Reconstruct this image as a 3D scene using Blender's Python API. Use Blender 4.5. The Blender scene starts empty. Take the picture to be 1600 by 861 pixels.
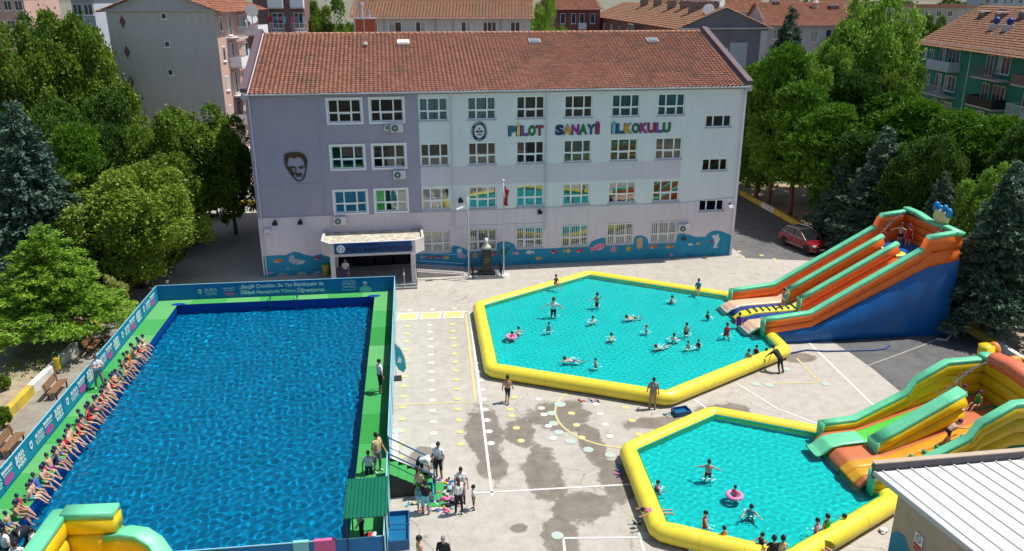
import bpy, bmesh, math, random
import numpy as np
from mathutils import Vector, Matrix
R = math.radians
rnd = random.Random(7)
scn = bpy.context.scene
COL = scn.collection

# ------------------------------------------------------------------ camera, sky, sun, exposure
CAM_H, FOCAL, PITCH = 20.0, 1265.0 / 1600.0 * 36.0, math.atan(443 / 1265.0)
cam_d = bpy.data.cameras.new('camera'); cam_d.sensor_width = 36.0; cam_d.lens = FOCAL
cam_d.clip_start = 0.5; cam_d.clip_end = 4000
cam = bpy.data.objects.new('camera', cam_d); COL.objects.link(cam)
cam.location = (0, 0, CAM_H); cam.rotation_euler = (math.pi / 2 - PITCH, 0, 0)
scn.camera = cam
SUN_EL, SUN_AZ = R(65), R(14)            # azimuth counted from +X towards +Y
w = bpy.data.worlds.new('World'); scn.world = w; w.use_nodes = True
nt = w.node_tree; nt.nodes.clear()
sky = nt.nodes.new('ShaderNodeTexSky'); sky.sky_type = 'NISHITA'; sky.sun_disc = False
sky.sun_elevation = SUN_EL; sky.sun_rotation = math.pi / 2 - SUN_AZ; sky.altitude = 100
sky.air_density = 1.0; sky.dust_density = 1.2
bg = nt.nodes.new('ShaderNodeBackground'); bg.inputs['Strength'].default_value = 0.095
wo = nt.nodes.new('ShaderNodeOutputWorld')
nt.links.new(sky.outputs[0], bg.inputs[0]); nt.links.new(bg.outputs[0], wo.inputs[0])
sun_d = bpy.data.lights.new('sun', 'SUN'); sun_d.energy = 4.8; sun_d.angle = R(0.53); sun_d.color = (1.0, 0.955, 0.88); sun_d.cycles.is_caustics_light = True   # the sun draws its net on the pool floors
sun = bpy.data.objects.new('sun', sun_d); COL.objects.link(sun)
sv = Vector((math.cos(SUN_EL) * math.cos(SUN_AZ), math.cos(SUN_EL) * math.sin(SUN_AZ), math.sin(SUN_EL)))
sun.rotation_euler = sv.to_track_quat('Z', 'Y').to_euler(); sun.location = (40, 10, 80)
vs = scn.view_settings; vs.view_transform = 'Standard'; vs.look = 'None'; vs.exposure = 0.22; vs.gamma = 1.0
vs.use_curve_mapping = False
scn.render.engine = 'CYCLES'
scn.cycles.max_bounces = 7; scn.cycles.diffuse_bounces = 3; scn.cycles.glossy_bounces = 3
scn.cycles.transparent_max_bounces = 10; scn.cycles.transmission_bounces = 4
scn.cycles.use_denoising = True; scn.cycles.caustics_reflective = False; scn.cycles.caustics_refractive = True; scn.cycles.sample_clamp_indirect = 4.0

# ------------------------------------------------------------------ the survey: ground points read off the photograph
_c, _s = math.cos(PITCH), math.sin(PITCH)
def _ray(px, py):
    a, b = (px - 800) / 1265.0, -(py - 430.5) / 1265.0
    return Vector((a, _c + _s * b, -_s + _c * b))
def gp(px, py, z=0.0):
    d = _ray(px, py); t = (z - CAM_H) / d.z
    return Vector((d.x * t, d.y * t, z))
def dp(px, py, Y):
    d = _ray(px, py); t = Y / d.y
    return Vector((d.x * t, Y, CAM_H + d.z * t))

# ------------------------------------------------------------------ mesh helpers
class MB:
    def __init__(s): s.v = []; s.f = []; s.m = []
    def add(s, vs_, fs, mi=0):
        o = len(s.v); s.v.extend([tuple(p) for p in vs_])
        for f in fs: s.f.append(tuple(i + o for i in f)); s.m.append(mi)
        return s
    def box(s, x0, x1, y0, y1, z0, z1, mi=0):
        return s.add([(x0,y0,z0),(x1,y0,z0),(x1,y1,z0),(x0,y1,z0),(x0,y0,z1),(x1,y0,z1),(x1,y1,z1),(x0,y1,z1)],
                     [(0,3,2,1),(4,5,6,7),(0,1,5,4),(1,2,6,5),(2,3,7,6),(3,0,4,7)], mi)
    def bev(s, x0, x1, y0, y1, z0, z1, b=.02, mi=0):
        n0 = len(s.v); bm = bmesh.new(); bmesh.ops.create_cube(bm, size=1)
        for v in bm.verts: v.co = Vector(((x0+x1)/2+v.co.x*(x1-x0), (y0+y1)/2+v.co.y*(y1-y0), (z0+z1)/2+v.co.z*(z1-z0)))
        bmesh.ops.bevel(bm, geom=bm.edges[:], offset=b, segments=2, affect='EDGES', profile=.5)
        bm.verts.index_update()
        s.add([v.co[:] for v in bm.verts], [[v.index for v in f.verts] for f in bm.faces], mi); bm.free(); return s
    def obox(s, c, size, rz=0, rx=0, ry=0, mi=0):
        M = Matrix.Rotation(rz, 3, 'Z') @ Matrix.Rotation(ry, 3, 'Y') @ Matrix.Rotation(rx, 3, 'X')
        h = [x / 2 for x in size]; P = []
        for (a, b, d) in ((-1,-1,-1),(1,-1,-1),(1,1,-1),(-1,1,-1),(-1,-1,1),(1,-1,1),(1,1,1),(-1,1,1)):
            P.append(Vector(c) + M @ Vector((a*h[0], b*h[1], d*h[2])))
        return s.add(P, [(0,3,2,1),(4,5,6,7),(0,1,5,4),(1,2,6,5),(2,3,7,6),(3,0,4,7)], mi)
    def prism(s, pts, a, b, axis='z', mi=0, side=None):
        n = len(pts)
        if axis == 'z': f = lambda p, h: (p[0], p[1], h)
        elif axis == 'y': f = lambda p, h: (p[0], h, p[1])
        else: f = lambda p, h: (h, p[0], p[1])
        V = [f(p, a) for p in pts] + [f(p, b) for p in pts]
        s.add(V, [tuple(range(n))[::-1], tuple(range(n, 2*n))], mi)
        o = len(s.v) - 2*n
        for i in range(n):
            j = (i+1) % n; s.f.append((o+i, o+j, o+n+j, o+n+i)); s.m.append(mi if side is None else side)
        return s
    def tube(s, pts, r, seg=8, mi=0, caps=True, closed=False):
        pts = [Vector(p) for p in pts]; n = len(pts)
        rr = r if isinstance(r, (list, tuple)) else [r]*n
        V = []; F = []
        ref = None
        for i, p in enumerate(pts):
            a = pts[i-1] if (i > 0 or closed) else p
            b = pts[(i+1) % n] if (i < n-1 or closed) else p
            t = (b - a).normalized() if (b-a).length > 1e-9 else Vector((0,0,1))
            if ref is None: ref = Vector((0,0,1)) if abs(t.z) < .9 else Vector((1,0,0))
            u = t.cross(ref).normalized(); v = u.cross(t).normalized(); ref = v if abs(t.z) >= .9 else ref
            k = 1.0
            if 0 < i < n-1 or closed:
                d1 = (p - a).normalized(); d2 = (b - p).normalized(); cs = max(.3, math.sqrt(max(0, (1 + d1.dot(d2))/2))); k = 1/cs if k else 1
            for q in range(seg):
                an = 2*math.pi*q/seg; V.append(p + (u*math.cos(an)*(k if abs(t.z) < .5 else 1) + v*math.sin(an)) * rr[i])
        m = n if closed else n-1
        for i in range(m):
            for q in range(seg):
                j = (i+1) % n; F.append((i*seg+q, i*seg+(q+1)%seg, j*seg+(q+1)%seg, j*seg+q))
        if caps and not closed: F.append(tuple(range(seg))[::-1]); F.append(tuple(range((n-1)*seg, n*seg)))
        return s.add(V, F, mi)
    def lathe(s, prof, seg=16, c=(0,0,0), mi=0, sx=1, sy=1):
        V = []; F = []; n = len(prof)
        for r, z in prof:
            for q in range(seg):
                a = 2*math.pi*q/seg; V.append((c[0]+r*sx*math.cos(a), c[1]+r*sy*math.sin(a), c[2]+z))
        for i in range(n-1):
            for q in range(seg): F.append((i*seg+q, i*seg+(q+1)%seg, (i+1)*seg+(q+1)%seg, (i+1)*seg+q))
        F.append(tuple(range(seg))[::-1]); F.append(tuple(range((n-1)*seg, n*seg)))
        return s.add(V, F, mi)
    def ell(s, c, r, seg=12, rings=8, mi=0, M=None):
        V = []; F = []
        for i in range(rings+1):
            th = math.pi*i/rings
            for q in range(seg):
                a = 2*math.pi*q/seg; p = Vector((r[0]*math.sin(th)*math.cos(a), r[1]*math.sin(th)*math.sin(a), r[2]*math.cos(th)))
                if M is not None: p = M @ p
                V.append(Vector(c)+p)
        for i in range(rings):
            for q in range(seg): F.append((i*seg+q, (i+1)*seg+q, (i+1)*seg+(q+1)%seg, i*seg+(q+1)%seg))
        return s.add(V, F, mi)
    def sweep(s, path, side, hw, hh, seg=12, mi=0, e=.75):
        """an inflated roll: rounded section (half width hw along side, half height hh) carried along a path"""
        path = [Vector(p) for p in path]; side = Vector(side).normalized(); n = len(path)
        HW = hw if isinstance(hw, (list, tuple)) else [hw]*n; HH = hh if isinstance(hh, (list, tuple)) else [hh]*n
        V = []; F = []
        for i, p in enumerate(path):
            a = path[max(0, i-1)]; b = path[min(n-1, i+1)]; t = (b-a).normalized(); up = side.cross(t)
            if up.z < 0 or (abs(up.z) < 1e-6 and up.x < 0): up = -up
            up.normalize()
            for q in range(seg):
                an = 2*math.pi*q/seg; cx, sx = math.cos(an), math.sin(an)
                V.append(p + side*HW[i]*math.copysign(abs(cx)**e, cx) + up*HH[i]*math.copysign(abs(sx)**e, sx))
        for i in range(n-1):
            for q in range(seg): F.append((i*seg+q, i*seg+(q+1)%seg, (i+1)*seg+(q+1)%seg, (i+1)*seg+q))
        F.append(tuple(range(seg))[::-1]); F.append(tuple(range((n-1)*seg, n*seg)))
        return s.add(V, F, mi)
    def mesh(s, name, mats, smooth=False):
        me = bpy.data.meshes.new(name); me.from_pydata(s.v, [], s.f)
        for m_ in (mats if isinstance(mats, (list, tuple)) else [mats]): me.materials.append(m_)
        me.polygons.foreach_set('material_index', s.m)
        bm = bmesh.new(); bm.from_mesh(me); bmesh.ops.recalc_face_normals(bm, faces=bm.faces[:]); bm.to_mesh(me); bm.free()
        if smooth: me.polygons.foreach_set('use_smooth', [True]*len(me.polygons))
        me.update(); return me
    def build(s, name, mats, parent=None, loc=(0,0,0), rz=0, smooth=False, auto=None):
        me = s.mesh(name, mats, smooth)
        if auto: smooth_by_angle(me, auto)
        return link(name, me, parent, loc, rz)
def smooth_by_angle(me, deg):
    me.polygons.foreach_set('use_smooth', [True]*len(me.polygons))
    bm = bmesh.new(); bm.from_mesh(me)
    for e in bm.edges:
        if len(e.link_faces) != 2 or e.calc_face_angle(0) > R(deg): e.smooth = False
    bm.to_mesh(me); bm.free()
def link(name, data, parent=None, loc=(0,0,0), rz=0):
    o = bpy.data.objects.new(name, data); COL.objects.link(o)
    o.location = loc; o.rotation_euler = (0, 0, rz)
    if parent is not None: o.parent = parent
    return o
def tag(o, label, cat=None, group=None, kind=None):
    o['label'] = label
    if cat: o['category'] = cat
    if group: o['group'] = group
    if kind: o['kind'] = kind
    return o
def thing(name, label, cat, loc=(0,0,0), rz=0, group=None):
    return tag(link(name, None, None, loc, rz), label, cat, group)
def struct(o, label=None):
    o['kind'] = 'structure'
    if label: o['label'] = label
    return o
def copy_tree(o, parent=None):
    c = o.copy(); COL.objects.link(c); c.parent = parent
    for ch in [k for k in o.children]: copy_tree(ch, c)
    return c
def np_mesh(name, V, F, mats, mi=None, smooth=False):
    """fast mesh of equal faces: V (n,3), F (m,k)"""
    me = bpy.data.meshes.new(name); k = F.shape[1]
    me.vertices.add(len(V)); me.vertices.foreach_set('co', np.asarray(V, np.float32).ravel())
    me.loops.add(F.size); me.loops.foreach_set('vertex_index', F.astype(np.int32).ravel())
    me.polygons.add(len(F)); me.polygons.foreach_set('loop_start', np.arange(0, F.size, k, dtype=np.int32))
    for m_ in mats: me.materials.append(m_)
    if mi is not None: me.polygons.foreach_set('material_index', np.asarray(mi, np.int32))
    if smooth: me.polygons.foreach_set('use_smooth', np.ones(len(F), bool))
    me.update(calc_edges=True); return me

# ------------------------------------------------------------------ materials
MATS = {}
def mat(name, col, rough=.6, var=.10, scale=2.5, bump=0.0, bscale=40, metal=0, spec=.4, dirt=None, dscale=.6, coat=0, streak=False):
    if name in MATS: return MATS[name]
    m = bpy.data.materials.new(name); m.use_nodes = True; t = m.node_tree; L = t.links
    b = t.nodes['Principled BSDF']
    b.inputs['Roughness'].default_value = rough; b.inputs['Metallic'].default_value = metal
    b.inputs['Specular IOR Level'].default_value = spec
    if coat: b.inputs['Coat Weight'].default_value = coat; b.inputs['Coat Roughness'].default_value = .1
    tc = t.nodes.new('ShaderNodeTexCoord')
    if var:
        n = t.nodes.new('ShaderNodeTexNoise'); n.inputs['Scale'].default_value = scale; n.inputs['Detail'].default_value = 6; n.inputs['Roughness'].default_value = .65
        L.new(tc.outputs['Object'], n.inputs['Vector'])
        r = t.nodes.new('ShaderNodeValToRGB'); r.color_ramp.elements[0].position = .3; r.color_ramp.elements[1].position = .7
        r.color_ramp.elements[0].color = (*[max(0, c*(1-var)) for c in col], 1); r.color_ramp.elements[1].color = (*[min(1, c*(1+var)) for c in col], 1)
        L.new(n.outputs['Fac'], r.inputs[0]); out = r.outputs[0]
        if dirt:
            n2 = t.nodes.new('ShaderNodeTexNoise'); n2.inputs['Scale'].default_value = dscale; n2.inputs['Detail'].default_value = 9; n2.inputs['Roughness'].default_value = .7
            L.new(tc.outputs['Object'], n2.inputs['Vector'])
            if streak:
                mp = t.nodes.new('ShaderNodeMapping'); mp.inputs['Scale'].default_value = (5.0,5.0,.35); L.new(tc.outputs['Object'], mp.inputs['Vector']); L.new(mp.outputs[0], n2.inputs['Vector'])
            r2 = t.nodes.new('ShaderNodeValToRGB'); r2.color_ramp.elements[0].position = .48; r2.color_ramp.elements[1].position = .72
            r2.color_ramp.elements[1].color = (.75,.75,.75,1); L.new(n2.outputs['Fac'], r2.inputs[0])
            mx = t.nodes.new('ShaderNodeMix'); mx.data_type = 'RGBA'; L.new(r2.outputs[0], mx.inputs['Factor']); L.new(out, mx.inputs['A']); mx.inputs['B'].default_value = (*dirt, 1)
            out = mx.outputs['Result']
        L.new(out, b.inputs['Base Color'])
    else: b.inputs['Base Color'].default_value = (*col, 1)
    if bump:
        nb = t.nodes.new('ShaderNodeTexNoise'); nb.inputs['Scale'].default_value = bscale; nb.inputs['Detail'].default_value = 4
        L.new(tc.outputs['Object'], nb.inputs['Vector'])
        bp = t.nodes.new('ShaderNodeBump'); bp.inputs['Strength'].default_value = bump; bp.inputs['Distance'].default_value = .02
        L.new(nb.outputs['Fac'], bp.inputs['Height']); L.new(bp.outputs[0], b.inputs['Normal'])
    MATS[name] = m; return m
def leafmat(name, dark, light, trans=.38, rough=.55, spec=.25):
    if name in MATS: return MATS[name]
    m = bpy.data.materials.new(name); m.use_nodes = True; t = m.node_tree; L = t.links; b = t.nodes['Principled BSDF']
    g = t.nodes.new('ShaderNodeNewGeometry'); tc = t.nodes.new('ShaderNodeTexCoord')
    n = t.nodes.new('ShaderNodeTexNoise'); n.inputs['Scale'].default_value = .55; n.inputs['Detail'].default_value = 3
    L.new(tc.outputs['Object'], n.inputs['Vector'])
    ma = t.nodes.new('ShaderNodeMath'); ma.operation = 'MULTIPLY_ADD'; ma.inputs[1].default_value = .55; L.new(g.outputs['Random Per Island'], ma.inputs[0])
    m2 = t.nodes.new('ShaderNodeMath'); m2.operation = 'MULTIPLY_ADD'; m2.inputs[1].default_value = 1.1; m2.inputs[2].default_value = -.30; L.new(n.outputs['Fac'], m2.inputs[0]); L.new(m2.outputs[0], ma.inputs[2])
    r = t.nodes.new('ShaderNodeValToRGB'); r.color_ramp.elements[0].color = (*dark, 1); r.color_ramp.elements[1].color = (*light, 1)
    r.color_ramp.elements[0].position = .15; r.color_ramp.elements[1].position = .85
    L.new(ma.outputs[0], r.inputs[0]); L.new(r.outputs[0], b.inputs['Base Color'])
    b.inputs['Roughness'].default_value = rough; b.inputs['Specular IOR Level'].default_value = spec
    tr = t.nodes.new('ShaderNodeBsdfTranslucent'); L.new(r.outputs[0], tr.inputs[0])
    mx = t.nodes.new('ShaderNodeMixShader'); mx.inputs[0].default_value = trans
    L.new(b.outputs[0], mx.inputs[1]); L.new(tr.outputs[0], mx.inputs[2]); L.new(mx.outputs[0], t.nodes['Material Output'].inputs[0])
    MATS[name] = m; return m
def islandmat(name, cols, rough=.8, moss=None, mscale=.35, bump=0):
    """one colour per separate piece (tile), weathered by a patchy growth"""
    if name in MATS: return MATS[name]
    m = bpy.data.materials.new(name); m.use_nodes = True; t = m.node_tree; L = t.links; b = t.nodes['Principled BSDF']
    g = t.nodes.new('ShaderNodeNewGeometry'); r = t.nodes.new('ShaderNodeValToRGB')
    el = r.color_ramp.elements
    while len(el) < len(cols): el.new(.5)
    for i, c in enumerate(cols): el[i].position = i/(len(cols)-1); el[i].color = (*c, 1)
    L.new(g.outputs['Random Per Island'], r.inputs[0]); out = r.outputs[0]
    if moss:
        tc = t.nodes.new('ShaderNodeTexCoord'); n = t.nodes.new('ShaderNodeTexNoise'); n.inputs['Scale'].default_value = mscale; n.inputs['Detail'].default_value = 10; n.inputs['Roughness'].default_value = .75
        L.new(tc.outputs['Object'], n.inputs['Vector']); r2 = t.nodes.new('ShaderNodeValToRGB'); r2.color_ramp.elements[0].position = .50; r2.color_ramp.elements[1].position = .66
        r2.color_ramp.elements[1].color = (.8,.8,.8,1)
        L.new(n.outputs['Fac'], r2.inputs[0]); mx = t.nodes.new('ShaderNodeMix'); mx.data_type = 'RGBA'
        L.new(r2.outputs[0], mx.inputs['Factor']); L.new(out, mx.inputs['A']); mx.inputs['B'].default_value = (*moss, 1); out = mx.outputs['Result']
    L.new(out, b.inputs['Base Color']); b.inputs['Roughness'].default_value = rough; b.inputs['Specular IOR Level'].default_value = .2
    MATS[name] = m; return m
def glassmat(name, tint=(.5,.56,.56), refl=.3):
    if name in MATS: return MATS[name]
    m = bpy.data.materials.new(name); m.use_nodes = True; t = m.node_tree; L = t.links; t.nodes.remove(t.nodes['Principled BSDF'])
    tr = t.nodes.new('ShaderNodeBsdfTransparent'); tr.inputs[0].default_value = (*tint, 1)
    gl = t.nodes.new('ShaderNodeBsdfGlossy'); gl.inputs['Roughness'].default_value = .02; gl.inputs[0].default_value = (.95,.97,1,1)
    mx = t.nodes.new('ShaderNodeMixShader'); mx.inputs[0].default_value = refl
    tc = t.nodes.new('ShaderNodeTexCoord'); n = t.nodes.new('ShaderNodeTexNoise'); n.inputs['Scale'].default_value = 1.3; L.new(tc.outputs['Object'], n.inputs['Vector'])
    bp = t.nodes.new('ShaderNodeBump'); bp.inputs['Strength'].default_value = .08; bp.inputs['Distance'].default_value = .02; L.new(n.outputs['Fac'], bp.inputs['Height']); L.new(bp.outputs[0], gl.inputs['Normal'])
    L.new(tr.outputs[0], mx.inputs[1]); L.new(gl.outputs[0], mx.inputs[2]); L.new(mx.outputs[0], t.nodes['Material Output'].inputs[0])
    MATS[name] = m; return m
WHITE = mat('white_paint', (.78,.78,.76), .5, .06)
STEEL = mat('galvanised_steel', (.55,.56,.58), .35, .1, metal=.6)
BLACK = mat('black_metal', (.02,.02,.022), .5, .2)
WOOD = mat('bench_wood', (.22,.12,.06), .6, .25, 6)
NAVY = mat('navy_cloth', (.012,.014,.06), .6, .2)
GLASS = glassmat('window_glass')
# ------------------------------------------------------------------ ground, yard, gardens
def flat(name, pts, z, m, parent=None):
    me = bpy.data.meshes.new(name); me.from_pydata([(p[0], p[1], z) for p in pts], [], [tuple(range(len(pts)))]); me.materials.append(m)
    if me.polygons[0].normal.z < 0: me.flip_normals()
    return link(name, me, parent)
def yardmat():
    m = bpy.data.materials.new('yard_concrete'); m.use_nodes = True; t = m.node_tree; L = t.links; b = t.nodes['Principled BSDF']
    tc = t.nodes.new('ShaderNodeTexCoord')
    def noise(sc, det, ro=.6):
        n = t.nodes.new('ShaderNodeTexNoise'); n.inputs['Scale'].default_value = sc; n.inputs['Detail'].default_value = det; n.inputs['Roughness'].default_value = ro
        L.new(tc.outputs['Object'], n.inputs['Vector']); return n.outputs['Fac']
    def ramp(f, p0, p1, c0, c1):
        r = t.nodes.new('ShaderNodeValToRGB'); e = r.color_ramp.elements; e[0].position = p0; e[1].position = p1; e[0].color = (*c0,1); e[1].color = (*c1,1); L.new(f, r.inputs[0]); return r.outputs[0]
    def mul(a, b_, f=1):
        x = t.nodes.new('ShaderNodeMix'); x.data_type = 'RGBA'; x.blend_type = 'MULTIPLY'; x.inputs['Factor'].default_value = f; L.new(a, x.inputs['A']); L.new(b_, x.inputs['B']); return x.outputs['Result']
    c = ramp(noise(.12, 8), .3, .7, (.425,.395,.35), (.51,.478,.43))
    c = mul(c, ramp(noise(1.6, 10, .75), .35, .6, (.80,.79,.77), (1,1,1)))
    c = mul(c, ramp(noise(14, 6, .7), .3, .55, (.86,.86,.85), (1,1,1)))
    v = t.nodes.new('ShaderNodeTexVoronoi'); v.feature = 'DISTANCE_TO_EDGE'; v.inputs['Scale'].default_value = .16
    wn = t.nodes.new('ShaderNodeTexNoise'); wn.inputs['Scale'].default_value = .8; wn.inputs['Detail'].default_value = 6; L.new(tc.outputs['Object'], wn.inputs['Vector'])
    vm = t.nodes.new('ShaderNodeVectorMath'); vm.operation = 'MULTIPLY_ADD'; vm.inputs[1].default_value = (1.6,1.6,0); L.new(wn.outputs['Color'], vm.inputs[0]); L.new(tc.outputs['Object'], vm.inputs[2]); L.new(vm.outputs[0], v.inputs['Vector'])
    c = mul(c, ramp(v.outputs['Distance'], .0, .004, (.62,.60,.57), (1,1,1)))
    L.new(c, b.inputs['Base Color']); b.inputs['Roughness'].default_value = .85; b.inputs['Specular IOR Level'].default_value = .2
    bp = t.nodes.new('ShaderNodeBump'); bp.inputs['Strength'].default_value = .25; bp.inputs['Distance'].default_value = .01; L.new(noise(30, 5), bp.inputs['Height']); L.new(bp.outputs[0], b.inputs['Normal'])
    return m
YARD = yardmat()
TERR = mat('town_ground', (.17,.165,.13), .9, .35, .08, dirt=(.10,.12,.05), dscale=.05)
SOIL = mat('dry_garden_soil', (.36,.29,.20), .95, .3, 1.2, bump=.5, bscale=12, dirt=(.13,.15,.055), dscale=.16)
ASPH = mat('asphalt', (.105,.105,.105), .85, .3, 1.5, bump=.3, bscale=60, dirt=(.16,.155,.15), dscale=.3)
o = flat('ground', [(-900,-200),(900,-200),(900,2500),(-900,2500)], -.03, TERR); struct(o, 'town ground reaching to the far houses')
wl = [(-23.4,14),(-23.8,26.5),(-24.9,34.5),(-25.3,38.2),(-25.75,43.7),(-26.2,46.8),(-27.5,55.3),(-29.9,73),(-31.5,84)]
wr = [(31.0,14),(30.2,30),(29.1,39.5),(28.75,43.9),(28.4,46.8),(26.6,64),(25.5,72.6),(23.9,82.5),(22.5,92)]
yard = flat('schoolyard', wl + [(22.5,92)][::-1] + wr[::-1][1:], 0, YARD); struct(yard, 'pale concrete schoolyard with painted games')
gl_ = flat('garden_ground', wl + [(-75,84),(-75,14)], .03, SOIL); struct(gl_, 'dry soil of the garden left of the pool')
gr_ = flat('garden_ground', wr + [(75,92),(75,14)], .03, SOIL); struct(gr_, 'dry soil under the pines and cedars')
o = flat('asphalt_lane', [(18.6,61.3),(26.9,60.2),(25.5,72.0),(23.9,82),(22.5,91),(14.5,91)], .004, ASPH); struct(o, 'dark asphalt lane beside the school')
o = flat('asphalt_patch', [(18.3,50.5),(19.3,45.5),(19.9,43.2),(20.3,41.2),(20.6,38.4),(22.0,35.5),(29.2,37.2),(28.6,43.9),(28.2,48.5),(27.6,52)], .004, ASPH); struct(o, 'grey asphalt repair between the two slides')
PATHM = mat('path_concrete', (.25,.225,.19), .9, .2, 1.0, bump=.3, bscale=30, dirt=(.33,.30,.255), dscale=.5)
struct(flat('path', [(p[0]+.2, p[1]) for p in wl[:7]] + [(-24.2,55.4),(-22.3,48.6),(-20.0,29.5),(-19.0,14)], .004, PATHM), 'grey path between garden wall and pool fence')
def wetmat():
    m = bpy.data.materials.new('wet_concrete'); m.use_nodes = True; t = m.node_tree; L = t.links; b = t.nodes['Principled BSDF']; tc = t.nodes.new('ShaderNodeTexCoord'); ge = t.nodes.new('ShaderNodeNewGeometry')
    ln = t.nodes.new('ShaderNodeVectorMath'); ln.operation = 'LENGTH'; L.new(tc.outputs['Object'], ln.inputs[0])
    def noise(sc, det): n = t.nodes.new('ShaderNodeTexNoise'); n.inputs['Scale'].default_value = sc; n.inputs['Detail'].default_value = det; n.inputs['Roughness'].default_value = .7; L.new(ge.outputs['Position'], n.inputs['Vector']); return n.outputs['Fac']
    a = t.nodes.new('ShaderNodeMath'); a.operation = 'MULTIPLY_ADD'; a.inputs[1].default_value = 1.3; L.new(noise(.75, 9), a.inputs[0]); L.new(ln.outputs['Value'], a.inputs[2])
    r = t.nodes.new('ShaderNodeValToRGB'); e = r.color_ramp.elements; e[0].position = .0; e[0].color = (.68,.68,.68,1); e[1].position = 1; e[1].color = (0,0,0,1); mr = t.nodes.new('ShaderNodeMapRange'); mr.inputs[1].default_value = 1.29; mr.inputs[2].default_value = 1.44; L.new(a.outputs[0], mr.inputs[0]); L.new(mr.outputs[0], r.inputs[0])
    c = t.nodes.new('ShaderNodeValToRGB'); c.color_ramp.elements[0].color = (.175,.148,.118,1); c.color_ramp.elements[1].color = (.30,.265,.22,1); c.color_ramp.elements[0].position = .35; c.color_ramp.elements[1].position = .68; L.new(noise(1.4, 8), c.inputs[0]); L.new(c.outputs[0], b.inputs['Base Color']); b.inputs['Roughness'].default_value = .5; L.new(r.outputs[0], b.inputs['Alpha']); return m
WET = wetmat(); me_ = bpy.data.meshes.new('wet_patch'); me_.from_pydata([(1.3*math.cos(k*math.pi/16), 1.3*math.sin(k*math.pi/16), 0) for k in range(32)], [], [tuple(range(32))]); me_.materials.append(WET)
for i, (x, y, a, b_) in enumerate([(-1.35,34.3,1.5,4.6),(2.4,36.0,2.6,2.6),(.4,34.2,1.3,2.4),(1.4,30.6,1.5,3.8),(2.9,28.3,2.2,1.8),(-3.9,31.9,1.2,1.8),(3.8,33.2,1.0,3.4),(6.9,35.2,2.8,1.0),(1.9,26.2,1.3,2.2),(-.9,31.3,1.1,2.0),(10.6,36.4,2.4,1.3),(-2.7,28.7,.8,.5),(.3,26.9,.7,.5),(16.5,42.6,1.8,1.1),(4.5,30.2,1.2,2.8)]):
    o = struct(link('wet_patch', me_, None, (x,y,.005+.0004*i), .12), 'dark wet stain on the concrete'); o.scale = (a*.8,b_*.8,1)
PW = mat('line_white', (.68,.67,.64), .8, .18, 9, dirt=(.46,.44,.39), dscale=2.5); PY = mat('line_yellow', (.58,.525,.20), .8, .25, 9, dirt=(.47,.44,.34), dscale=2.6); PM = mat('line_mint', (.41,.49,.445), .8, .2, 6, dirt=(.42,.43,.385), dscale=2.2)
def line(p, q, wd, m, z=.013):
    p = Vector((*p, 0)); q = Vector((*q, 0)); d = (q-p).normalized(); n = Vector((-d.y, d.x, 0))*wd/2
    return flat('painted_line', [p-n, q-n, q+n, p+n], z, m, yard)
def g2(x, y): v = gp(x, y); return (v.x, v.y)
line(g2(734,488), g2(769,775), .12, PW); line(g2(616,490), g2(731,487), .12, PW)
line(g2(728,492), g2(743,627), .12, PY, .014); line(g2(617,633), g2(742,628.5), .10, PY, .015)
line(g2(735,771), g2(985,757), .10, PW); line(g2(880,841), g2(1002,840), .10, PW, .0135); line(g2(880.5,843), g2(884,880), .10, PW, .012); line(g2(1000.5,842), g2(1012,880), .10, PW, .012)
line(g2(1149,598), g2(1215,639), .10, PW); line(g2(1216,639.5), g2(1296,669), .10, PW); line(g2(1263,535), g2(1371,640), .14, PW)
line(g2(1245,560), g2(1281,597), .09, PY, .0125); line(g2(1192,600), g2(1279,598), .09, PY, .0145); line(g2(1085,625), g2(1107,640), .12, PW)
line(g2(617,678), g2(619,740), .28, PW, .0125)
cc = (5.55, 36.2); ar = 3.42; A0, A1 = R(118), R(262); n = 36; ring = []
for i in range(n+1): a = A0+(A1-A0)*i/n; ring.append((cc[0]+ar*math.cos(a), cc[1]+ar*math.sin(a)))
for i in range(n+1): a = A1-(A1-A0)*i/n; ring.append((cc[0]+(ar-.1)*math.cos(a), cc[1]+(ar-.1)*math.sin(a)))
flat('painted_line', ring, .0155, PY, yard)
def disc_me(name, r, m, sy=1):
    me = bpy.data.meshes.new(name); me.from_pydata([(r*math.cos(k*math.pi/10), r*sy*math.sin(k*math.pi/10), 0) for k in range(20)], [], [tuple(range(20))]); me.materials.append(m); return me
DY, DW, DM = disc_me('dot_y', .18, PY), disc_me('dot_w', .18, PW), disc_me('dot_m', .30, PM)
def dots(me, p, q, n):
    for i in range(n):
        k = i/max(1, n-1); link('painted_dot', me, yard, (p[0]+(q[0]-p[0])*k, p[1]+(q[1]-p[1])*k, .017))
dots(DY, g2(636,510), g2(625,715), 14); dots(DW, g2(671.5,508), g2(678,697), 14); dots(DY, g2(707,507), g2(720,694), 14); dots(DW, g2(746,568), g2(767,693), 9)
dots(DY, g2(800,650), g2(814,689), 3); dots(DW, g2(850,648), g2(864,685), 3); dots(DY, g2(893,646), g2(909,684), 3); dots(DW, g2(938,647), g2(953,682), 3); dots(DY, g2(978,637), g2(998,679), 3)
dots(DW, g2(842,624), g2(846,638), 2); dots(DY, g2(803,621), g2(797,640), 2); dots(DW, g2(931,632), g2(935,634), 1); dots(DM, g2(875,632), g2(877,631), 1)
for q in ((862,646),(865,662),(873,676),(891,690),(919,703),(953,711),(871,837),(1005,837),(1228,577),(1290,600),(1202,602),(620,674),(1181,600)): link('painted_dot', DM, yard, (*g2(*q), .019)).scale = (.8,.8,1)
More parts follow.
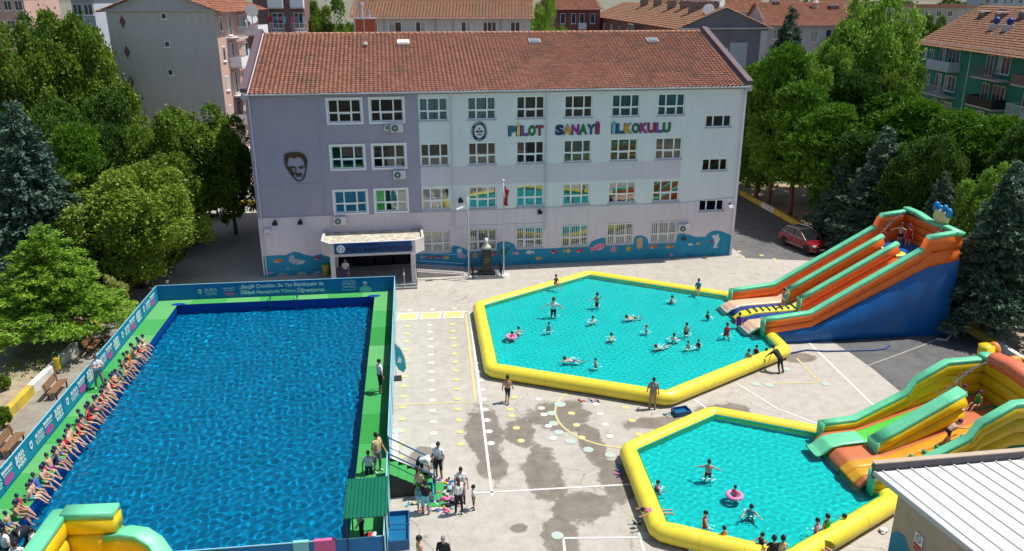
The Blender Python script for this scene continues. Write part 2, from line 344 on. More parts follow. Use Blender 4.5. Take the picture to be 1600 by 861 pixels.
for x0 in (0, 1, 2):
    c0 = g2(637+x0*36, 495.5-x0*1.5)
    for (hw, hh, z, m) in ((.68,.62,.0165,PW),(.56,.50,.0185,PY)):
        flat('painted_square', [(c0[0]-hw, c0[1]-hh),(c0[0]+hw, c0[1]-hh+.15),(c0[0]+hw, c0[1]+hh+.15),(c0[0]-hw, c0[1]+hh)], z, m, yard)
    flat('painted_square', [(c0[0]-.14, c0[1]+.95),(c0[0]+.14, c0[1]+.98),(c0[0]+.14, c0[1]+1.3),(c0[0]-.14, c0[1]+1.27)], .0165, PW, yard)
for q in ((1160,401),(1170,407),(1190,399),(1210,405),(1155,393)): link('painted_dot', DY, yard, (*g2(*q), .017))

# low painted walls that hold the gardens
WY = mat('wall_yellow', (.62,.44,.03), .7, .15, 3, dirt=(.30,.24,.12), dscale=.9); WW = mat('wall_white', (.70,.69,.65), .8, .12, 3, dirt=(.40,.37,.32), dscale=.9); WG = mat('wall_green', (.06,.26,.08), .7, .15)
def low_wall(name, label, pts, h, th, step, cols):
    t = thing(name, label, 'wall'); P = [Vector((*p, 0)) for p in pts]; seq = []
    for a, b in zip(P, P[1:]):
        L_ = (b-a).length; k = max(1, round(L_/step))
        for i in range(k): seq.append((a.lerp(b, i/k), a.lerp(b, (i+1)/k)))
    for i, (a, b) in enumerate(seq):
        d = b-a; m = MB(); m.bev(0, d.length-.006, -th/2, th/2, 0, h, .025)
        m.build('wall_section', cols[i % len(cols)], t, a, math.atan2(d.y, d.x))
    return t
low_wall('garden_wall', 'low garden wall in yellow and white sections behind the benches', wl[1:8], .55, .34, 2.6, [WW,WY,WW,WY,WW,WW,WG,WY])
low_wall('garden_wall', 'low yellow and white kerb wall below the pines on the right', wr[1:8][::-1], .5, .32, 2.7, [WY,WY,WW])
kb = low_wall('garden_wall', 'yellow kerb left of the school under the trees', [(-30.5,77.5),(-17.5,79.2)], .5, .35, 4, [WY])
# ------------------------------------------------------------------ the school
SA = gp(412.5, 432.5); SB = gp(1143.5, 398.5); SANG = math.atan2(SB.y-SA.y, SB.x-SA.x); SL = 36.55; SD = 19.4
def sch(x, y, z): # school frame: x along the facade, y into the building
    return Vector((SA.x + x*math.cos(SANG) - y*math.sin(SANG), SA.y + x*math.sin(SANG) + y*math.cos(SANG), z))
school = thing('school_building', 'four storey lavender and white school with red tiled roof', 'building', SA, SANG)
W_LAV = mat('plaster_lavender', (.375,.345,.445), .8, .07, .5, bump=.08, bscale=60, dirt=(.33,.32,.40), dscale=.5, streak=True)
W_PAL = mat('plaster_pale_blue', (.74,.77,.80), .8, .05, .5, bump=.08, bscale=60, dirt=(.66,.69,.72), dscale=.5, streak=True)
W_BND = mat('plaster_band', (.66,.615,.70), .8, .05, .5, bump=.08, bscale=60, dirt=(.58,.55,.62), dscale=.5, streak=True)
W_PNK = mat('plaster_pink', (.72,.635,.69), .8, .06, .5, bump=.08, bscale=60, dirt=(.62,.55,.60), dscale=.5, streak=True)
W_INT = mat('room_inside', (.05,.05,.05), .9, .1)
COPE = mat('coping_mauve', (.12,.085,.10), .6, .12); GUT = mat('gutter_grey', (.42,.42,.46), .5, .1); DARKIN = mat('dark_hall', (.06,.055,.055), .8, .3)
def wall_grid(xs, zs, holes, zone, depth):
    """flat wall on y=0 with real openings; the reveal goes in by depth"""
    b = MB(); X = sorted(set(xs + [h[0] for h in holes] + [h[1] for h in holes])); Zs = sorted(set(zs + [h[2] for h in holes] + [h[3] for h in holes]))
    for i in range(len(X)-1):
        for j in range(len(Zs)-1):
            cx, cz = (X[i]+X[i+1])/2, (Zs[j]+Zs[j+1])/2
            if any(h[0] < cx < h[1] and h[2] < cz < h[3] for h in holes): continue
            b.add([(X[i],0,Zs[j]),(X[i+1],0,Zs[j]),(X[i+1],0,Zs[j+1]),(X[i],0,Zs[j+1])], [(0,1,2,3)], zone(cx, cz))
    for x0, x1, z0, z1 in holes:
        k = zone((x0+x1)/2, (z0+z1)/2)
        b.add([(x0,0,z0),(x1,0,z0),(x1,0,z1),(x0,0,z1),(x0,depth,z0),(x1,depth,z0),(x1,depth,z1),(x0,depth,z1)], [(0,1,5,4),(1,2,6,5),(2,3,7,6),(3,0,4,7)], k)
    return b
cols = [(5.55,7.85),(8.5,10.8),(11.92,13.98),(15.4,17.46),(18.98,21.06),(22.55,24.64),(26.12,28.24),(29.64,31.73)]
rows = {4:(11.26,12.88), 3:(7.95,9.6), 2:(4.66,6.3), 1:(1.33,3.0)}
wins = [(cols[c][0], cols[c][1], *rows[r], r, c) for r in rows for c in range(8) if not (r == 1 and c < 2)]
small = [(33.45,35.5,10.3,11.22),(33.45,35.5,6.94,7.9),(33.45,35.5,3.73,4.64)]
holes = [w_[:4] for w_ in wins] + small + [(5.5,10.9,.45,2.38)]
def zone(x, z):
    if z < 4.5: return 3
    if x < 11.88: return 0
    if 6.45 < z < 7.88 and x < 31.75: return 2
    return 1
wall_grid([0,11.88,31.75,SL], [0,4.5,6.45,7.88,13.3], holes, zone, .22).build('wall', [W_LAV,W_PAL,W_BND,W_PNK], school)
for x0 in (0.0, SL-.3):
    MB().prism([(.002,0),(SD,0),(SD,13.3),(SD/2,16.95),(.002,13.3)], x0+.002, x0+.298, 'x').build('wall', W_PNK, school)
MB().box(.3,SL-.3,SD-.25,SD,0,13.3).build('wall', W_PNK, school)
b = MB()
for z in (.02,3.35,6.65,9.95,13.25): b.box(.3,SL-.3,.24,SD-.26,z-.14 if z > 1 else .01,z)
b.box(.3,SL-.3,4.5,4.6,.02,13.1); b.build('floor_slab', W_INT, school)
WHITEF = mat('window_frame_white', (.88,.89,.90), .35, .03)
CUR = {'teal': mat('curtain_teal', (.05,.30,.34), .9, .25, 8), 'brown': mat('curtain_brown', (.16,.10,.08), .9, .3, 8), 'grey': mat('curtain_grey', (.30,.33,.34), .9, .25, 8),
       'cream': mat('curtain_cream', (.55,.53,.44), .9, .2, 8), 'pale': mat('curtain_pale', (.50,.58,.56), .9, .2, 8), 'blind': mat('blind_white', (.70,.70,.68), .6, .05), 'plum': mat('curtain_plum', (.10,.05,.06), .9, .3, 8)}
GLS = {1: glassmat('glass_low', (.6,.66,.66), .16), 2: glassmat('glass_second', (.6,.68,.68), .20), 3: glassmat('glass_third', (.65,.72,.73), .07), 4: glassmat('glass_top', (.7,.8,.82), .025)}
SHADE = {4:[None,None,'pale','pale','brown','brown','teal','teal'], 3:[None,None,None,'plum','plum','cream','grey','grey'], 2:['blind','blind','pale','pale','pale','pale','brown','grey'], 1:['x','x','cream','grey','teal','teal','cream','grey']}
_pane = {}
def pane(w_, h_, g):
    k = (round(w_,3), round(h_,3), g.name)
    if k not in _pane: _pane[k] = MB().box(0,w_,0,.012,0,h_).mesh('pane', g)
    return _pane[k]
def window(parent, x0, x1, z0, z1, y, g, grid=((.30,.40,.30),(.42,.58)), curtain=None, surround=False, bars=False, sill=True):
    f = .085; b = MB(); W_, H_ = x1-x0, z1-z0
    b.box(x0,x1,y,y+.07,z0,z0+f); b.box(x0,x1,y,y+.07,z1-f,z1); b.box(x0,x0+f,y,y+.07,z0+f,z1-f); b.box(x1-f,x1,y,y+.07,z0+f,z1-f)
    gx, gz = grid; ex = [x0]; ez = [z0]
    for k in gx: ex.append(ex[-1]+k*W_)
    for k in gz: ez.append(ez[-1]+k*H_)
    for x in ex[1:-1]: b.box(x-.048,x+.048,y+.003,y+.067,z0+f,z1-f)
    for z in ez[1:-1]: b.box(x0+f,x1-f,y-.002,y+.064,z-.055,z+.055)
    wd = b.build('window', WHITEF, parent)
    for i in range(len(gx)):
        for j in range(len(gz)):
            a0, a1, c0, c1 = ex[i]+.035, ex[i+1]-.035, ez[j]+.045, ez[j+1]-.045
            link('pane', pane(a1-a0, c1-c0, g), wd, (a0, y+.03, c0))
            if j == 0 and len(gz) > 1 and i == 1:    # opening sash in the middle
                e = MB(); e.box(a0+.004,a1-.004,y-.02,y+.02,c0+.004,c0+.05); e.box(a0+.004,a1-.004,y-.02,y+.02,c1-.05,c1-.004); e.box(a0+.004,a0+.05,y-.02,y+.02,c0+.05,c1-.05); e.box(a1-.05,a1-.004,y-.02,y+.02,c0+.05,c1-.05); e.build('sash', WHITEF, wd)
    if curtain == 'blind':
        e = MB(); k = int(H_*.55/.13)
        for i in range(k): zz = z1-.1-i*.13; e.obox(((x0+x1)/2, y+.16, zz), (W_-.1, .02, .085), 0, .35)
        e.build('blind', CUR['blind'], wd)
    elif curtain:
        V = []; F = []; n = 40; q = random.Random(int(x0*7+z0*13)); zb = z0+.03
        for i in range(n+1):
            x = x0+.03+(W_-.06)*i/n; yy = y+.2+.035*math.sin(i*1.9+q.random())
            V += [(x,yy,zb),(x,yy,z1-.02)]
        for i in range(n):
            if q.random() < .04: continue
            F.append((2*i,2*i+2,2*i+3,2*i+1))
        MB().add(V, F).build('curtain', CUR[curtain], wd)
    if surround:
        e = MB(); s = .13; e.box(x0-s,x1+s,-.05,.0,z1,z1+s); e.box(x0-s,x1+s,-.05,.0,z0-s,z0); e.box(x0-s,x0,-.05,.0,z0,z1); e.box(x1,x1+s,-.05,.0,z0,z1); e.build('surround', WHITEF, wd)
    elif sill: MB().box(x0-.06,x1+.06,-.09,y-.003,z0-.05,z0-.003).build('sill', GUT, wd)
    if bars:
        e = MB(); k = 12
        for i in range(k+1): x = x0+.04+(W_-.08)*i/k; e.box(x-.013,x+.013,-.06,-.034,z0-.03,z1+.03)
        for z in (z0+.0, z0+H_*.45, z1): e.box(x0-.02,x1+.02,-.065,-.03,z-.015,z+.015)
        e.build('grille', WHITEF, wd)
    return wd
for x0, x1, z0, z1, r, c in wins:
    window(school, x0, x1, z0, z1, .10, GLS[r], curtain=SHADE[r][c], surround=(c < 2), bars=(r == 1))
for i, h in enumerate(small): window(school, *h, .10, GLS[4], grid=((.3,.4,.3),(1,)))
# roof
ROOFT = islandmat('clay_tiles', [(.27,.115,.08),(.33,.145,.10),(.37,.17,.12),(.30,.128,.088),(.40,.21,.15)], .8, moss=(.13,.095,.07), mscale=.6)
RIDGE = mat('ridge_tiles', (.42,.22,.14), .8, .3, 3, dirt=(.25,.18,.12), dscale=2)
def tile_slope(x0, x1, ya, za, yb, zb, tw=.31, course=.33, m=ROOFT):
    """courses of single curved tiles from the eave (ya,za) up to the ridge (yb,zb)"""
    n = int((x1-x0)/tw); tw = (x1-x0)/n; Ls = math.hypot(yb-ya, zb-za); k = int(Ls/course); q = np.random.RandomState(3)
    dy, dz = (yb-ya)/Ls, (zb-za)/Ls; ny, nz = -dz*(1 if dy > 0 else -1), abs(dy)
    us = np.array([0,.18,.4,.62,.82,1.0]); hs = np.array([.0,.045,.075,.045,.0,-.004])
    V = []; F = []
    for j in range(k):
        s0 = j*Ls/k - .05; s1 = (j+1)*Ls/k + .01
        for i in range(n):
            base = len(V); jit = q.normal(0, .008, 3); xx = x0 + (i+us)*tw
            for (s, lift) in ((s0, .078), (s1, .0)):
                for u, h in zip(xx, hs):
                    hh = h + lift + jit[0]*.6; V.append((u, ya+dy*(s+jit[1])+ny*hh, za+dz*(s+jit[1])+nz*hh))
            for a in range(5): F.append((base+a, base+a+1, base+7+a, base+6+a))
    return np_mesh('tile', np.array(V), np.array(F), [m])
rf = MB()
EY, EZ, RY, RZ = -.34, 13.42, SD/2, 16.86
rf.prism([(EY,EZ-.1),(RY,RZ-.1),(SD+.34,EZ-.1),(SD+.34,EZ-.22),(RY,RZ-.25),(EY,EZ-.22)], .31, SL-.31, 'x')
roof = rf.build('roof', mat('roof_boarding_shade', (.05,.03,.02), .9, .2), school)  # boarding coloured dark brown to deepen the shade under the tile lips
t1 = link('tile', tile_slope(.32, SL-.32, EY-.05, EZ-.06, RY, RZ-.02), roof); t1['kind'] = 'stuff'
t2 = link('tile', tile_slope(.32, SL-.32, SD+.39, EZ-.06, RY, RZ-.02, .62, .66), roof); t2['kind'] = 'stuff'
rp = MB()
for i in range(80):
    x = .35+i*(SL-.7)/80; rp.tube([(x,RY,RZ+.0),(x+(SL-.7)/80+.03,RY,RZ-.012)], [.13,.12], 8)
o = rp.build('ridge_tile', RIDGE, roof, smooth=True); o['kind'] = 'stuff'
for x in (.02, SL-.02):
    b = MB()
    for sgn in (-1, 1):
        L_ = math.hypot(RY+.34, RZ-EZ)+.1; an = math.atan2(RZ-EZ, RY+.34)
        b.obox((x, RY+sgn*(RY+.34)/2, (EZ+RZ)/2+.22), (.46, L_, .32), 0, -sgn*an)
    b.build('coping', COPE, roof)
    MB().box(x-.2,x+.2,EY-.12,.0,EZ-.42,EZ+.0).build('coping_end', GUT, roof)
g = MB(); g.tube([(.0,EY-.08,EZ-.1),(SL,EY-.08,EZ-.1)], .085, 8); g.box(.0,SL,EY+.0,-.001,EZ-.25,EZ-.222)
g.build('gutter', GUT, school)
for x, z0 in ((.25,.1),(14.22,3.3),(21.2,2.7),(SL-.22,.1),(4.9,4.6)):
    p = MB(); p.tube([(x,EY-.05,EZ-.12),(x,-.12,EZ-.5),(x,-.10,z0)], .05 if z0 < 4 else .02, 8); p.build('downpipe', W_BND if z0 < 4 else GUT, school)
cb = MB(); cb.tube([(.1,-.02,4.5),(5,-.02,4.53),(12,-.02,4.5),(22,-.02,4.52),(31.7,-.02,4.5),(36.4,-.02,4.78)], .022, 6); cb.tube([(.2,-.015,6.95),(2.5,-.015,6.93),(4.8,-.015,7.0)], .015, 6); cb.tube([(14.3,-.015,3.1),(15.3,-.015,3.35),(21.1,-.015,3.32)], .012, 6)
cb.build('cable', GUT, school)
for px_, gl in ((11.14,0),(21.57,1),(31.33,1)):
    yy, zz = 7.58, 16.09; s = math.atan2(RZ-EZ, RY-EY); b = MB(); b.obox((px_,yy,zz+.16), (.95,.75,.22), 0, s, mi=0); b.obox((px_,yy-.06,zz+.29), (.75,.55,.05), 0, s, mi=1)
    b.build('skylight', [WHITE if not gl else GUT, mat('skylight_glass', (.20,.25,.28), .15, .1) if gl else WHITE], roof)
b = MB(); b.tube([(8.2,7.1,16.1),(8.2,7.1,18.6)], .03, 6); b.lathe([(.22,0),(.12,.12),(.03,.2)], 10, (8.2,7.1,16.2)); b.build('antenna_mast', GUT, roof)
b = MB(); b.box(7.4,9.0,RY+1.2,RY+2.4,16.4,17.95, 0); b.lathe([(.16,0),(.16,1.1),(.24,1.12),(.2,1.3)], 12, (7.9,RY+1.8,17.9), 1); b.lathe([(.1,0),(.1,.6),(.18,.62),(.18,.7)], 12, (8.5,RY+1.8,17.9), 1); b.box(7.3,9.1,RY+1.1,RY+2.5,17.9,18.0,1)
b.build('chimney', [mat('chimney_brick', (.40,.12,.06), .8, .25, 6), GUT], roof)
for q, s in ((-.05, 1.0),):
    b = MB(); b.lathe([(.05,0),(.38,.06),(.48,.15)], 20); d = b.build('satellite_dish', mat('dish_grey', (.22,.24,.25), .5, .1), school, (-.3, 8.6, 18.6)); d.rotation_euler = (R(70),0,R(20)); 
    MB().tube([(-.3,8.7,17.2),(-.3,8.7,18.7)], .04, 6).build('dish_mast', GUT, school)
# entrance: podium, steps, canopy
CONC = mat('canopy_concrete', (.62,.56,.56), .8, .08, 2, dirt=(.45,.40,.38), dscale=.8); STEP = mat('step_stone', (.22,.22,.23), .8, .2, 3)
b = MB(); b.box(5.0,11.25,-3.3,-.002,.0,.45)
for i in range(3): b.box(7.6,11.2,-3.3-.32*(3-i)+.001*i,-3.302,.0,.12*(i+1))
b.build('podium', STEP, school)
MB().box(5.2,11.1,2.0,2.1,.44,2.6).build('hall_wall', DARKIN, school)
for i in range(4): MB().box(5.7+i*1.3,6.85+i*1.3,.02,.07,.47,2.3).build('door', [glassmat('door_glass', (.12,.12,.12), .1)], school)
outer = [(4.6,-.002),(4.6,-2.8),(5.25,-3.55),(11.2,-3.55),(11.85,-2.8),(11.85,-.002)]; inner = [(4.78,-.002),(4.78,-2.72),(5.33,-3.36),(11.12,-3.36),(11.67,-2.72),(11.67,-.002)]
b = MB(); b.prism(outer, 2.42, 2.98, 'z')
for i in range(5):
    p, q, p2, q2 = outer[i], outer[i+1], inner[i], inner[i+1]
    b.prism([p, q, q2, p2], 2.981, 3.42, 'z')
canopy = b.build('canopy', CONC, school)
MB().prism([(x, y) for x, y in inner], 2.984, 3.24, 'z').build('canopy_deck', mat('canopy_gravel', (.50,.45,.36), .95, .5, 2.2, bump=.6, bscale=8, dirt=(.20,.18,.13), dscale=1.2), canopy)
for x in (5.35, 11.0): MB().bev(x-.16,x+.16,-3.3,-2.98,.45 if x < 8 else .451,2.419,.02).build('column', CONC, canopy)
MB().bev(10.84,11.16,-3.62,-3.303,.0,2.419,.02).build('column', CONC, canopy)
MB().tube([(10.3,-3.2,.45),(10.3,-3.2,1.3),(10.3,-3.9,.95),(10.3,-4.2,.2)], .03, 8).build('handrail', STEEL, canopy)
# ramp with blue railing right of the entrance
b = MB(); b.prism([(11.3,0),(14.8,0),(14.8,.05),(11.3,.45)], -1.9, -.6, 'y'); b.build('ramp', mat('ramp_concrete', (.42,.39,.35), .85, .15), school)
RB = mat('railing_blue', (.05,.12,.24), .5, .15); b = MB(); 
for i in range(23): x = 11.4+i*.15; z = .45-.4*(x-11.3)/3.5; b.tube([(x,-1.85,z),(x,-1.85,z+.85)], .012, 5)
b.tube([(11.35,-1.85,1.32),(14.75,-1.85,.93)], .028, 6); b.tube([(11.35,-1.85,.55),(14.75,-1.85,.16)], .02, 6); b.tube([(11.35,-1.3,1.75),(14.6,-1.3,1.45)], .03, 6)
b.build('ramp_railing', RB, school)

# ------------------------------------------------------------------ lettering
_txt = {}
def text_mesh(s, size=1.0, ext=.02, off=0.0, m=None, center=True):
    k = (s, size, ext, off, m.name if m else '')
    if k in _txt: return _txt[k]
    cu = bpy.data.curves.new('lettering', 'FONT'); cu.body = s; cu.size = size; cu.extrude = ext; cu.offset = off; cu.resolution_u = 3
    if center: cu.align_x = 'CENTER'
    t = bpy.data.objects.new('lettering', cu); COL.objects.link(t); dg = bpy.context.evaluated_depsgraph_get()
    me = bpy.data.meshes.new_from_object(t.evaluated_get(dg)); bpy.data.objects.remove(t); bpy.data.curves.remove(cu)
    me.transform(Matrix.Rotation(math.pi/2, 4, 'X')); me.materials.clear()
    if m: me.materials.append(m)
    _txt[k] = me; return me
def poly(name, pts, y, th, m, parent, loc=(0,0,0), rz=0):
    return MB().prism(pts, y-th, y, 'y').build(name, m, parent, loc, rz)
def ellp(cx, cz, rx, rz_, n=28): return [(cx+rx*math.cos(2*math.pi*i/n), cz+rz_*math.sin(2*math.pi*i/n)) for i in range(n)]
PAL = dict(navy=(.01,.03,.16), blue=(.012,.10,.26), sand=(.72,.58,.20), gold=(.66,.38,.03), violet=(.20,.07,.36), green=(.0,.20,.06), crim=(.42,.02,.09), mag=(.40,.03,.26), teal=(.01,.17,.26), sky=(.16,.50,.62))
PM_ = {k: mat('letter_'+k, v, .4, .05) for k, v in PAL.items()}; EDGE = mat('letter_edge', (.012,.018,.05), .5, .05)
def name_sign(word, colours, x0, x1, label):
    t = thing('wall_lettering', label, 'sign', sch((x0+x1)/2, 0, 10.02), SANG); n = len(word)
    wts = [.62 if ch in 'İI' else 1.0 for ch in word]; tot = sum(wts); x = x0-(x0+x1)/2
    for ch, c, w_ in zip(word, colours, wts):
        wd = (x1-x0)*w_/tot; base = {'İ':'I'}.get(ch, ch)
        me = text_mesh(base, .95, .03, .022, PM_[c]); b_ = [v.co.x for v in me.vertices]; ww = max(b_)-min(b_); mid = (max(b_)+min(b_))/2; sx = wd*.93/ww if base != 'I' else min(1.9, wd*.62/ww)
        lt = link('letter', me, t, (x+wd/2-mid*sx, -.05, .03)); lt.scale = (sx,1,1)
        ed = link('outline', text_mesh(base, .95, .018, .06, EDGE), lt, (0,.028,0))
        if ch == 'İ':
            d = poly('dot', ellp(mid, .80, .09, .09, 14), .03, .06, PM_[c], lt)
        x += wd
    return t
name_sign('PİLOT', ['teal','sand','violet','green','crim'], 18.38, 20.98, 'colourful wall letters reading PİLOT beside the round crest')
name_sign('SANAYİ', ['navy','gold','mag','green','blue','crim'], 21.9, 25.25, 'colourful wall letters reading SANAYİ in the middle of the facade')
name_sign('İLKOKULU', ['sky','blue','gold','green','mag','crim','violet','green'], 26.12, 30.72, 'colourful wall letters reading İLKOKULU on the right')
CR = mat('crest_navy', (.008,.015,.09), .4, .05); CWH = mat('crest_white', (.66,.72,.74), .5, .04); CRD = mat('crest_red', (.5,.03,.03), .5, .05)
cr = thing('school_crest', 'oval navy and white school crest with open book and torch', 'crest', sch(16.24, 0, 10.42), SANG)
poly('plate', ellp(0,0,.58,.71), -.002, .04, CR, cr); poly('field', ellp(0,0,.37,.48), -.043, .012, CWH, cr)
poly('book', [(-.27,.02),(-.14,.09),(0,.03),(.14,.09),(.27,.02),(.27,-.10),(.12,-.06),(0,-.12),(-.12,-.06),(-.27,-.10)], -.056, .01, CR, cr)
poly('torch', [(-.05,.12),(.05,.12),(.07,.2),(0,.33),(-.07,.2)], -.056, .01, CRD, cr)
link('lettering', text_mesh('1986', .2, .006, .004, CR), cr, (0,-.062,-.30)); link('lettering', text_mesh('BURSA', .12, .006, .002, CWH), cr, (0,-.05,-.63))
link('lettering', text_mesh('P.S.', .11, .004, .002, CWH), cr, (0,-.07,-.06))
s_ = 'PİLOT SANAYİ İLKOKULU'
for i, ch in enumerate(s_):
    if ch == ' ': continue
    a = R(205) - R(230)*i/(len(s_)-1); l = link('lettering', text_mesh(ch, .15, .006, .003, CWH), cr, (.47*math.cos(a), -.05, .59*math.sin(a))); l.rotation_euler = (0, -(a-math.pi/2), 0)
# canopy sign
cs = thing('entrance_sign', 'blue board over the entrance with white emblem and dark school name', 'sign', sch(8.25,-3.56,2.62), SANG)
MB().bev(-2.68,2.68,-.07,0,0,.78,.012).build('board', mat('sign_blue', (.008,.06,.20), .6, .06), cs)
poly('emblem', ellp(-2.25,.39,.29,.29), -.072, .01, WHITE, cs); poly('emblem_ring', ellp(-2.25,.39,.20,.20), -.084, .006, mat('emblem_blue', (.25,.38,.55), .5, .1), cs); poly('emblem_torch', [(-2.30,.25),(-2.20,.25),(-2.17,.42),(-2.25,.54),(-2.33,.42)], -.092, .004, WHITE, cs)
SD_ = mat('sign_dark_letter', (.004,.012,.05), .4, .05)
l = link('lettering', text_mesh('PİLOT SANAYİ İLKOKULU', .385, .008, .012, SD_), cs, (.42,-.08,.16)); link('lettering', text_mesh('OSMANGAZİ KAYMAKAMLIĞI', .15, .006, .003, SD_), cs, (-.6,-.08,.57))
# portrait relief
BRZ = mat('bronze_cutout', (.055,.035,.012), .5, .3, 4)
pt = thing('wall_portrait', 'dark bronze cut out portrait of a man on the lavender wall', 'relief', sch(3.09,0,8.2), SANG)
def zp(L_): return [((u-425)*.00388, (440-v)*.0041) for u, v in L_]
poly('hair', zp([(215,240),(240,205),(330,190),(410,182),(500,195),(560,220),(600,260),(625,340),(620,390),(600,440),(570,430),(565,370),(545,320),(500,280),(450,262),(420,295),(380,290),(320,270),(285,300),(270,370),(250,400),(240,470),(215,400),(212,320)]), -.03, .03, BRZ, pt)
poly('face_outline', zp([(235,470),(262,500),(300,570),(340,630),(400,692),(440,702),(500,692),(560,620),(592,500),(600,441),(572,431),(572,500),(545,590),(495,672),(440,684),(405,668),(352,600),(382,570),(345,520),(335,480),(275,430),(251,402)]), -.03, .028, BRZ, pt)
poly('brow', zp([(290,440),(350,430),(410,450),(400,468),(300,466)]), -.03, .026, BRZ, pt); poly('brow', zp([(440,452),(480,440),(568,425),(568,445),(480,470)]), -.03, .026, BRZ, pt)
poly('eye', zp([(470,478),(500,470),(540,476),(500,490)]), -.03, .022, BRZ, pt)
poly('nose', zp([(392,474),(415,474),(405,530),(430,568),(490,540),(512,600),(490,588),(420,598),(386,580)]), -.03, .024, BRZ, pt); poly('mouth', zp([(400,602),(500,598),(512,622),(450,612),(404,620)]), -.03, .024, BRZ, pt)

# sea mural along the foot of the facade
MUR = mat('mural_sea_blue', (.012,.25,.42), .7, .15, 1.0, dirt=(.02,.31,.49), dscale=.7)
mural = thing('wall_mural', 'blue wave mural with painted sea animals along the facade foot', 'mural', SA, SANG)
poly('sea', [(.1,.01),(.1,1.6),(1.08,1.64),(1.71,1.61),(2.1,1.78),(2.37,1.86),(2.7,1.78),(3.04,1.61),(3.61,1.46),(4.2,1.58),(4.96,1.5),(4.96,.01)], -.004, .008, MUR, mural)
poly('sea', [(11.3,.47),(11.3,1.24),(13.9,1.24),(14.02,1.77),(14.3,1.78),(14.61,1.7),(15.08,1.47),(15.36,1.24),(17.45,1.24),(17.48,1.82),(17.7,1.93),(17.97,1.97),(18.45,1.9),(18.85,1.68),(18.93,1.24),(24.66,1.24),(24.92,1.66),(25.3,1.8),(25.74,1.92),(26.03,1.9),(26.06,1.24),(28.3,1.24),(28.31,1.8),(28.5,1.93),(28.75,1.98),(29.01,1.95),(29.3,1.8),(29.44,1.68),(29.53,1.24),(31.78,1.24),(31.81,1.92),(32.1,2.0),(32.4,1.98),(33.02,1.78),(33.55,1.63),(33.89,1.66),(34.15,1.6),(34.35,1.84),(34.55,2.01),(34.8,2.1),(35.06,2.12),(35.4,2.06),(35.68,1.97),(36.45,1.59),(36.45,.01),(14.9,.01),(14.9,.1)], -.004, .008, MUR, mural)
FC = {k: mat('mural_'+k, v, .7, .1, 6) for k, v in dict(orange=(.55,.15,.03), red=(.5,.04,.06), crim=(.35,.02,.10), pink=(.65,.22,.32), grey=(.35,.42,.48), white=(.62,.66,.68), gold=(.58,.36,.04), green=(.01,.14,.10), dark=(.03,.05,.07), lilac=(.45,.32,.52), peach=(.62,.36,.18)).items()}
def fish(x, z, s, c, d=1, eye=True):
    f = poly('fish', [(x+d*a*s, z+b_*s) for a, b_ in ((-.5,.0),(-.35,.22),(0,.32),(.3,.24),(.45,.05),(.75,.3),(.72,0),(.75,-.3),(.45,-.05),(.3,-.24),(0,-.32),(-.35,-.22))], -.012, .004, FC[c], mural)
    if eye: poly('eye', ellp(x-d*.3*s, z+.06*s, .05*s, .05*s, 10), -.016, .003, FC['white'], f); poly('belly', ellp(x-d*.05*s, z-.16*s, .2*s, .08*s, 12), -.016, .002, FC['white' if c != 'white' else 'pink'], f)
def star(x, z, s, c): poly('starfish', [(x+(s if i % 2 == 0 else s*.45)*math.sin(i*math.pi/5), z+(s if i % 2 == 0 else s*.45)*math.cos(i*math.pi/5)) for i in range(10)], -.012, .004, FC[c], mural)
def weed(x, z, s):
    for i in range(5): a = (i-2)*.35; poly('seaweed', [(x+(i-2)*.07*s-.03*s, z), (x+(i-2)*.07*s+.03*s, z), (x+(i-2)*.07*s+math.sin(a)*.6*s, z+.6*s*math.cos(a))], -.0125-.0004*i, .004, FC['green'], mural)
fish(1.06,1.2,.55,'orange'); fish(3.94,1.28,.5,'crim'); fish(.45,.3,.35,'lilac'); star(1.8,.55,.16,'lilac')
poly('shark', [(x, z) for x, z in ((1.95,1.5),(2.2,1.62),(2.35,1.5),(2.25,1.35),(2.6,1.25),(3.15,1.12),(2.95,.92),(2.5,.85),(2.1,.95),(1.9,1.15))], -.012, .004, FC['grey'], mural); poly('shark', [(2.55,.98),(3.02,1.08),(2.9,.9),(2.6,.86)], -.0165, .003, FC['white'], mural)
for x in (1.3,2.7,3.9): poly('rock', [(x-.45,.03),(x-.2,.2),(x+.1,.26),(x+.4,.12),(x+.5,.03)], -.012, .004, FC['grey'], mural)
for x in (1.5,2.3,4.4): weed(x,.06,.5)
fish(11.75,.98,.42,'lilac'); fish(12.4,.96,.42,'red'); fish(12.95,.95,.4,'crim'); fish(13.6,.86,.42,'gold',-1)
poly('seal', ellp(14.6,1.35,.2,.2,16), -.012, .004, FC['white'], mural); poly('seal', [(14.45,1.2),(14.8,1.2),(15.0,.95),(15.25,1.25),(15.3,1.05),(15.0,.75),(14.75,.7),(14.45,.85)], -.0128, .004, FC['lilac'], mural)
star(15.8,.95,.3,'gold'); fish(17.2,1.0,.45,'red'); poly('turtle', ellp(18.0,1.15,.32,.24,16), -.012, .004, FC['green'], mural); poly('turtle', ellp(18.38,1.36,.11,.11,12), -.0165, .003, FC['green'], mural); star(18.4,1.62,.1,'gold')
fish(19.0,.98,.4,'pink',-1); fish(20.0,1.0,.5,'white'); fish(20.7,.48,.42,'gold'); fish(21.9,.95,.5,'crim'); fish(23.05,.98,.5,'gold',-1); fish(23.9,.94,.5,'red')
poly('whale', [(24.75,1.2),(25.0,1.15),(25.2,1.35),(25.6,1.5),(25.95,1.42),(26.0,1.15),(25.75,.95),(25.4,.9),(25.15,1.0),(24.95,.75),(24.85,1.0)], -.012, .004, FC['pink'], mural); poly('whale', [(25.3,.98),(25.6,.93),(25.9,1.1),(25.6,1.0)], -.0165, .003, FC['white'], mural)
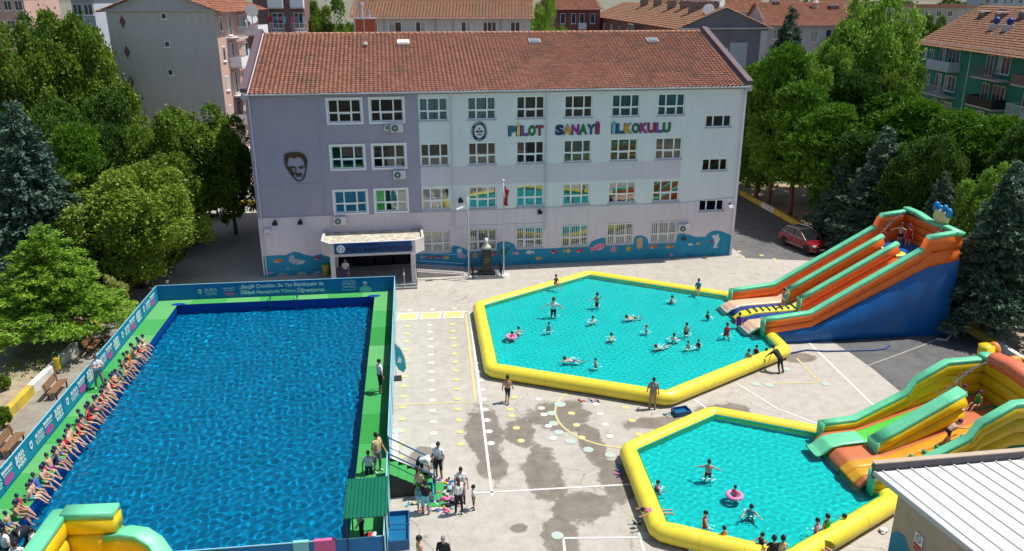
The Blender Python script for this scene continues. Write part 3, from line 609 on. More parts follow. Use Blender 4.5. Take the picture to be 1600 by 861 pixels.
star(26.7,.95,.34,'pink'); star(27.9,.93,.3,'gold'); poly('jellyfish', ellp(28.8,1.58,.27,.22,16), -.012, .004, FC['peach'], mural); poly('jellyfish', [(28.6,1.42),(29.0,1.42),(29.05,.85),(28.9,1.05),(28.8,.75),(28.7,1.05),(28.58,.9)], -.0128, .004, FC['peach'], mural)
fish(29.85,1.0,.55,'orange'); fish(31.2,.96,.55,'orange',1); star(31.45,.24,.2,'pink'); poly('turtle', ellp(32.4,1.58,.25,.2,14), -.012, .004, FC['dark'], mural); fish(32.95,1.05,.35,'white'); fish(33.6,1.1,.32,'gold'); star(34.7,1.2,.18,'crim')
poly('dolphin', [(34.7,1.6),(34.85,1.78),(35.0,1.7),(35.3,1.85),(35.28,1.6),(35.42,1.4),(35.3,1.1),(35.15,.8),(35.35,.72),(35.05,.66),(34.9,.72),(35.0,.95),(34.95,1.3),(34.85,1.5)], -.012, .004, FC['white'], mural)
for x, s in ((16.6,.6),(19.8,.7),(22.6,.55),(25.9,.6),(30.2,.5),(32.95,.7),(34.9,.8),(14.5,.5)): weed(x,.08,s)

# things fixed to the facade
ACW = mat('ac_casing', (.66,.67,.66), .4, .05); ACD = mat('ac_grille', (.10,.14,.14), .5, .1)
def aircon(x, z, label):
    t = thing('air_conditioner', label, 'air conditioner', sch(x, 0, z), SANG, 'air conditioners on the school wall')
    MB().bev(-.45,.45,-.42,-.1,-.3,.3,.03).build('casing', ACW, t)
    b = MB(); b.prism(ellp(-.14,0,.24,.24,20), -.435, -.422, 'y')
    f = b.build('fan_grille', ACD, t); MB().prism(ellp(-.14,0,.07,.07,12), -.445, -.436, 'y').build('fan_hub', ACW, f)
    b = MB(); b.box(-.35,-.3,-.4,-.001,-.36,-.305); b.box(.3,.35,-.4,-.001,-.36,-.305); b.build('bracket', GUT, t)
aircon(10.3,10.84,'white air conditioner under the top floor window of the lavender wall'); aircon(10.33,7.45,'white air conditioner under the third floor window of the lavender wall')
aircon(5.85,4.15,'white air conditioner just above the entrance canopy'); aircon(32.25,2.5,'white air conditioner near the right end of the facade')
t = thing('wall_vent', 'small white duct beside the topmost air conditioner', 'vent', sch(9.6,0,10.86), SANG); b = MB(); b.obox((0,-.12,0), (.34,.24,.42), 0, .3, .3); b.build('duct_box', ACW, t); b = MB(); b.obox((.02,-.25,.02), (.22,.05,.28), 0, .3, .3); b.build('louvre', ACD, t)
def flood(x, z, label, white=False):
    t = thing('floodlight', label, 'lamp', sch(x, 0, z), SANG, 'floodlights on the school wall')
    b = MB(); b.obox((0,-.3,0), (.36,.14,.26), 0, -.5); b.build('lamp_housing', ACW if white else BLACK, t)
    b = MB(); b.obox((0,-.375,-.04), (.3,.02,.2), 0, -.5); b.build('lamp_glass', mat('lamp_lens', (.55,.55,.48), .2, .05), t)
    b = MB(); b.tube([(0,-.01,.1),(0,-.25,.08)], .03, 6); b.box(-.1,.1,-.03,-.001,.0,.2); b.build('bracket', BLACK, t)
flood(1.2,4.1,'black floodlight at the far left of the facade'); flood(3.0,4.1,'black floodlight left of the entrance canopy'); flood(14.75,5.3,'small black floodlight behind the lamp post'); flood(20.75,4.2,'black floodlight beside the middle downpipe'); flood(35.95,4.12,'white floodlight at the right corner of the facade', True)
t = thing('meter_box', 'pale meter box on the wall at the left corner', 'box', sch(.62,0,3.6), SANG); MB().bev(-.25,.25,-.22,-.001,-.2,.1,.015).build('case', ACW, t); MB().box(-.08,.08,-.16,-.03,-.35,-.201).build('pipe_outlet', GUT, t)
t = thing('notice_plate', 'small white notice on the pink wall between barred windows', 'sign', sch(21.85,0,1.75), SANG); MB().box(-.17,.17,-.02,-.001,-.2,.2).build('plate', WHITE, t); MB().box(-.12,.12,-.024,-.0205,-.1,.12).build('print', mat('notice_print', (.6,.62,.66), .6, .2, 30), t)
# flag pole, lamp post, bust
fp = gp(787, 431)
t = thing('flag_pole', 'tall steel flag pole with a limp red flag before the school', 'flag pole', fp)
b = MB(); b.tube([(0,0,0),(0,0,3.5),(0,0,7.2)], [.06,.05,.035], 10); b.build('pole', STEEL, t, smooth=True); MB().ell((0,0,7.25), (.08,.08,.08)).build('finial', WHITE, t, smooth=True); MB().lathe([(.42,0),(.40,.12),(.1,.14)], 16).build('pole_base', WHITE, t)
V = []; F = []; n, k = 14, 12
for i in range(n+1):
    for j in range(k+1):
        a, h = i/n, j/k; V.append((.06+a*.36*(1-.35*h)+.05*math.sin(a*9+h*4), -.05-.17*math.sin(a*12+h*2.5)*a, 6.85-h*1.45-a*.35*(1-h)))
for i in range(n):
    for j in range(k): F.append((i*(k+1)+j, (i+1)*(k+1)+j, (i+1)*(k+1)+j+1, i*(k+1)+j+1))
fl = MB().add(V, F).build('flag', mat('flag_red', (.50,.01,.015), .7, .1), t, smooth=True)
poly('crescent', [(.12+.11*math.cos(a), 6.2+.11*math.sin(a)) for a in [R(40+d*28) for d in range(11)]] + [(.145+.08*math.cos(a), 6.2+.08*math.sin(a)) for a in [R(320-d*28) for d in range(11)]], -.2, .01, WHITE, fl)
lp = gp(733, 433)
t = thing('lamp_post', 'slim grey lamp post with a white lamp arm left of the bust', 'lamp post', lp)
b = MB(); b.tube([(0,0,0),(0,0,3),(0,0,6.1)], [.07,.055,.045], 10); b.build('pole', STEEL, t, smooth=True); b = MB(); b.tube([(0,0,5.6),(-.25,-.1,5.5),(-.45,-.15,5.35)], .03, 6); b.build('arm', STEEL, t); b = MB(); b.obox((-.5,-.17,5.32), (.62,.24,.1), .3, 0, -.35); b.build('lamp_head', WHITE, t); MB().lathe([(.3,0),(.28,.08),(.1,.1)], 12).build('pole_base', CONC, t)
bp_ = gp(760, 431) + Vector((0,.3,0))
t = thing('bust_monument', 'pale bust on a tall dark stone pedestal inside a railing', 'monument', bp_, SANG)
DST = mat('pedestal_black_stone', (.025,.028,.028), .25, .3, 4); BST = mat('bust_stone', (.62,.58,.48), .6, .1)
b = MB(); b.bev(-.62,.62,-.5,.5,0,.3,.02); b.prism([(-.42,.3),(.42,.3),(.33,2.0),(-.33,2.0)], -.33, .33, 'y'); b.build('pedestal', DST, t)
b = MB(); b.bev(-.24,.24,-.35,-.331,.95,1.6,.005); pq = b.build('plaque', mat('plaque_green', (.02,.06,.03), .4, .3, 20), t)
b = MB(); b.prism([(-.22,1.1),(.22,1.1),(.22,1.13),(-.22,1.13)], -.356, -.351, 'y'); b.prism([(-.18,1.3),(.18,1.3),(.18,1.33),(-.18,1.33)], -.356, -.351, 'y'); b.build('inscription', mat('plaque_gold', (.5,.4,.1), .4, .2), pq)
b = MB(); b.lathe([(.34,0),(.36,.12),(.30,.24),(.16,.36),(.11,.44)], 16, (0,0,2.0), sy=.65); b.ell((0,-.02,2.62), (.15,.18,.21), 14, 10); b.ell((0,-.2,2.6), (.03,.05,.045), 8, 6); b.ell((0,.02,2.70), (.165,.175,.17), 14, 8); b.build('bust', BST, t, smooth=True)
b = MB()
for (x0, y0, x1, y1) in ((-1.05,-.95,1.05,-.95),(1.05,-.95,1.05,.7),(1.05,.7,-1.05,.7),(-1.05,.7,-1.05,-.95)):
    L_ = math.hypot(x1-x0, y1-y0); k = int(L_/.14)
    for i in range(k): f_ = i/k; b.tube([(x0+(x1-x0)*f_, y0+(y1-y0)*f_, .1), (x0+(x1-x0)*f_, y0+(y1-y0)*f_, .95)], .011, 5)
    b.tube([(x0,y0,.85),(x1,y1,.85)], .02, 6); b.tube([(x0,y0,.15),(x1,y1,.15)], .02, 6)
b.build('railing', BLACK, t); MB().box(-1.15,1.15,-1.05,.8,.0,.1).build('plinth', STEP, t)
t = thing('litter_bin', 'yellow litter bin against the mural left of the entrance', 'bin', sch(4.55,-.35,0), SANG); MB().lathe([(.2,0),(.22,.1),(.24,.85),(.2,.86)], 16).build('bin_body', WY, t, smooth=False); MB().lathe([(.25,.86),(.25,.92),(.12,.98)], 16).build('bin_rim', mat('bin_green', (.04,.25,.06), .5), t)
# ------------------------------------------------------------------ water
def watermat(name, tint):
    m = bpy.data.materials.new(name); m.use_nodes = True; t = m.node_tree; t.nodes.remove(t.nodes['Principled BSDF'])
    g = t.nodes.new('ShaderNodeBsdfGlass'); g.inputs['IOR'].default_value = 1.33; g.inputs['Roughness'].default_value = 0; g.inputs['Color'].default_value = (*tint, 1)
    t.links.new(g.outputs[0], t.nodes['Material Output'].inputs[0]); return m
def water_sheet(name, polyg, z, m, label, seed, step=.06, amp=1.0, kr=(7,15), ang=0):
    """a real rippled water surface over a convex polygon"""
    P = np.array([(p[0], p[1]) for p in polyg]); ca, sa = math.cos(ang), math.sin(ang); Rm = np.array([[ca, -sa], [sa, ca]]); Q = P @ Rm; lo, hi = Q.min(0), Q.max(0)
    nx, ny = int((hi[0]-lo[0])/step)+1, int((hi[1]-lo[1])/step)+1; xs = np.linspace(lo[0], hi[0], nx+1); ys = np.linspace(lo[1], hi[1], ny+1); X, Y = np.meshgrid(xs, ys)
    W = np.stack([X.ravel(), Y.ravel()], 1); inside = np.ones(len(W), bool); n = len(Q); area = sum(Q[i][0]*Q[(i+1)%n][1]-Q[(i+1)%n][0]*Q[i][1] for i in range(n)); sg = 1 if area > 0 else -1
    for i in range(n):
        a, b_ = Q[i], Q[(i+1) % n]; inside &= sg*((b_[0]-a[0])*(W[:,1]-a[1])-(b_[1]-a[1])*(W[:,0]-a[0])) >= -1e-4
    rs = np.random.RandomState(seed); Z = np.zeros(len(W))
    for i in range(46):
        k = rs.uniform(*kr); a = rs.uniform(0, 6.283); Z += amp*.62/(k*k)*np.sin(k*(W[:,0]*math.cos(a)+W[:,1]*math.sin(a))+rs.uniform(0, 6.283))
    for i in range(14):
        k = rs.uniform(1.5,4); a = rs.uniform(0, 6.283); Z += amp*.012/k*np.sin(k*(W[:,0]*math.cos(a)+W[:,1]*math.sin(a))+rs.uniform(0, 6.283))
    G_ = inside.reshape(ny+1, nx+1); cell = G_[:-1,:-1] | G_[1:,:-1] | G_[:-1,1:] | G_[1:,1:]; J, I = np.nonzero(cell); b0 = J*(nx+1)+I; F = np.stack([b0, b0+1, b0+nx+2, b0+nx+1], 1)
    used = np.unique(F); remap = np.full(len(W), -1); remap[used] = np.arange(len(used)); V2 = W[used] @ Rm.T
    me = np_mesh(name, np.column_stack([V2, z+Z[used]]), remap[F], [m], smooth=True); o_ = struct(link(name, me), label); o_.cycles.is_caustics_caster = True; return o_
def wet(o_):
    o_.cycles.is_caustics_receiver = True; return o_
def linermat(name, base, vary): return mat(name, base, .6, vary, .5, spec=0)
# ------------------------------------------------------------------ the big framed pool with its green deck and banner fence
PO = gp(244, 447, 2.2); PANG = R(7.0); PW_, PF = 15.15, -27.35
def pool(u, v, z=0): return Vector((PO.x+u*math.cos(PANG)-v*math.sin(PANG), PO.y+u*math.sin(PANG)+v*math.cos(PANG), z))
ORG = Vector((PO.x, PO.y, 0))
big = thing('swimming_pool', 'large rectangular raised pool with blue water and green carpet deck', 'pool', ORG, PANG)
LINER = linermat('liner_deep_blue', (.004,.235,.415), .10); LWALL = mat('liner_wall_blue', (.0,.05,.30), .5, .12, 2)
CARP = [mat('carpet_green_a', (.045,.31,.075), .95, .12, 8, bump=.3, bscale=120), mat('carpet_green_b', (.10,.36,.115), .95, .12, 8, bump=.3, bscale=120), mat('carpet_green_c', (.025,.245,.045), .95, .12, 8, bump=.3, bscale=120)]
u0, u1, v0, v1, DZ, WZ = 1.38, 13.85, -.88, -26.25, 1.2, .80
b = MB(); b.box(0.05,PW_-.05,PF+.05,-.05,0,.03); wet(b.build('basin_floor', LINER, big))
b = MB(); b.box(.05,u0,PF+.05,-.05,.031,1.17); b.box(u1,PW_-.05,PF+.05,-.05,.031,1.17); b.box(u0+.001,u1-.001,v0,-.051,.032,1.169); b.box(u0+.001,u1-.001,PF+.051,v1,.032,1.169); wet(b.build('basin_wall', LWALL, big))
def strip(x0, x1, y0, y1, along, n, seq):
    for i in range(n):
        m = MB()
        if along == 'v': a, c = y0+(y1-y0)*i/n, y0+(y1-y0)*(i+1)/n; m.bev(x0,x1,min(a,c)+.006,max(a,c)-.006,1.171,DZ,.008)
        else: a, c = x0+(x1-x0)*i/n, x0+(x1-x0)*(i+1)/n; m.bev(min(a,c)+.006,max(a,c)-.006,y0,y1,1.171,DZ,.008)
        m.build('carpet_panel', CARP[seq[i % len(seq)]], big)
strip(.06, u0+.03, -.9, PF+.06, 'v', 11, [1,0,1,0,2,1,0,1,0,1,1]); strip(u1-.03, PW_-.06, -.9, PF+.06, 'v', 10, [1,0,2,1,0,0,2,0,1,0])
strip(.06, PW_-.06, -.895, -.06, 'u', 7, [1,0,1,0,1,0,1]); strip(u0+.04, u1-.04, PF+.06, v1+.03, 'u', 5, [1,0,1,0,1])
for x in (u0+.08, u1-.08): MB().prism([(x+.42*math.cos(k*math.pi/12), v0+.02+.2*math.sin(k*math.pi/12)) for k in range(24)], DZ+.001, DZ+.02, 'z').build('liner_flap', LWALL, big)
wt = water_sheet('pool_water', [pool(u0,v0),pool(u1,v0),pool(u1,v1),pool(u0,v1)], WZ, watermat('water_blue', (.60,.90,.96)), 'rippled deep blue water of the large pool', 5, .042, .6, (10,23), PANG)
BAN = mat('banner_teal', (.0,.20,.35), .5, .08, 1.2); BANO = mat('banner_back', (.28,.56,.66), .5, .08, 1.2); BANB = mat('banner_blue', (.0,.16,.42), .5, .08, 1.2); BTX = mat('banner_print_white', (.62,.74,.78), .6, .03); BPK = mat('banner_print_magenta', (.42,.06,.30), .6, .05); RAIL = mat('rail_blue', (.01,.10,.22), .4, .1)
def fence(label, p, q, m, n, group='banner fence sides around the large pool'):
    p, q = pool(*p), pool(*q); d = q-p; t = thing('banner_fence', label, 'fence', p, math.atan2(d.y, d.x), group); L_ = d.length; t['L'] = L_
    for i in range(n):
        a, c = L_*i/n, L_*(i+1)/n; pn = MB()
        V = []; F = []; k = 10
        for j in range(k+1):
            x = a+.012+(c-a-.024)*j/k; wob = .012*math.sin(j*1.3+i*2.1)
            V += [(x,-.02+wob,.05),(x,-.02+wob,2.2+.012*math.sin(j*2.1+i)),(x,.02+wob,2.2+.012*math.sin(j*2.1+i)),(x,.02+wob,.05)]
        pn.add(V, [(4*j+s, 4*j+4+s, 4*j+4+(s+1)%4, 4*j+(s+1)%4) for j in range(k) for s in range(4)] + [(0,1,2,3),(4*k,4*k+3,4*k+2,4*k+1)])
        for fi in range(4*k): pn.m[fi] = 0 if fi % 4 in (0, 1) else 1
        pn.build('banner_panel', m, t)
        MB().tube([(a+.02,0,0),(a+.02,0,2.23)], .03, 8).build('post', RAIL, t)
    MB().tube([(0,0,2.225),(L_,0,2.225)], .022, 6).build('top_rail', BANO, t)
    return t
# for every side the first material is the face towards the deck
fb = fence('teal back fence of the large pool with the long swimming slogan', (0,0), (PW_,0), [BANB,BANO], 6)
fl_ = fence('teal left fence of the large pool with repeated white and magenta logos', (0,PF), (0,-.05), [BAN,BANO], 9)
ST0, ST1 = -20.6, -21.85
fr1 = fence('right fence of the large pool from the back corner to the stairs', (PW_,-.05), (PW_,ST0), [BANB,BANO], 7)
fr2 = fence('short right fence of the large pool in front of the stairs', (PW_,ST1), (PW_,PF), [BANB,BANO], 2)
ff = fence('front fence of the large pool at the bottom of the picture', (PW_-.05,PF), (.05,PF), [BAN,BANB], 5)
# the left fence: inner face looks to +u, so its print sits on that side
def print_on(t, x, z, s, size, side=-1, m=BTX, off=.004):
    o_ = link('lettering', text_mesh(s, size, .002, off*size, m), t, (x, side*.045, z))
    if side > 0: o_.rotation_euler = (0,0,math.pi)
    return o_
print_on(fb, 7.9, 1.83, 'Sevgili Çocuklar, Bu Yaz Büyükşehir ile', .33, -1, BTX, .03); print_on(fb, 7.9, 1.42, 'Neşeli Havuzlarda Yüzme Öğreniyoruz.', .33, -1, BTX, .03)
def shield(t, x, z, side, s=1):
    o_ = poly('emblem', [(-.11*s,.17*s),(.11*s,.17*s),(.11*s,-.05*s),(0,-.17*s),(-.11*s,-.05*s)], .002, .004, BTX, t, (x, side*.045, z)); poly('emblem', [(-.05*s,.1*s),(.05*s,.1*s),(.05*s,-.04*s),(-.05*s,-.04*s)], -.003, .003, BAN, t, (x, side*.045, z))
shield(fb, 2.65, 1.7, -1); print_on(fb, 3.35, 1.72, 'BURSA', .26); print_on(fb, 3.35, 1.58, 'BÜYÜKŞEHİR', .12); print_on(fb, 3.35, 1.46, 'BELEDİYESİ', .12)
print_on(fb, 4.5, 1.82, 'Büyükşehir', .17); print_on(fb, 4.5, 1.68, 'Belediyespor', .13); poly('print_oval', ellp(0,0,.34,.13), .0, .004, BPK, fb, (4.5,-.045,1.5)); print_on(fb, 4.5, 1.46, 'spor okulu', .11, -1).location.y = -.055
print_on(fb, 5.45, 1.76, 'BURSA', .2); print_on(fb, 5.45, 1.6, 'SPORLA', .15); print_on(fb, 5.5, 1.45, 'BAŞLA', .2)
for a, b_, c, d in ((-.42,.42,.3,.32),(-.42,.42,-.32,-.30),(-.42,-.40,-.3,.3),(.40,.42,-.3,.3)): poly('print_frame', [(a,c),(b_,c),(b_,d),(a,d)], 0, .004, BTX, fb, (12.15,-.045,1.72))
print_on(fb, 12.15, 1.78, 'ALİNUR', .2); print_on(fb, 12.15, 1.56, 'AKTAŞ', .2)
SKP = mat('printed_skin', (.42,.30,.24), .6, .05); poly('printed_figure', [(-.4,-.5),(-.36,-.2),(-.15,-.08),(.15,-.08),(.36,-.2),(.4,-.5)], 0, .004, mat('printed_shirt', (.18,.45,.52), .6, .05), fb, (13.2,-.045,1.72)); poly('printed_figure', ellp(0,.06,.13,.17), -.005, .004, SKP, fb, (13.2,-.045,1.72)); poly('printed_figure', [(-.14,.1),(.14,.1),(.1,.24),(-.1,.24)], -.01, .003, BTX, fb, (13.2,-.045,1.72))
Lf = fl_['L']; x = .7; k = 0
while x < Lf-.8:   # fence runs front to back; its deck face is the right hand (-y) side
    kk = k % 4
    if kk == 0: shield(fl_, x, 1.75, -1, 1.15); x += .75
    elif kk == 1: print_on(fl_, x+.1, 1.80, 'BURSA', .26, -1, BTX, .03); print_on(fl_, x+.1, 1.63, 'BÜYÜKŞEHİR', .14); print_on(fl_, x+.1, 1.49, 'BELEDİYESİ', .14); x += 1.05
    elif kk == 2:
        print_on(fl_, x, 1.92, 'Büyükşehir', .2, -1, BTX, .05); print_on(fl_, x, 1.76, 'Belediyespor', .15); poly('print_oval', ellp(0,0,.40,.17), .0, .004, BPK, fl_, (x,-.045,1.52)); x += 1.1
    else: print_on(fl_, x, 1.86, 'BURSA', .25, -1, BTX, .05); print_on(fl_, x, 1.66, 'SPORLA', .22, -1, BTX, .05); print_on(fl_, x+.06, 1.44, 'BAŞLA', .24, -1, BTX, .05); x += 1.05
    k += 1
for f_ in (fb, fl_, fr1, fr2, ff): del f_['L']
# stairs down from the deck
stt = thing('pool_stairs', 'green carpeted stairs with blue handrails leading up to the large pool', 'stairs', pool(PW_, ST1), PANG)
wst = ST0-ST1
for i in range(5):
    z = DZ-.2-.2*i; m = MB(); m.bev(.02+i*.36,.02+(i+1)*.36,.02,wst-.02,z-.05,z,.01); m.build('tread', CARP[0], stt); m = MB(); m.box(.02+i*.36,.03+i*.36,.03,wst-.03,z,z+.16); m.build('riser', CARP[2], stt)
for ya in (.0, wst-.015): m = MB(); m.prism([(.03,0),(1.82,0),(1.82,.16),(.03,1.15)], ya, ya+.015, 'y'); m.build('side_panel', BLACK, stt)
for y in (.0, wst):
    m = MB(); m.tube([(.0,y,DZ+.95),(1.9,y,.95)], .035, 8); m.tube([(1.9,y,.95),(1.9,y,.0)], .03, 8); m.tube([(.0,y,DZ+.95),(.0,y,0)], .04, 8); m.tube([(.05,y,DZ+.45),(1.85,y,.45)], .018, 6); m.build('handrail', RAIL, stt)
# sheet-roofed shelter at the front right corner of the deck
q = [gp(552,750,3.3), gp(599,748,3.3), gp(598,804,3.3), gp(541,806,3.3)]; c0 = sum(q, Vector())/4
sh = thing('deck_shelter', 'small shelter with a green ribbed roof on the pool deck', 'shelter', (c0.x,c0.y,DZ), PANG)
RG = mat('roof_sheet_green', (.006,.13,.075), .35, .15, 3); hw, hl = .74, 1.12
V = []; F = []; n = 44
for i in range(n+1):
    x = -hw+2*hw*i/n; z = 2.1+.018*(1 if (i//2) % 2 else -1)
    V += [(x,-hl,z-.05),(x,hl,z+.05)]
for i in range(n): F.append((2*i,2*i+2,2*i+3,2*i+1))
ro = MB().add(V, F).build('roof_sheet', RG, sh); md = ro.modifiers.new('thickness', 'SOLIDIFY'); md.thickness = .012
for x in (-hw+.08, hw-.08):
    for y in (-hl+.1, hl-.1): MB().box(x-.025,x+.025,y-.025,y+.025,0,2.07).build('post', BLACK, sh)
m = MB(); m.box(-hw+.05,hw-.05,hl-.13,hl-.08,1.98,2.05); m.box(-hw+.05,hw-.05,-hl+.08,-hl+.13,1.96,2.03); m.build('roof_frame', BLACK, sh)
# ------------------------------------------------------------------ the two yellow-rimmed inflatable pools
YEL = mat('vinyl_yellow', (.82,.66,.055), .34, .05, 2, bump=.12, bscale=5, spec=.5)
YSEAM = mat('vinyl_yellow_seam', (.74,.585,.045), .4, .05)
def rim_pool(name, label, pts, wlabel, seed):
    t = thing(name, label, 'pool'); r = .41; P = [Vector((*p, r)) for p in pts]; n = len(P); path = []; rr = []
    for i in range(n):
        a, b_, c = P[i-1], P[i], P[(i+1) % n]; d1 = (b_-a).normalized(); d2 = (c-b_).normalized(); L_ = (c-b_).length
        path += [b_-d1*.5, b_-d1*.16, b_+d2*.16, b_+d2*.5]; rr += [r*.99, r*.96, r*.96, r*.99]
        for k in range(1, 8): path.append(b_.lerp(c, k/8) + Vector((0,0,0))); rr.append(r*(1.0+.012*math.sin(k*2.3+i+seed)))
    b_ = MB(); b_.tube(path, rr, 20, closed=True); b_.build('inflated_rim', YEL, t, smooth=True)
    for i in range(n):
        for f_ in (.33, .67):
            c = P[i].lerp(P[(i+1) % n], f_); d = (P[(i+1) % n]-P[i]).normalized(); b_ = MB(); b_.tube([c-d*.012, c+d*.012], r*1.02, 20, caps=False); b_.build('seam', YSEAM, t, smooth=True)
    f_ = MB(); f_.prism([(p.x,p.y) for p in P], .006, .03, 'z'); wet(f_.build('pool_floor', TURQ, t))
    E = []; Q_ = [Vector((p.x,p.y)) for p in P]; cen_ = sum(Q_, Vector((0,0)))/n; ins = []
    for i in range(n):
        a, b_ = Q_[i], Q_[(i+1) % n]; d = (b_-a).normalized(); nn = Vector((-d.y, d.x)); nn = nn if nn.dot(cen_-a) > 0 else -nn; E.append((a+nn*.375, d))
    for i in range(n):
        (p1, d1), (p2, d2) = E[i-1], E[i]; k_ = ((p2-p1).x*d2.y-(p2-p1).y*d2.x)/(d1.x*d2.y-d1.y*d2.x); ins.append(p1+d1*k_)
    sk = MB()
    for i in range(n): a, b_ = ins[i], ins[(i+1) % n]; sk.add([(a.x,a.y,.03),(b_.x,b_.y,.03),(b_.x,b_.y,.65),(a.x,a.y,.65)], [(0,1,2,3)])
    wet(sk.build('liner_skirt', TURQ, t)); water_sheet('pool_water', ins, .58, TWAT, wlabel, 20+seed, .042, .36, (13,28)); return t
TURQ = linermat('liner_turquoise', (.02,.72,.71), .06); TWAT = watermat('water_turquoise', (.70,.98,.97))
O1 = [gp(*q, .42)[:2] for q in ((748,480),(919,431),(1140,465),(1225,548),(1042,622),(768,578))]
O2 = [gp(*q, .42)[:2] for q in ((981,705),(1112,647),(1302,682),(1392,785),(1235,878),(1030,829))]
rim_pool('inflatable_pool', 'six sided yellow rimmed inflatable pool beside the orange slide', O1, 'turquoise water of the pool by the orange slide', 0)
rim_pool('inflatable_pool', 'six sided yellow rimmed inflatable pool beside the yellow slide', O2, 'turquoise water of the pool by the yellow slide', 1)
# ------------------------------------------------------------------ inflatable slides
def vinyl(name, c): return mat('vinyl_'+name, c, .42, .09, 2.5, bump=.6, bscale=5, spec=.45, dirt=tuple(min(1,x*.72+.03) for x in c), dscale=1.1)
V_OR, V_MI, V_BL, V_PE, V_GR, V_RD, V_DB = vinyl('orange', (.78,.15,.015)), vinyl('mint', (.14,.58,.33)), vinyl('blue', (.0,.10,.34)), vinyl('peach', (.72,.46,.30)), vinyl('green', (.01,.25,.13)), vinyl('rust', (.55,.16,.06)), vinyl('navy_blue', (.0,.035,.20))
V_LG = vinyl('lime', (.10,.55,.06)); V_YE = vinyl('warm_yellow', (.80,.57,.015)); V_OL = vinyl('amber', (.66,.32,.02)); V_WH = vinyl('milk', (.72,.66,.58)); V_CO = vinyl('coral', (.68,.16,.08))
def interp(S, Z, s):
    for i in range(len(S)-1):
        if S[i] <= s <= S[i+1]: return Z[i]+(Z[i+1]-Z[i])*(s-S[i])/(S[i+1]-S[i]+1e-9)
    return Z[0] if s < S[0] else Z[-1]
def rolls(t, name, S, Ztop, Zbot, y, th, n, m, cap, mcap, extra=8):
    """a side wall: n bulging rolls stacked between two profiles and a flatter cap on top"""
    ss = []
    for i in range(len(S)-1):
        k = max(1, int((S[i+1]-S[i])/.7))
        for j in range(k): ss.append(S[i]+(S[i+1]-S[i])*j/k)
    ss.append(S[-1]); b_ = MB()
    for r in range(n):
        path = []; hh = []
        for s in ss:
            zt, zb = interp(S, Ztop, s)-.1, interp(S, Zbot, s); h = (zt-zb)/n; path.append((s, y, zb+h*(r+.5))); 
            i = ss.index(s); sl = 1.0
            hh.append(h/2*1.06*math.cos(math.atan2(interp(S, Zbot, s+.1)-interp(S, Zbot, s-.1), .2)))
        b_.sweep(path, (0,1,0), th/2, hh, 14, 0, .62)
    wall = b_.build(name, m, t, smooth=True); c = MB(); path = [(s, y, interp(S, Ztop, s)-.10) for s in ss]
    c.sweep(path, (0,1,0), th/2*.84, .135, 16, 0, .42); c.build('wall_cap', mcap, wall, smooth=True)
    b_ = MB(); zt, zb = Ztop[0], Zbot[0]; b_.sweep([(S[0]-.03,y,zb),(S[0]-.03,y,zt)], (0,1,0), th/2*1.06, .07, 10, 0, .6); b_.build('wall_end', mcap, wall, smooth=True)
    return wall
def bed(t, name, pts, y0, y1, m, h=.14, ribs=0):
    b_ = MB(); n = max(1, ribs)
    for i in range(n):
        a, c = y0+(y1-y0)*i/n, y0+(y1-y0)*(i+1)/n; ss = []
        for (p, q_) in zip(pts, pts[1:]):
            for k in range(6): ss.append((p[0]+(q_[0]-p[0])*k/6, (a+c)/2, p[1]+(q_[1]-p[1])*k/6))
        ss.append((pts[-1][0], (a+c)/2, pts[-1][1])); b_.sweep(ss, (0,1,0), (c-a)/2*1.02, h, 12, 0, .6)
    return b_.build(name, m, t, smooth=True)
def base_side(t, poly_, y0, y1, m, bulge):
    b_ = MB(); b_.prism(poly_, y0+.05, y1-.05, 'y'); o_ = b_.build('base', m, t)
    xs = [p[0] for p in poly_]; x0, x1 = min(xs), max(xs); top = [p for p in poly_ if p[1] > .01]; top.sort(); V = []; F = []; n, k = 40, 12
    for i in range(n+1):
        x = x0+(x1-x0)*i/n; zt = interp([p[0] for p in top], [p[1] for p in top], x)
        for j in range(k+1):
            f_ = j/k; V.append((x, y0+.04-bulge*math.sin(math.pi*min(1,f_*1.02))**.7*min(1, zt/2)*(math.sin(math.pi*i/n)**.35 if 0 < i < n else 0)-.02*math.sin(i*1.1), zt*f_))
    for i in range(n):
        for j in range(k): F.append((i*(k+1)+j, (i+1)*(k+1)+j, (i+1)*(k+1)+j+1, i*(k+1)+j+1))
    MB().add(V, F).build('base_skin', m, o_, smooth=True)
s1 = thing('inflatable_slide', 'tall orange and mint inflatable slide with blue base and three lanes', 'slide', (15.6,44.55,0), R(7.5))
S = [-.55,2.35,9.0,9.25,11.2]; ZT = [1.62,1.92,5.7,6.4,6.62]; ZB = [.62,.95,4.28,4.4,4.75]
rolls(s1, 'side_wall', S, ZT, ZB, .25, .52, 2, V_OR, 0, V_MI); rolls(s1, 'side_wall', S, ZT, [z-.35 for z in ZB], 5.3, .52, 2, V_OR, 0, V_MI)
b = MB()
for r in range(4): b.sweep([(11.02,.3,4.55+.46*(r+.5)),(11.02,2.7,4.55+.46*(r+.5)+.03),(11.02,5.25,4.55+.46*(r+.5))], (1,0,0), .3, .245, 14, 0, .62)
bw = b.build('back_wall', V_OR, s1, smooth=True); b = MB(); b.sweep([(11.05,-.05,6.5),(11.05,1.4,6.52),(11.05,2.7,6.4),(11.05,4.2,6.62),(11.05,5.55,6.62)], (1,0,0), .25, .13, 16, 0, .42); b.build('wall_cap', V_MI, bw, smooth=True)
S3 = [2.55,8.5]; 
for y in (2.05, 3.7): rolls(s1, 'divider', S3, [2.12,5.5], [.85,4.15], y, .5, 2, V_OR, 0, V_MI)
base_side(s1, [(-.2,0),(11.25,0),(11.3,4.9),(9.1,4.4),(2.7,1.05),(-.3,.7)], .0, 5.5, V_BL, .38)
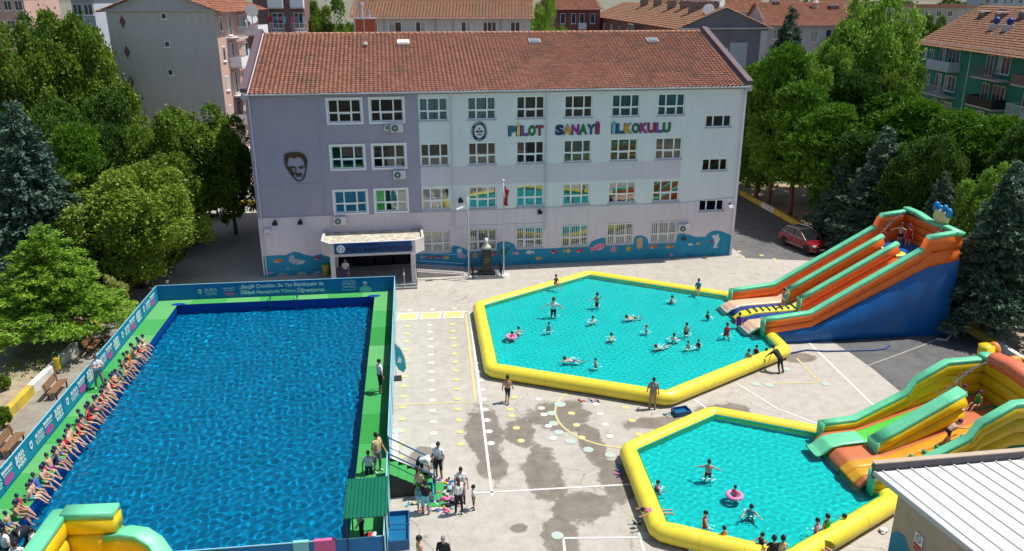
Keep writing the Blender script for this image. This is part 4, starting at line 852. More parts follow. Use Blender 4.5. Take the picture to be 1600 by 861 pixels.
BP = [(-1.35,.30),(-1.1,.62),(-.75,.86),(.1,.92),(2.5,1.0),(8.8,4.25),(11.0,4.3)]
bed(s1, 'slide_bed', BP, 3.95, 5.05, V_PE, .15, 1); bed(s1, 'slide_bed', BP, .5, 1.8, V_PE, .15, 1); bed(s1, 'lane_border', [(-1.0,.35),(-.75,.68),(.1,.85),(2.5,.93),(8.8,4.18),(11.0,4.22)], 1.55, 4.15, V_DB, .16, 1)
mid = bed(s1, 'climbing_lane', [(-1.15,.45),(-.75,.82),(.1,1.0),(2.6,1.08),(8.8,4.35),(11.0,4.38)], 2.45, 3.25, vinyl('lemon', (.78,.68,.02)), .15, 1)
for i in range(22): s = -.35+i*.42; z = interp([-1.15,-.75,.1,2.6,8.8,11.0],[.45,.82,1.0,1.08,4.35,4.38], s)+.14; MB().bev(s-.05,s+.05,2.5,3.2,z,z+.07,.02).build('step', V_DB, mid)
bed(s1, 'slide_lip', [(-1.5,.26),(-1.3,.5),(-1.0,.76),(-.5,.9)], 3.9, 5.1, V_WH, .09, 1); bed(s1, 'slide_lip', [(-1.5,.26),(-1.3,.5),(-1.0,.76),(-.5,.9)], .5, 1.75, V_WH, .09, 1)
orn = MB(); orn.ell((11.2,2.2,6.95), (.28,.75,.5), 14, 10); ob = orn.build('crown_ornament', vinyl('cream_yellow', (.75,.62,.28)), s1, smooth=True)
for i in range(4): MB().ell((11.22,1.6+i*.42,7.3+.12*(i % 2)), (.2,.2,.34), 10, 8).build('crown_tip', vinyl('bright_blue', (.0,.22,.52)), ob, smooth=True)
s2 = thing('inflatable_slide', 'yellow and mint inflatable slide with green chute at the right edge', 'slide', (15.3,28.7,0), R(7.5))
S = [-.5,1.1,3.55,3.85,5.2,7.4]; ZT = [1.5,1.62,2.85,3.45,4.25,4.3]; ZB = [.35,.45,1.55,1.7,2.25,2.4]
rolls(s2, 'side_wall', S, ZT, ZB, .0, .5, 3, V_YE, 0, V_MI); rolls(s2, 'side_wall', S, [z-.15 for z in ZT], ZB, 4.3, .5, 3, V_YE, 0, V_MI)
b = MB()
for r in range(3): b.sweep([(7.15,-.2,2.3+.6*(r+.5)),(7.15,4.5,2.3+.6*(r+.5))], (1,0,0), .28, .31, 14, 0, .62)
bw = b.build('back_wall', V_YE, s2, smooth=True); b = MB(); b.sweep([(7.15,-.2,4.2),(7.15,.9,4.2)], (1,0,0), .32, .14, 12, 0, .6); b.sweep([(7.15,3.9,4.2),(7.15,4.5,4.2)], (1,0,0), .32, .14, 12, 0, .6); b.build('wall_cap', V_MI, bw, smooth=True)
MB().sweep([(7.1,1.0,4.15),(7.1,1.2,4.3),(7.1,2.5,4.42),(7.1,3.7,4.3),(7.1,3.9,4.15)], (1,0,0), [.3,.42,.46,.42,.3], [.2,.34,.38,.34,.2], 14, 0, .8).build('top_bolster', V_CO, s2, smooth=True)
rolls(s2, 'divider', [.85,4.6], [1.55,3.75], [.6,2.4], 2.25, .82, 2, V_YE, 0, V_MI)
base_side(s2, [(-.3,0),(7.4,0),(7.42,2.5),(5.2,2.3),(3.8,1.7),(1.1,.5),(-.4,.4)], -.25, 4.55, V_GR, .3)
BP = [(-.98,.28),(-.8,.6),(-.55,.84),(.1,.88),(1.0,.92),(4.8,2.2),(7.1,2.35)]
bed(s2, 'slide_bed', BP, .2, 4.1, V_RD, .14, 3); bed(s2, 'chute', [(-1.1,.6),(-.6,.98),(.1,1.04),(1.0,1.1),(4.8,2.42),(5.3,2.5)], 2.75, 3.7, V_LG, .08, 1); bed(s2, 'slide_lip', [(-1.5,.50),(-1.2,.62),(-.8,.95),(-.2,1.06),(.8,1.1)], 2.72, 3.72, V_MI, .07, 1)
mid = bed(s2, 'climbing_lane', [(-1.0,.6),(-.6,.92),(1.0,1.0),(4.8,2.34),(5.2,2.44)], .45, 1.6, V_OL, .13, 2)
for i in range(9): s = .1+i*.55; z = interp([-1.0,-.6,1.0,4.8,5.2],[.6,.92,1.0,2.34,2.44], s)+.12; MB().bev(s-.07,s+.07,.65,1.0,z,z+.12,.03).build('step', V_GR, mid)
orn = MB(); orn.sweep([(7.9,5.2,.0),(7.9,5.2,2.0),(7.85,5.2,3.4),(7.8,5.2,4.3)], (0,1,0), .34, .30, 12, 0, .6); orn.sweep([(8.0,5.0,3.1),(8.6,4.9,3.2),(9.0,4.85,3.5)], (0,1,0), .26, .24, 12, 0, .7)
oo = orn.build('palm_ornament', V_YE, s2, smooth=True); orn = MB(); orn.ell((8.2,5.2,4.0), (.26,.38,.45), 12, 8); orn.ell((9.1,4.85,3.6), (.34,.26,.24), 12, 8); orn.build('ornament_tip', vinyl('bright_orange', (.75,.22,.02)), oo, smooth=True)
# third inflatable at the bottom left, standing in front of the big pool
c = gp(100, 803, 6.5)
s3 = thing('inflatable_slide', 'yellow and mint inflatable tower in the bottom left corner', 'slide', (c.x,c.y,0), R(4))
def wallr(t, pts, zs, zb, th, n, m, mcap, name):
    b_ = MB(); P = [Vector((*p, 0)) for p in pts]
    for r in range(n):
        path = []; hh = []
        for p, z in zip(P, zs): h = (z-.09-zb)/n; path.append((p.x,p.y,zb+h*(r+.5))); hh.append(h/2*1.05)
        d = (P[-1]-P[0]).normalized(); b_.sweep(path, (-d.y,d.x,0), th/2, hh, 14, 0, .6)
    w_ = b_.build(name, m, t, smooth=True); b_ = MB(); d = (P[-1]-P[0]).normalized(); b_.sweep([(p.x,p.y,z-.06) for p, z in zip(P, zs)], (-d.y,d.x,0), th/2*.92, .11, 16, 0, .35); b_.build('wall_cap', mcap, w_, smooth=True)
wallr(s3, [(0,0),(.65,0),(1.4,0)], [6.6,6.6,6.6], 3.6, .55, 5, V_YE, V_MI, 'back_wall')
wallr(s3, [(1.2,-.12),(1.6,-.1),(2.0,-.12),(2.35,-.2),(2.65,-.4),(2.95,-.75),(3.1,-1.3)], [5.9,5.95,5.88,5.65,5.3,4.9,4.6], 3.6, .55, 4, V_YE, V_MI, 'front_wall')
wallr(s3, [(-.12,.1),(-.1,-1.2),(-.05,-2.6),(0,-4.4)], [6.55,6.55,6.55,6.55], 3.6, .5, 5, V_YE, V_MI, 'side_wall')
MB().prism([(-.3,.25),(3.2,.1),(3.3,-4.4),(-.3,-4.4)], 0, 3.65, 'z').build('base', V_GR, s3); MB().prism([(-.1,.0),(3.0,-.1),(3.1,-4.3),(-.1,-4.3)], 3.655, 3.75, 'z').build('platform', V_OL, s3)
t = thing('rubber_ring', 'big black rubber ring standing at the left end of the pool deck', 'rubber ring', gp(37, 872, 1.2), R(70)); b = MB()
b.tube([(.42*math.cos(a), 0, .62+.42*math.sin(a)) for a in [2*math.pi*i/28 for i in range(28)]], .2, 14, closed=True); b.build('tube', mat('black_rubber', (.02,.02,.024), .3, .2), t, smooth=True); MB().tube([(.2,-.2,.62),(.25,-.22,.64)], .02, 6).build('valve', STEEL, t)
# water jets on the slides
DROP = glassmat('water_drops', (.85,.9,.92), .4)
def spray(label, a, b_, sag, seed):
    q_ = random.Random(seed); m = MB(); a, b_ = Vector(a), Vector(b_)
    for i in range(150):
        f_ = q_.random()**.8; p = a.lerp(b_, f_) + Vector((0,0,sag*4*f_*(1-f_))); w_ = .02+.16*f_; r = q_.uniform(.012,.032); m.ell(p+Vector((q_.gauss(0,w_*.6), q_.gauss(0,w_*.6), q_.gauss(0,w_*.7))), (r,r,r*1.5), 6, 4)
    m.tube([a.lerp(b_, k/8)+Vector((0,0,sag*4*(k/8)*(1-k/8))) for k in range(7)], [.02+.004*k for k in range(7)], 6); o_ = m.build('water_spray', DROP, smooth=True); tag(o_, label, 'water spray', 'water jets on the slides', 'stuff')
def at1(s, y, z): return Vector((15.6+s*math.cos(R(7.5))-y*math.sin(R(7.5)), 44.55+s*math.sin(R(7.5))+y*math.cos(R(7.5)), z))
def at2(s, y, z): return Vector((15.3+s*math.cos(R(7.5))-y*math.sin(R(7.5)), 28.7+s*math.sin(R(7.5))+y*math.cos(R(7.5)), z))
spray('water jet arching onto the far lane of the orange slide', at1(10.9,5.1,6.6), at1(8.5,4.5,4.7), .35, 1); spray('water jet arching down beside the near wall of the orange slide', at1(10.9,1.3,6.6), at1(9.3,1.1,4.5), .3, 2); spray('water jet arching onto the yellow slide', at2(6.9,3.6,4.3), at2(4.4,3.3,2.8), .35, 3)
# ------------------------------------------------------------------ people
def _caps(a, b, ra, rb, seg=12, rings=4):
    a, b = Vector(a), Vector(b); t = b-a; L_ = t.length
    t = t.normalized() if L_ > 1e-6 else Vector((0,0,1)); ref = Vector((0,0,1)) if abs(t.z) < .9 else Vector((1,0,0)); u = t.cross(ref).normalized(); v = u.cross(t)
    V = []; F = []; rows_ = []
    for i in range(rings+1): th = math.pi/2*(1-i/rings); rows_.append((a - t*ra*math.sin(th), ra*max(.02, math.cos(th))))
    for i in range(rings+1): th = math.pi/2*(i/rings); rows_.append((b + t*rb*math.sin(th), rb*max(.02, math.cos(th))))
    for c, r in rows_:
        for q in range(seg): an = 2*math.pi*q/seg; V.append(c+(u*math.cos(an)+v*math.sin(an))*r)
    n = len(rows_)
    for i in range(n-1):
        for q in range(seg): F.append((i*seg+q, i*seg+(q+1)%seg, (i+1)*seg+(q+1)%seg, (i+1)*seg+q))
    F.append(tuple(range(seg))[::-1]); F.append(tuple(range((n-1)*seg, n*seg))); return V, F
N_SLOT = 10   # skin torso sleeve hips thigh shank foot eye arm lips
BODY = {}
def human(key, spine=(0,0,1), armL=((.25,0,-1),(.1,-.2,-1)), armR=((-.25,0,-1),(-.1,-.2,-1)), legL=((.06,0,-1),(.02,.05,-1)), legR=((-.06,0,-1),(-.02,.05,-1)), head=None, kid=False, root=.9, loose=0.0, foot=None, look=(0,-1,0)):
    """one continuous body (facing -y) grown from a posed skeleton"""
    sp = Vector(spine).normalized(); side = Vector((1,0,0)); fwd = side.cross(sp); fwd = -fwd if fwd.y > 0.01 or (abs(fwd.y) <= .01 and fwd.z > 0) else fwd
    k = .92 if kid else 1.0; hs = 1.28 if kid else 1.0
    rt = Vector((0,0,root)); nb = rt+sp*.53*k; hd = Vector(head).normalized() if head else (sp*1.0+Vector((0,0,.35))).normalized(); hc = nb+hd*.17*hs; lk = Vector(look); lk = (lk - hd*lk.dot(hd)).normalized(); hx = hd.cross(lk)
    C = []  # (a,b,ra,rb,slotfun)
    add = lambda a, b, ra, rb, s: C.append((Vector(a), Vector(b), ra, rb, s))
    lo = loose
    for s in (-1, 1):
        add(rt+sp*.10+side*s*.05, rt+sp*.36*k+side*s*.075, .105+lo, .115+lo, 1); add(rt+sp*.36*k+side*s*.07, rt+sp*.45*k+side*s*.09, .105+lo, .085+lo, 1)
    add(rt-side*.07, rt+side*.07, .115+lo*.6, .115+lo*.6, 3); add(rt+sp*.47*k-side*.13, rt+sp*.47*k+side*.13, .062+lo*.5, .062+lo*.5, 1); add(rt+sp*.5*k, nb+hd*.08, .058, .05, 0)
    for s, (d1, d2) in ((1, armL), (-1, armR)):
        d1, d2 = Vector(d1).normalized(), Vector(d2).normalized(); sh = rt+sp*.46*k+side*s*.185*k; el = sh+d1*.28*k; wr_ = el+d2*.24*k
        add(sh, el, .055+lo*.7, .044+lo*.3, lambda t_: 2 if t_ < .62 else 8); add(el, wr_, .043, .030, 8); pl = wr_+d2*.075; add(wr_, pl, .030, .034, 0)
        ac = d2.cross(Vector((0,0,1))); ac = ac.normalized() if ac.length > .2 else Vector((0,1,0)); up_ = ac.cross(d2)
        for f_, ln in ((-.9,.055),(-.3,.07),(.3,.075),(.9,.065)): q0 = pl+ac*f_*.022; q1 = q0+d2*ln*.55+ac*f_*.012; add(q0, q1, .0115, .011, 0); add(q1, q1+d2*ln*.45-up_*.012, .011, .0095, 0)
        th0 = wr_+d2*.02+ac*(-.03); add(th0, th0+d2*.035-ac*.03, .013, .012, 0); add(th0+d2*.035-ac*.03, th0+d2*.065-ac*.036, .012, .0105, 0)
    feet = []
    for s, (d1, d2) in ((1, legL), (-1, legR)):
        d1, d2 = Vector(d1).normalized(), Vector(d2).normalized(); hp = rt+side*s*.085-sp*.03; kn = hp+d1*.42*k; an = kn+d2*.41*k
        add(hp, kn, .088+lo*.5, .060+lo*.5, lambda t_: 3 if t_ < .5 else 4); add(kn, an, .057+lo*.3, .040+lo*.2, 5)
        fd = Vector(foot).normalized() if foot else Vector((s*.12,-1,-.12)).normalized(); add(an-fd*.035-Vector((0,0,.03)), an+fd*.13-Vector((0,0,.045)), .042, .030, 6); feet.append(an.z-.085)
    meshes = [_caps(a, b_, ra, rb) for a, b_, ra, rb, s in C]
    M3 = Matrix((hx, -lk, hd)).transposed()   # local x side, y back, z up of the head
    heads = MB(); heads.ell(hc, (.076*hs,.092*hs,.112*hs), 16, 12, M=M3); heads.ell(hc+lk*.025*hs-hd*.055*hs, (.055*hs,.06*hs,.06*hs), 12, 8, M=M3); heads.ell(hc+lk*.095*hs-hd*.015*hs, (.014*hs,.02*hs,.026*hs), 8, 6, M=M3)
    for s in (-1, 1): heads.ell(hc+hx*s*.078*hs-hd*.01*hs, (.012*hs,.02*hs,.03*hs), 8, 6, M=M3)
    b = MB()
    for V, F in meshes: b.add(V, F)
    b.add(heads.v, heads.f)
    me = b.mesh('body_raw', [WHITE]); ob = bpy.data.objects.new('body_raw', me); COL.objects.link(ob)
    md = ob.modifiers.new('one_skin', 'REMESH'); md.mode = 'VOXEL'; md.voxel_size = .0135; md.use_smooth_shade = True
    ms = ob.modifiers.new('soften', 'SMOOTH'); ms.factor = .5; ms.iterations = 2
    dg = bpy.context.evaluated_depsgraph_get(); out = bpy.data.meshes.new_from_object(ob.evaluated_get(dg)); bpy.data.objects.remove(ob); bpy.data.meshes.remove(me)
    n = len(out.polygons); cen = np.empty(n*3, np.float32); out.polygons.foreach_get('center', cen); cen = cen.reshape(-1,3)
    best = np.full(n, 1e9); slot = np.zeros(n, np.int32)
    for a, b_, ra, rb, s in C:
        A, B = np.array(a), np.array(b_); d = B-A; t_ = np.clip(((cen-A)@d)/(d@d+1e-9), 0, 1); dist = np.linalg.norm(cen-(A+t_[:,None]*d), axis=1)-(ra+(rb-ra)*t_)
        m = dist < best; best[m] = dist[m]
        if callable(s): tt = t_[m]; slot[m] = np.array([s(x) for x in tt], np.int32)
        else: slot[m] = s
    loc = (cen-np.array(hc))@np.array([hx, lk, hd]).T/hs; inh = np.linalg.norm(loc/np.array([.09,.115,.125]), axis=1) < 1.1; slot[inh] = 0
    for s in (-1, 1): slot[(np.abs(loc[:,0]-s*.032) < .014) & (loc[:,1] > .06) & (np.abs(loc[:,2]-.005) < .010)] = 7
    slot[(np.abs(loc[:,0]) < .022) & (loc[:,1] > .05) & (np.abs(loc[:,2]+.062) < .010)] = 9
    for i in range(N_SLOT): out.materials.append(None)
    out.polygons.foreach_set('material_index', slot); out.name = 'body_'+key; out.update()
    hm = {}
    def shell(r, lo_z, dz, back, drape=None):
        V = []; F = []; seg, rg = 18, 8
        for i in range(rg+1):
            th = (math.pi*.60)*i/rg
            for q in range(seg):
                a = 2*math.pi*q/seg; y = math.sin(a); cut = 1.0 if y < 0 else 1.0   # lk = -y
                p = Vector((.076*math.sin(th)*math.cos(a), .092*math.sin(th)*math.sin(a), .112*math.cos(th)))*r*hs
                tilt = -.55*back; p = Matrix.Rotation(tilt, 3, 'X') @ p; V.append(hc+M3 @ p+hd*dz*hs)
        for i in range(rg):
            for q in range(seg): F.append((i*seg+q, (i+1)*seg+q, (i+1)*seg+(q+1)%seg, i*seg+(q+1)%seg))
        m_ = MB().add(V, F)
        if drape: m_.ell(hc-lk*.06*hs-hd*drape*.6, (.075*hs,.045*hs,drape), 12, 8, M=M3)
        return m_
    hm['swim_cap'] = shell(1.09, 0, .006, .45).mesh('swim_cap', [WHITE], True); hm['hair'] = shell(1.13, 0, .008, .75).mesh('hair', [WHITE], True); hm['long_hair'] = shell(1.12, 0, .006, .8, .2).mesh('hair', [WHITE], True)
    for m_ in hm.values(): m_.materials[0] = None
    BODY[key] = (out, hm, min(feet))
f_ = Vector
human('stand'); human('stand_loose', loose=.018, legL=((.08,-.05,-1),(.03,.05,-1)), legR=((-.08,.06,-1),(-.02,.1,-1)), armL=((.3,-.1,-1),(.0,-.55,-.8)), armR=((-.25,.05,-1),(-.1,-.3,-1)))
human('folded', loose=.018, armL=((.45,-.1,-1),(-.9,-.6,.1)), armR=((-.45,-.1,-1),(.9,-.65,.05)), legL=((.14,0,-1),(.06,.02,-1)), legR=((-.16,-.02,-1),(-.06,.05,-1)))
human('walk', loose=.012, legL=((.05,-.42,-1),(.02,.18,-1)), legR=((-.05,.30,-1),(-.02,.65,-1)), armL=((.25,.35,-1),(.1,.1,-1)), armR=((-.25,-.3,-1),(-.1,-.6,-1)))
human('bend', loose=.018, spine=(.0,-.93,.30), head=(0,-.9,-.15), look=(0,-.4,-1), armL=((.2,-.2,-1),(.05,-.1,-1)), armR=((-.2,-.2,-1),(-.05,-.1,-1)), legL=((.15,-.15,-1),(.05,.35,-1)), legR=((-.15,.2,-1),(-.05,.45,-1)))
human('lean', loose=.014, spine=(.0,-.75,.66), armL=((.25,-.7,-.7),(.05,-.6,-.8)), armR=((-.25,-.7,-.7),(-.05,-.6,-.8)), legL=((.1,.05,-1),(.03,.25,-1)), legR=((-.12,.15,-1),(-.03,.35,-1)))
human('chair', loose=.015, armL=((.3,-.3,-1),(-.4,-.8,-.1)), armR=((-.3,-.3,-1),(.4,-.8,-.1)), legL=((.12,-1,-.05),(.02,.0,-1)), legR=((-.12,-1,-.05),(-.02,-.3,-1)))
K = dict(kid=True)
human('k_stand', **K); human('k_wade', armL=((.9,-.1,-.45),(.7,-.4,-.35)), armR=((-.9,-.1,-.45),(-.7,-.4,-.35)), legL=((.1,-.15,-1),(.02,.1,-1)), **K)
human('k_up', armL=((.85,-.2,.35),(.5,-.3,.8)), armR=((-.5,-.3,-.9),(-.3,-.8,-.3)), **K)
human('k_walk', legL=((.05,-.42,-1),(.02,.18,-1)), legR=((-.05,.30,-1),(-.02,.6,-1)), armL=((.3,.35,-1),(.1,.0,-1)), armR=((-.3,-.3,-1),(-.1,-.6,-1)), **K)
SEAT = dict(kid=True, spine=(0,.12,1), foot=(0,-.8,-.35))
human('k_sit_a', legL=((.10,-1,-.12),(.08,-.6,-.8)), legR=((-.10,-1,-.10),(-.05,-.5,-.85)), armL=((.35,.35,-1),(.1,.15,-1)), armR=((-.35,.35,-1),(-.1,.15,-1)), **SEAT)
human('k_sit_b', legL=((.06,-1,-.05),(.04,-.7,-.65)), legR=((-.08,-1,-.1),(-.05,-.45,-.9)), armL=((.2,-.6,-.8),(-.25,-.9,-.3)), armR=((-.2,-.6,-.8),(.25,-.9,-.3)), **{**SEAT, 'spine': (0,-.12,1)})
human('k_sit_c', legL=((.12,-1,-.08),(.06,-.65,-.75)), legR=((-.05,-1,-.06),(-.1,-.65,-.7)), armL=((.25,-.1,-1),(.05,-.8,-.55)), armR=((-.4,.4,-.9),(-.1,.1,-1)), **{**SEAT, 'spine': (.08,.02,1)})
human('k_kneel', spine=(0,-.1,1), legL=((.15,-.5,-.85),(.05,1,-.1)), legR=((-.15,-.5,-.85),(-.05,1,-.1)), armL=((.7,-.45,-.6),(.35,-.8,.1)), armR=((-.7,-.45,-.6),(-.3,-.8,.0)), **K)
human('k_swim', spine=(0,-.96,.25), head=(0,-.75,.65), armL=((.35,-.9,.05),(.1,-1,.1)), armR=((-.8,-.4,-.1),(-.3,-.8,-.2)), legL=((.1,1,-.22),(.05,1,-.05)), legR=((-.1,1,-.15),(-.05,1,-.25)), foot=(0,1,0), **K)
human('k_climb', spine=(0,-.8,.62), armL=((.2,-.8,-.3),(.05,-.8,-.4)), armR=((-.2,-.9,-.1),(-.05,-.9,-.1)), legL=((.15,-.75,-.7),(.05,.55,-.8)), legR=((-.15,-.1,-1),(-.05,.5,-.85)), **K)
human('k_lie', spine=(0,-.97,.18), head=(0,-.9,.35), armL=((.5,-.8,-.2),(.1,-1,-.1)), armR=((-.5,-.8,-.2),(-.1,-1,-.1)), legL=((.12,1,-.1),(.05,1,-.05)), legR=((-.12,1,-.1),(-.05,1,-.05)), foot=(0,1,-.3), **K)
SK = [mat('skin_a', (.50,.30,.20), .55, .06, 8), mat('skin_b', (.42,.24,.155), .55, .06, 8), mat('skin_c', (.56,.36,.26), .55, .06, 8)]
EYE = mat('eye_dark', (.02,.015,.012), .3, 0); LIP = mat('lips', (.38,.15,.13), .5, 0)
CLO = {k: mat('cloth_'+k, v, .8, .12, 12, bump=.2, bscale=40) for k, v in dict(white=(.70,.71,.72), black=(.015,.015,.018), navy=(.012,.018,.07), grey=(.22,.24,.25), red=(.52,.015,.04), pink=(.66,.13,.30), purple=(.22,.02,.30), teal=(.02,.28,.33), yellow=(.72,.52,.04), green=(.02,.30,.06), khaki=(.36,.26,.17), sand=(.50,.40,.20), blue=(.03,.12,.42), maroon=(.17,.02,.03), aqua=(.22,.55,.58), orange=(.55,.16,.03)).items()}
HAIRM = {'black': mat('hair_black', (.012,.010,.009), .5, .2, 20), 'brown': mat('hair_brown', (.05,.025,.012), .5, .2, 20), 'auburn': mat('hair_auburn', (.13,.03,.025), .5, .2, 20), 'grey': mat('hair_grey', (.2,.2,.2), .5, .2, 20), 'fair': mat('hair_fair', (.28,.17,.07), .5, .2, 20)}
CAPM = {'navy': mat('swim_cap_navy', (.012,.012,.07), .45, .15), 'dark': mat('swim_cap_dark', (.01,.012,.02), .45, .15), 'purple': mat('swim_cap_purple', (.10,.01,.12), .45, .15), 'magenta': mat('swim_cap_magenta', (.25,.01,.14), .45, .15)}
def person(label, pose, loc, face, h, skin=0, top=None, sleeve=0, bottom=None, leg=0, shoes=None, hair='black', group=None, dz=0.0):
    """face: heading in degrees of the gaze (0 = +x); leg 0 trunks, 1 to the knee, 2 full; sleeve 0 none, 1 short, 2 long"""
    me, hm, fz = BODY[pose]; o_ = link('person', me, None); sc = h/(1.60 if pose.startswith('k') else 1.70); o_.scale = (sc,sc,sc); o_.rotation_euler = (0,0,R(face+90)); o_.location = Vector(loc)+Vector((0,0,dz))
    s = SK[skin]; T = CLO[top] if top else s; B = CLO[bottom] if bottom else s
    al = [s, T, T if sleeve else s, B, B if leg >= 1 else s, B if leg == 2 else s, (CLO[shoes] if shoes else s), EYE, T if sleeve == 2 else s, LIP]
    for i, m_ in enumerate(al): o_.material_slots[i].link = 'OBJECT'; o_.material_slots[i].material = m_
    if hair in CAPM: c = link('swim_cap', hm['swim_cap'], o_); mm = CAPM[hair]
    elif hair.startswith('long_'): c = link('hair', hm['long_hair'], o_); mm = HAIRM[hair[5:]]
    else: c = link('hair', hm['hair'], o_); mm = HAIRM[hair]
    c.material_slots[0].link = 'OBJECT'; c.material_slots[0].material = mm
    if group and ('bathers' in group or 'seated' in group): o_.cycles.is_caustics_receiver = True; c.cycles.is_caustics_receiver = True
    tag(o_, label, 'person', group); return o_
def standz(pose, h): return -BODY[pose][2]*h/(1.60 if pose.startswith('k') else 1.70)
# the row of children on the pool edge
ORD = ['first','second','third','fourth','fifth','sixth','seventh','eighth','ninth','tenth','eleventh','twelfth','thirteenth','fourteenth','fifteenth','sixteenth','seventeenth','eighteenth','nineteenth','twentieth']
def ordi(n): 
    if n <= 20: return ORD[n-1]
    return ('twenty-' if n < 30 else 'thirty-' if n < 40 else 'forty-')+ORD[n % 10-1] if n % 10 else {30:'thirtieth',40:'fortieth'}[n]
suits = ['white','navy','red','black','teal','orange','red','navy','yellow','teal','blue','black','red','white','navy','green','red','blue','pink','black','red','teal','navy','red','orange','black','red','blue','teal','navy','purple','red','green','blue','black','teal','red','navy','green','blue','red','blue']
human('k_sit_d', legL=((.25,-1,-.02),(.3,-.55,-.8)), legR=((-.02,-1,-.15),(.1,-.4,-.9)), armL=((.5,-.2,-.8),(-.3,-.8,-.4)), armR=((-.3,-.7,-.6),(.2,-.9,.1)), look=(.5,-.8,0), **{**SEAT, 'spine': (-.12,-.2,1)})
human('k_sit_e', legL=((.05,-1,.0),(.02,-.95,-.2)), legR=((-.2,-1,-.15),(-.1,-.5,-.85)), armL=((.6,.2,-.8),(.3,.1,-1)), armR=((-.5,.45,-.8),(-.1,.2,-1)), look=(-.6,-.7,-.1), **{**SEAT, 'spine': (.1,.28,1)})
vs0, vs1, NK = -7.3, -24.6, 42
q = random.Random(5)
for i in range(NK):
    v = vs0+(vs1-vs0)*i/(NK-1)+q.uniform(-.13,.13); pose = q.choice(['k_sit_a','k_sit_b','k_sit_c','k_sit_d','k_sit_e','k_sit_b']); h = q.uniform(1.06,1.36); sk = q.choice([0,0,1,2,2]); c = suits[i]; boy = q.random() < .5
    p = pool(u0-.16+q.uniform(-.14,.05), v, DZ); fz = .9-.115
    capc = 'navy' if q.random() < .95 else 'dark'
    person(f'seated child in dark cap and {c} {"trunks" if boy else "swimsuit"}, {ordi(i+1)} from far end of poolside row', pose, p-Vector((0,0,fz*h/1.6)), 4+q.uniform(-24,20), h, sk, None if boy else c, 0, c, 0, None, capc, 'children seated along the edge of the large pool')
FOAM = mat('water_foam', (.80,.85,.86), .5, .1)
FOAMQ = random.Random(31); FOAMN = [0]
def foam(c, z, big):
    q_ = FOAMQ; b = MB(); n = 26 if big else 14
    for i in range(n):
        a = q_.uniform(0,6.28); r = q_.uniform(.16,.5 if big else .36); s_ = q_.uniform(.012,.034); b.ell((c[0]+r*math.cos(a), c[1]+r*math.sin(a), z+.01), (s_*q_.uniform(1,2.6),s_*q_.uniform(.8,1.6),.012), 7, 4)
    FOAMN[0] += 1; tag(b.build('water_splash', FOAM, smooth=True), 'white flecks of splashed water round a bather', None, None, 'stuff')
def inpool(label, pose, px, py, face, h, top=None, bottom='black', hair='black', skin=0, sleeve=0, leg=0, dz=None, z=.58, grp='bathers in the pool by the orange slide'):
    h *= .95; p = gp(px, py, z); b0 = .03+standz(pose, h)
    if pose in ('k_swim','k_lie'): b0 = .58-1.0*h/1.6
    if pose == 'k_kneel': b0 = .05-(.9-.42*.86*.92-.06)*h/1.6
    if dz is not None: b0 += dz
    foam((p.x,p.y), .58, 'swim' in pose)
    return person(label, pose, (p.x,p.y,b0), face, h, skin, top, sleeve, bottom, leg, None, hair, grp)
G1 = 'bathers in the pool by the orange slide'; G2 = 'bathers in the pool by the yellow slide'
inpool('adult in white shirt and black shorts wading with arms out', 'k_wade', 864.5, 492, 260, 1.72, 'white', 'black', 'brown', 1, 1, 1)
inpool('shirtless boy in black shorts wading near the far rim', 'k_up', 932.5, 478, 215, 1.45, None, 'black', 'black', 0, 0, 1)
inpool('slim child in teal suit behind the wading adult in white', 'k_stand', 857.5, 517, 300, 1.12, 'teal', 'teal', 'dark', 2)
inpool('child crouching in the water at the left side of the pool', 'k_kneel', 809, 519, 330, 1.25, None, 'navy', 'dark', 0)
inpool('child in white top kneeling left of the pool middle', 'k_kneel', 926, 502, 290, 1.25, 'white', 'white', 'black', 0, 1)
inpool('child splashing with raised arm near the pool middle', 'k_swim', 990, 496, 200, 1.3, None, 'black', 'black', 0)
inpool('child in aqua suit stretching one arm right of pool middle', 'k_up', 1009.5, 518, 20, 1.05, 'aqua', 'aqua', 'dark', 0, dz=-.1)
inpool('child in yellow swimsuit kneeling in the water', 'k_kneel', 954, 529, 340, 1.25, 'yellow', 'yellow', 'black', 2)
inpool('child sitting low in the water near the far right rim', 'k_kneel', 1049, 470, 10, 1.25, None, 'navy', 'black', 0)
inpool('child in navy suit wading towards the orange slide', 'k_walk', 1105.5, 496, 40, 1.05, 'navy', 'navy', 'black', 0, dz=-.08)
inpool('boy in navy trunks standing upright in the right half of the pool', 'k_stand', 1072, 522, 120, 1.28, None, 'navy', 'black', 1)
inpool('child in white shirt floating left of the boy in navy trunks', 'k_kneel', 1052.5, 531, 60, 1.3, 'white', 'white', 'black', 0, 1)
inpool('child swimming just below the child in white shirt', 'k_swim', 1035, 541, 210, 1.3, 'aqua', 'aqua', 'brown', 0)
inpool('child in grey suit standing left of a pair near pool front', 'k_walk', 1075, 543, 300, 1.05, 'grey', 'grey', 'brown', 2, dz=-.08)
inpool('child in maroon suit standing right of a pair near pool front', 'k_stand', 1091, 541, 240, 1.02, 'maroon', 'maroon', 'brown', 0, dz=-.06)
inpool('girl in bright red swimsuit standing before the slide', 'k_walk', 1135, 525, 100, 1.42, 'red', 'red', 'brown', 1)
inpool('girl in purple dress standing at the slide foot', 'k_stand', 1154.5, 508, 80, 1.38, 'purple', 'purple', 'brown', 0, 1, 1)
inpool('boy in black trunks crouching on the yellow slide end', 'k_kneel', 1167, 496, 10, 1.3, None, 'black', 'brown', 1, dz=.1)
inpool('boy swimming with one arm out near the front rim', 'k_swim', 896, 563, 180, 1.3, None, 'blue', 'black', 0)
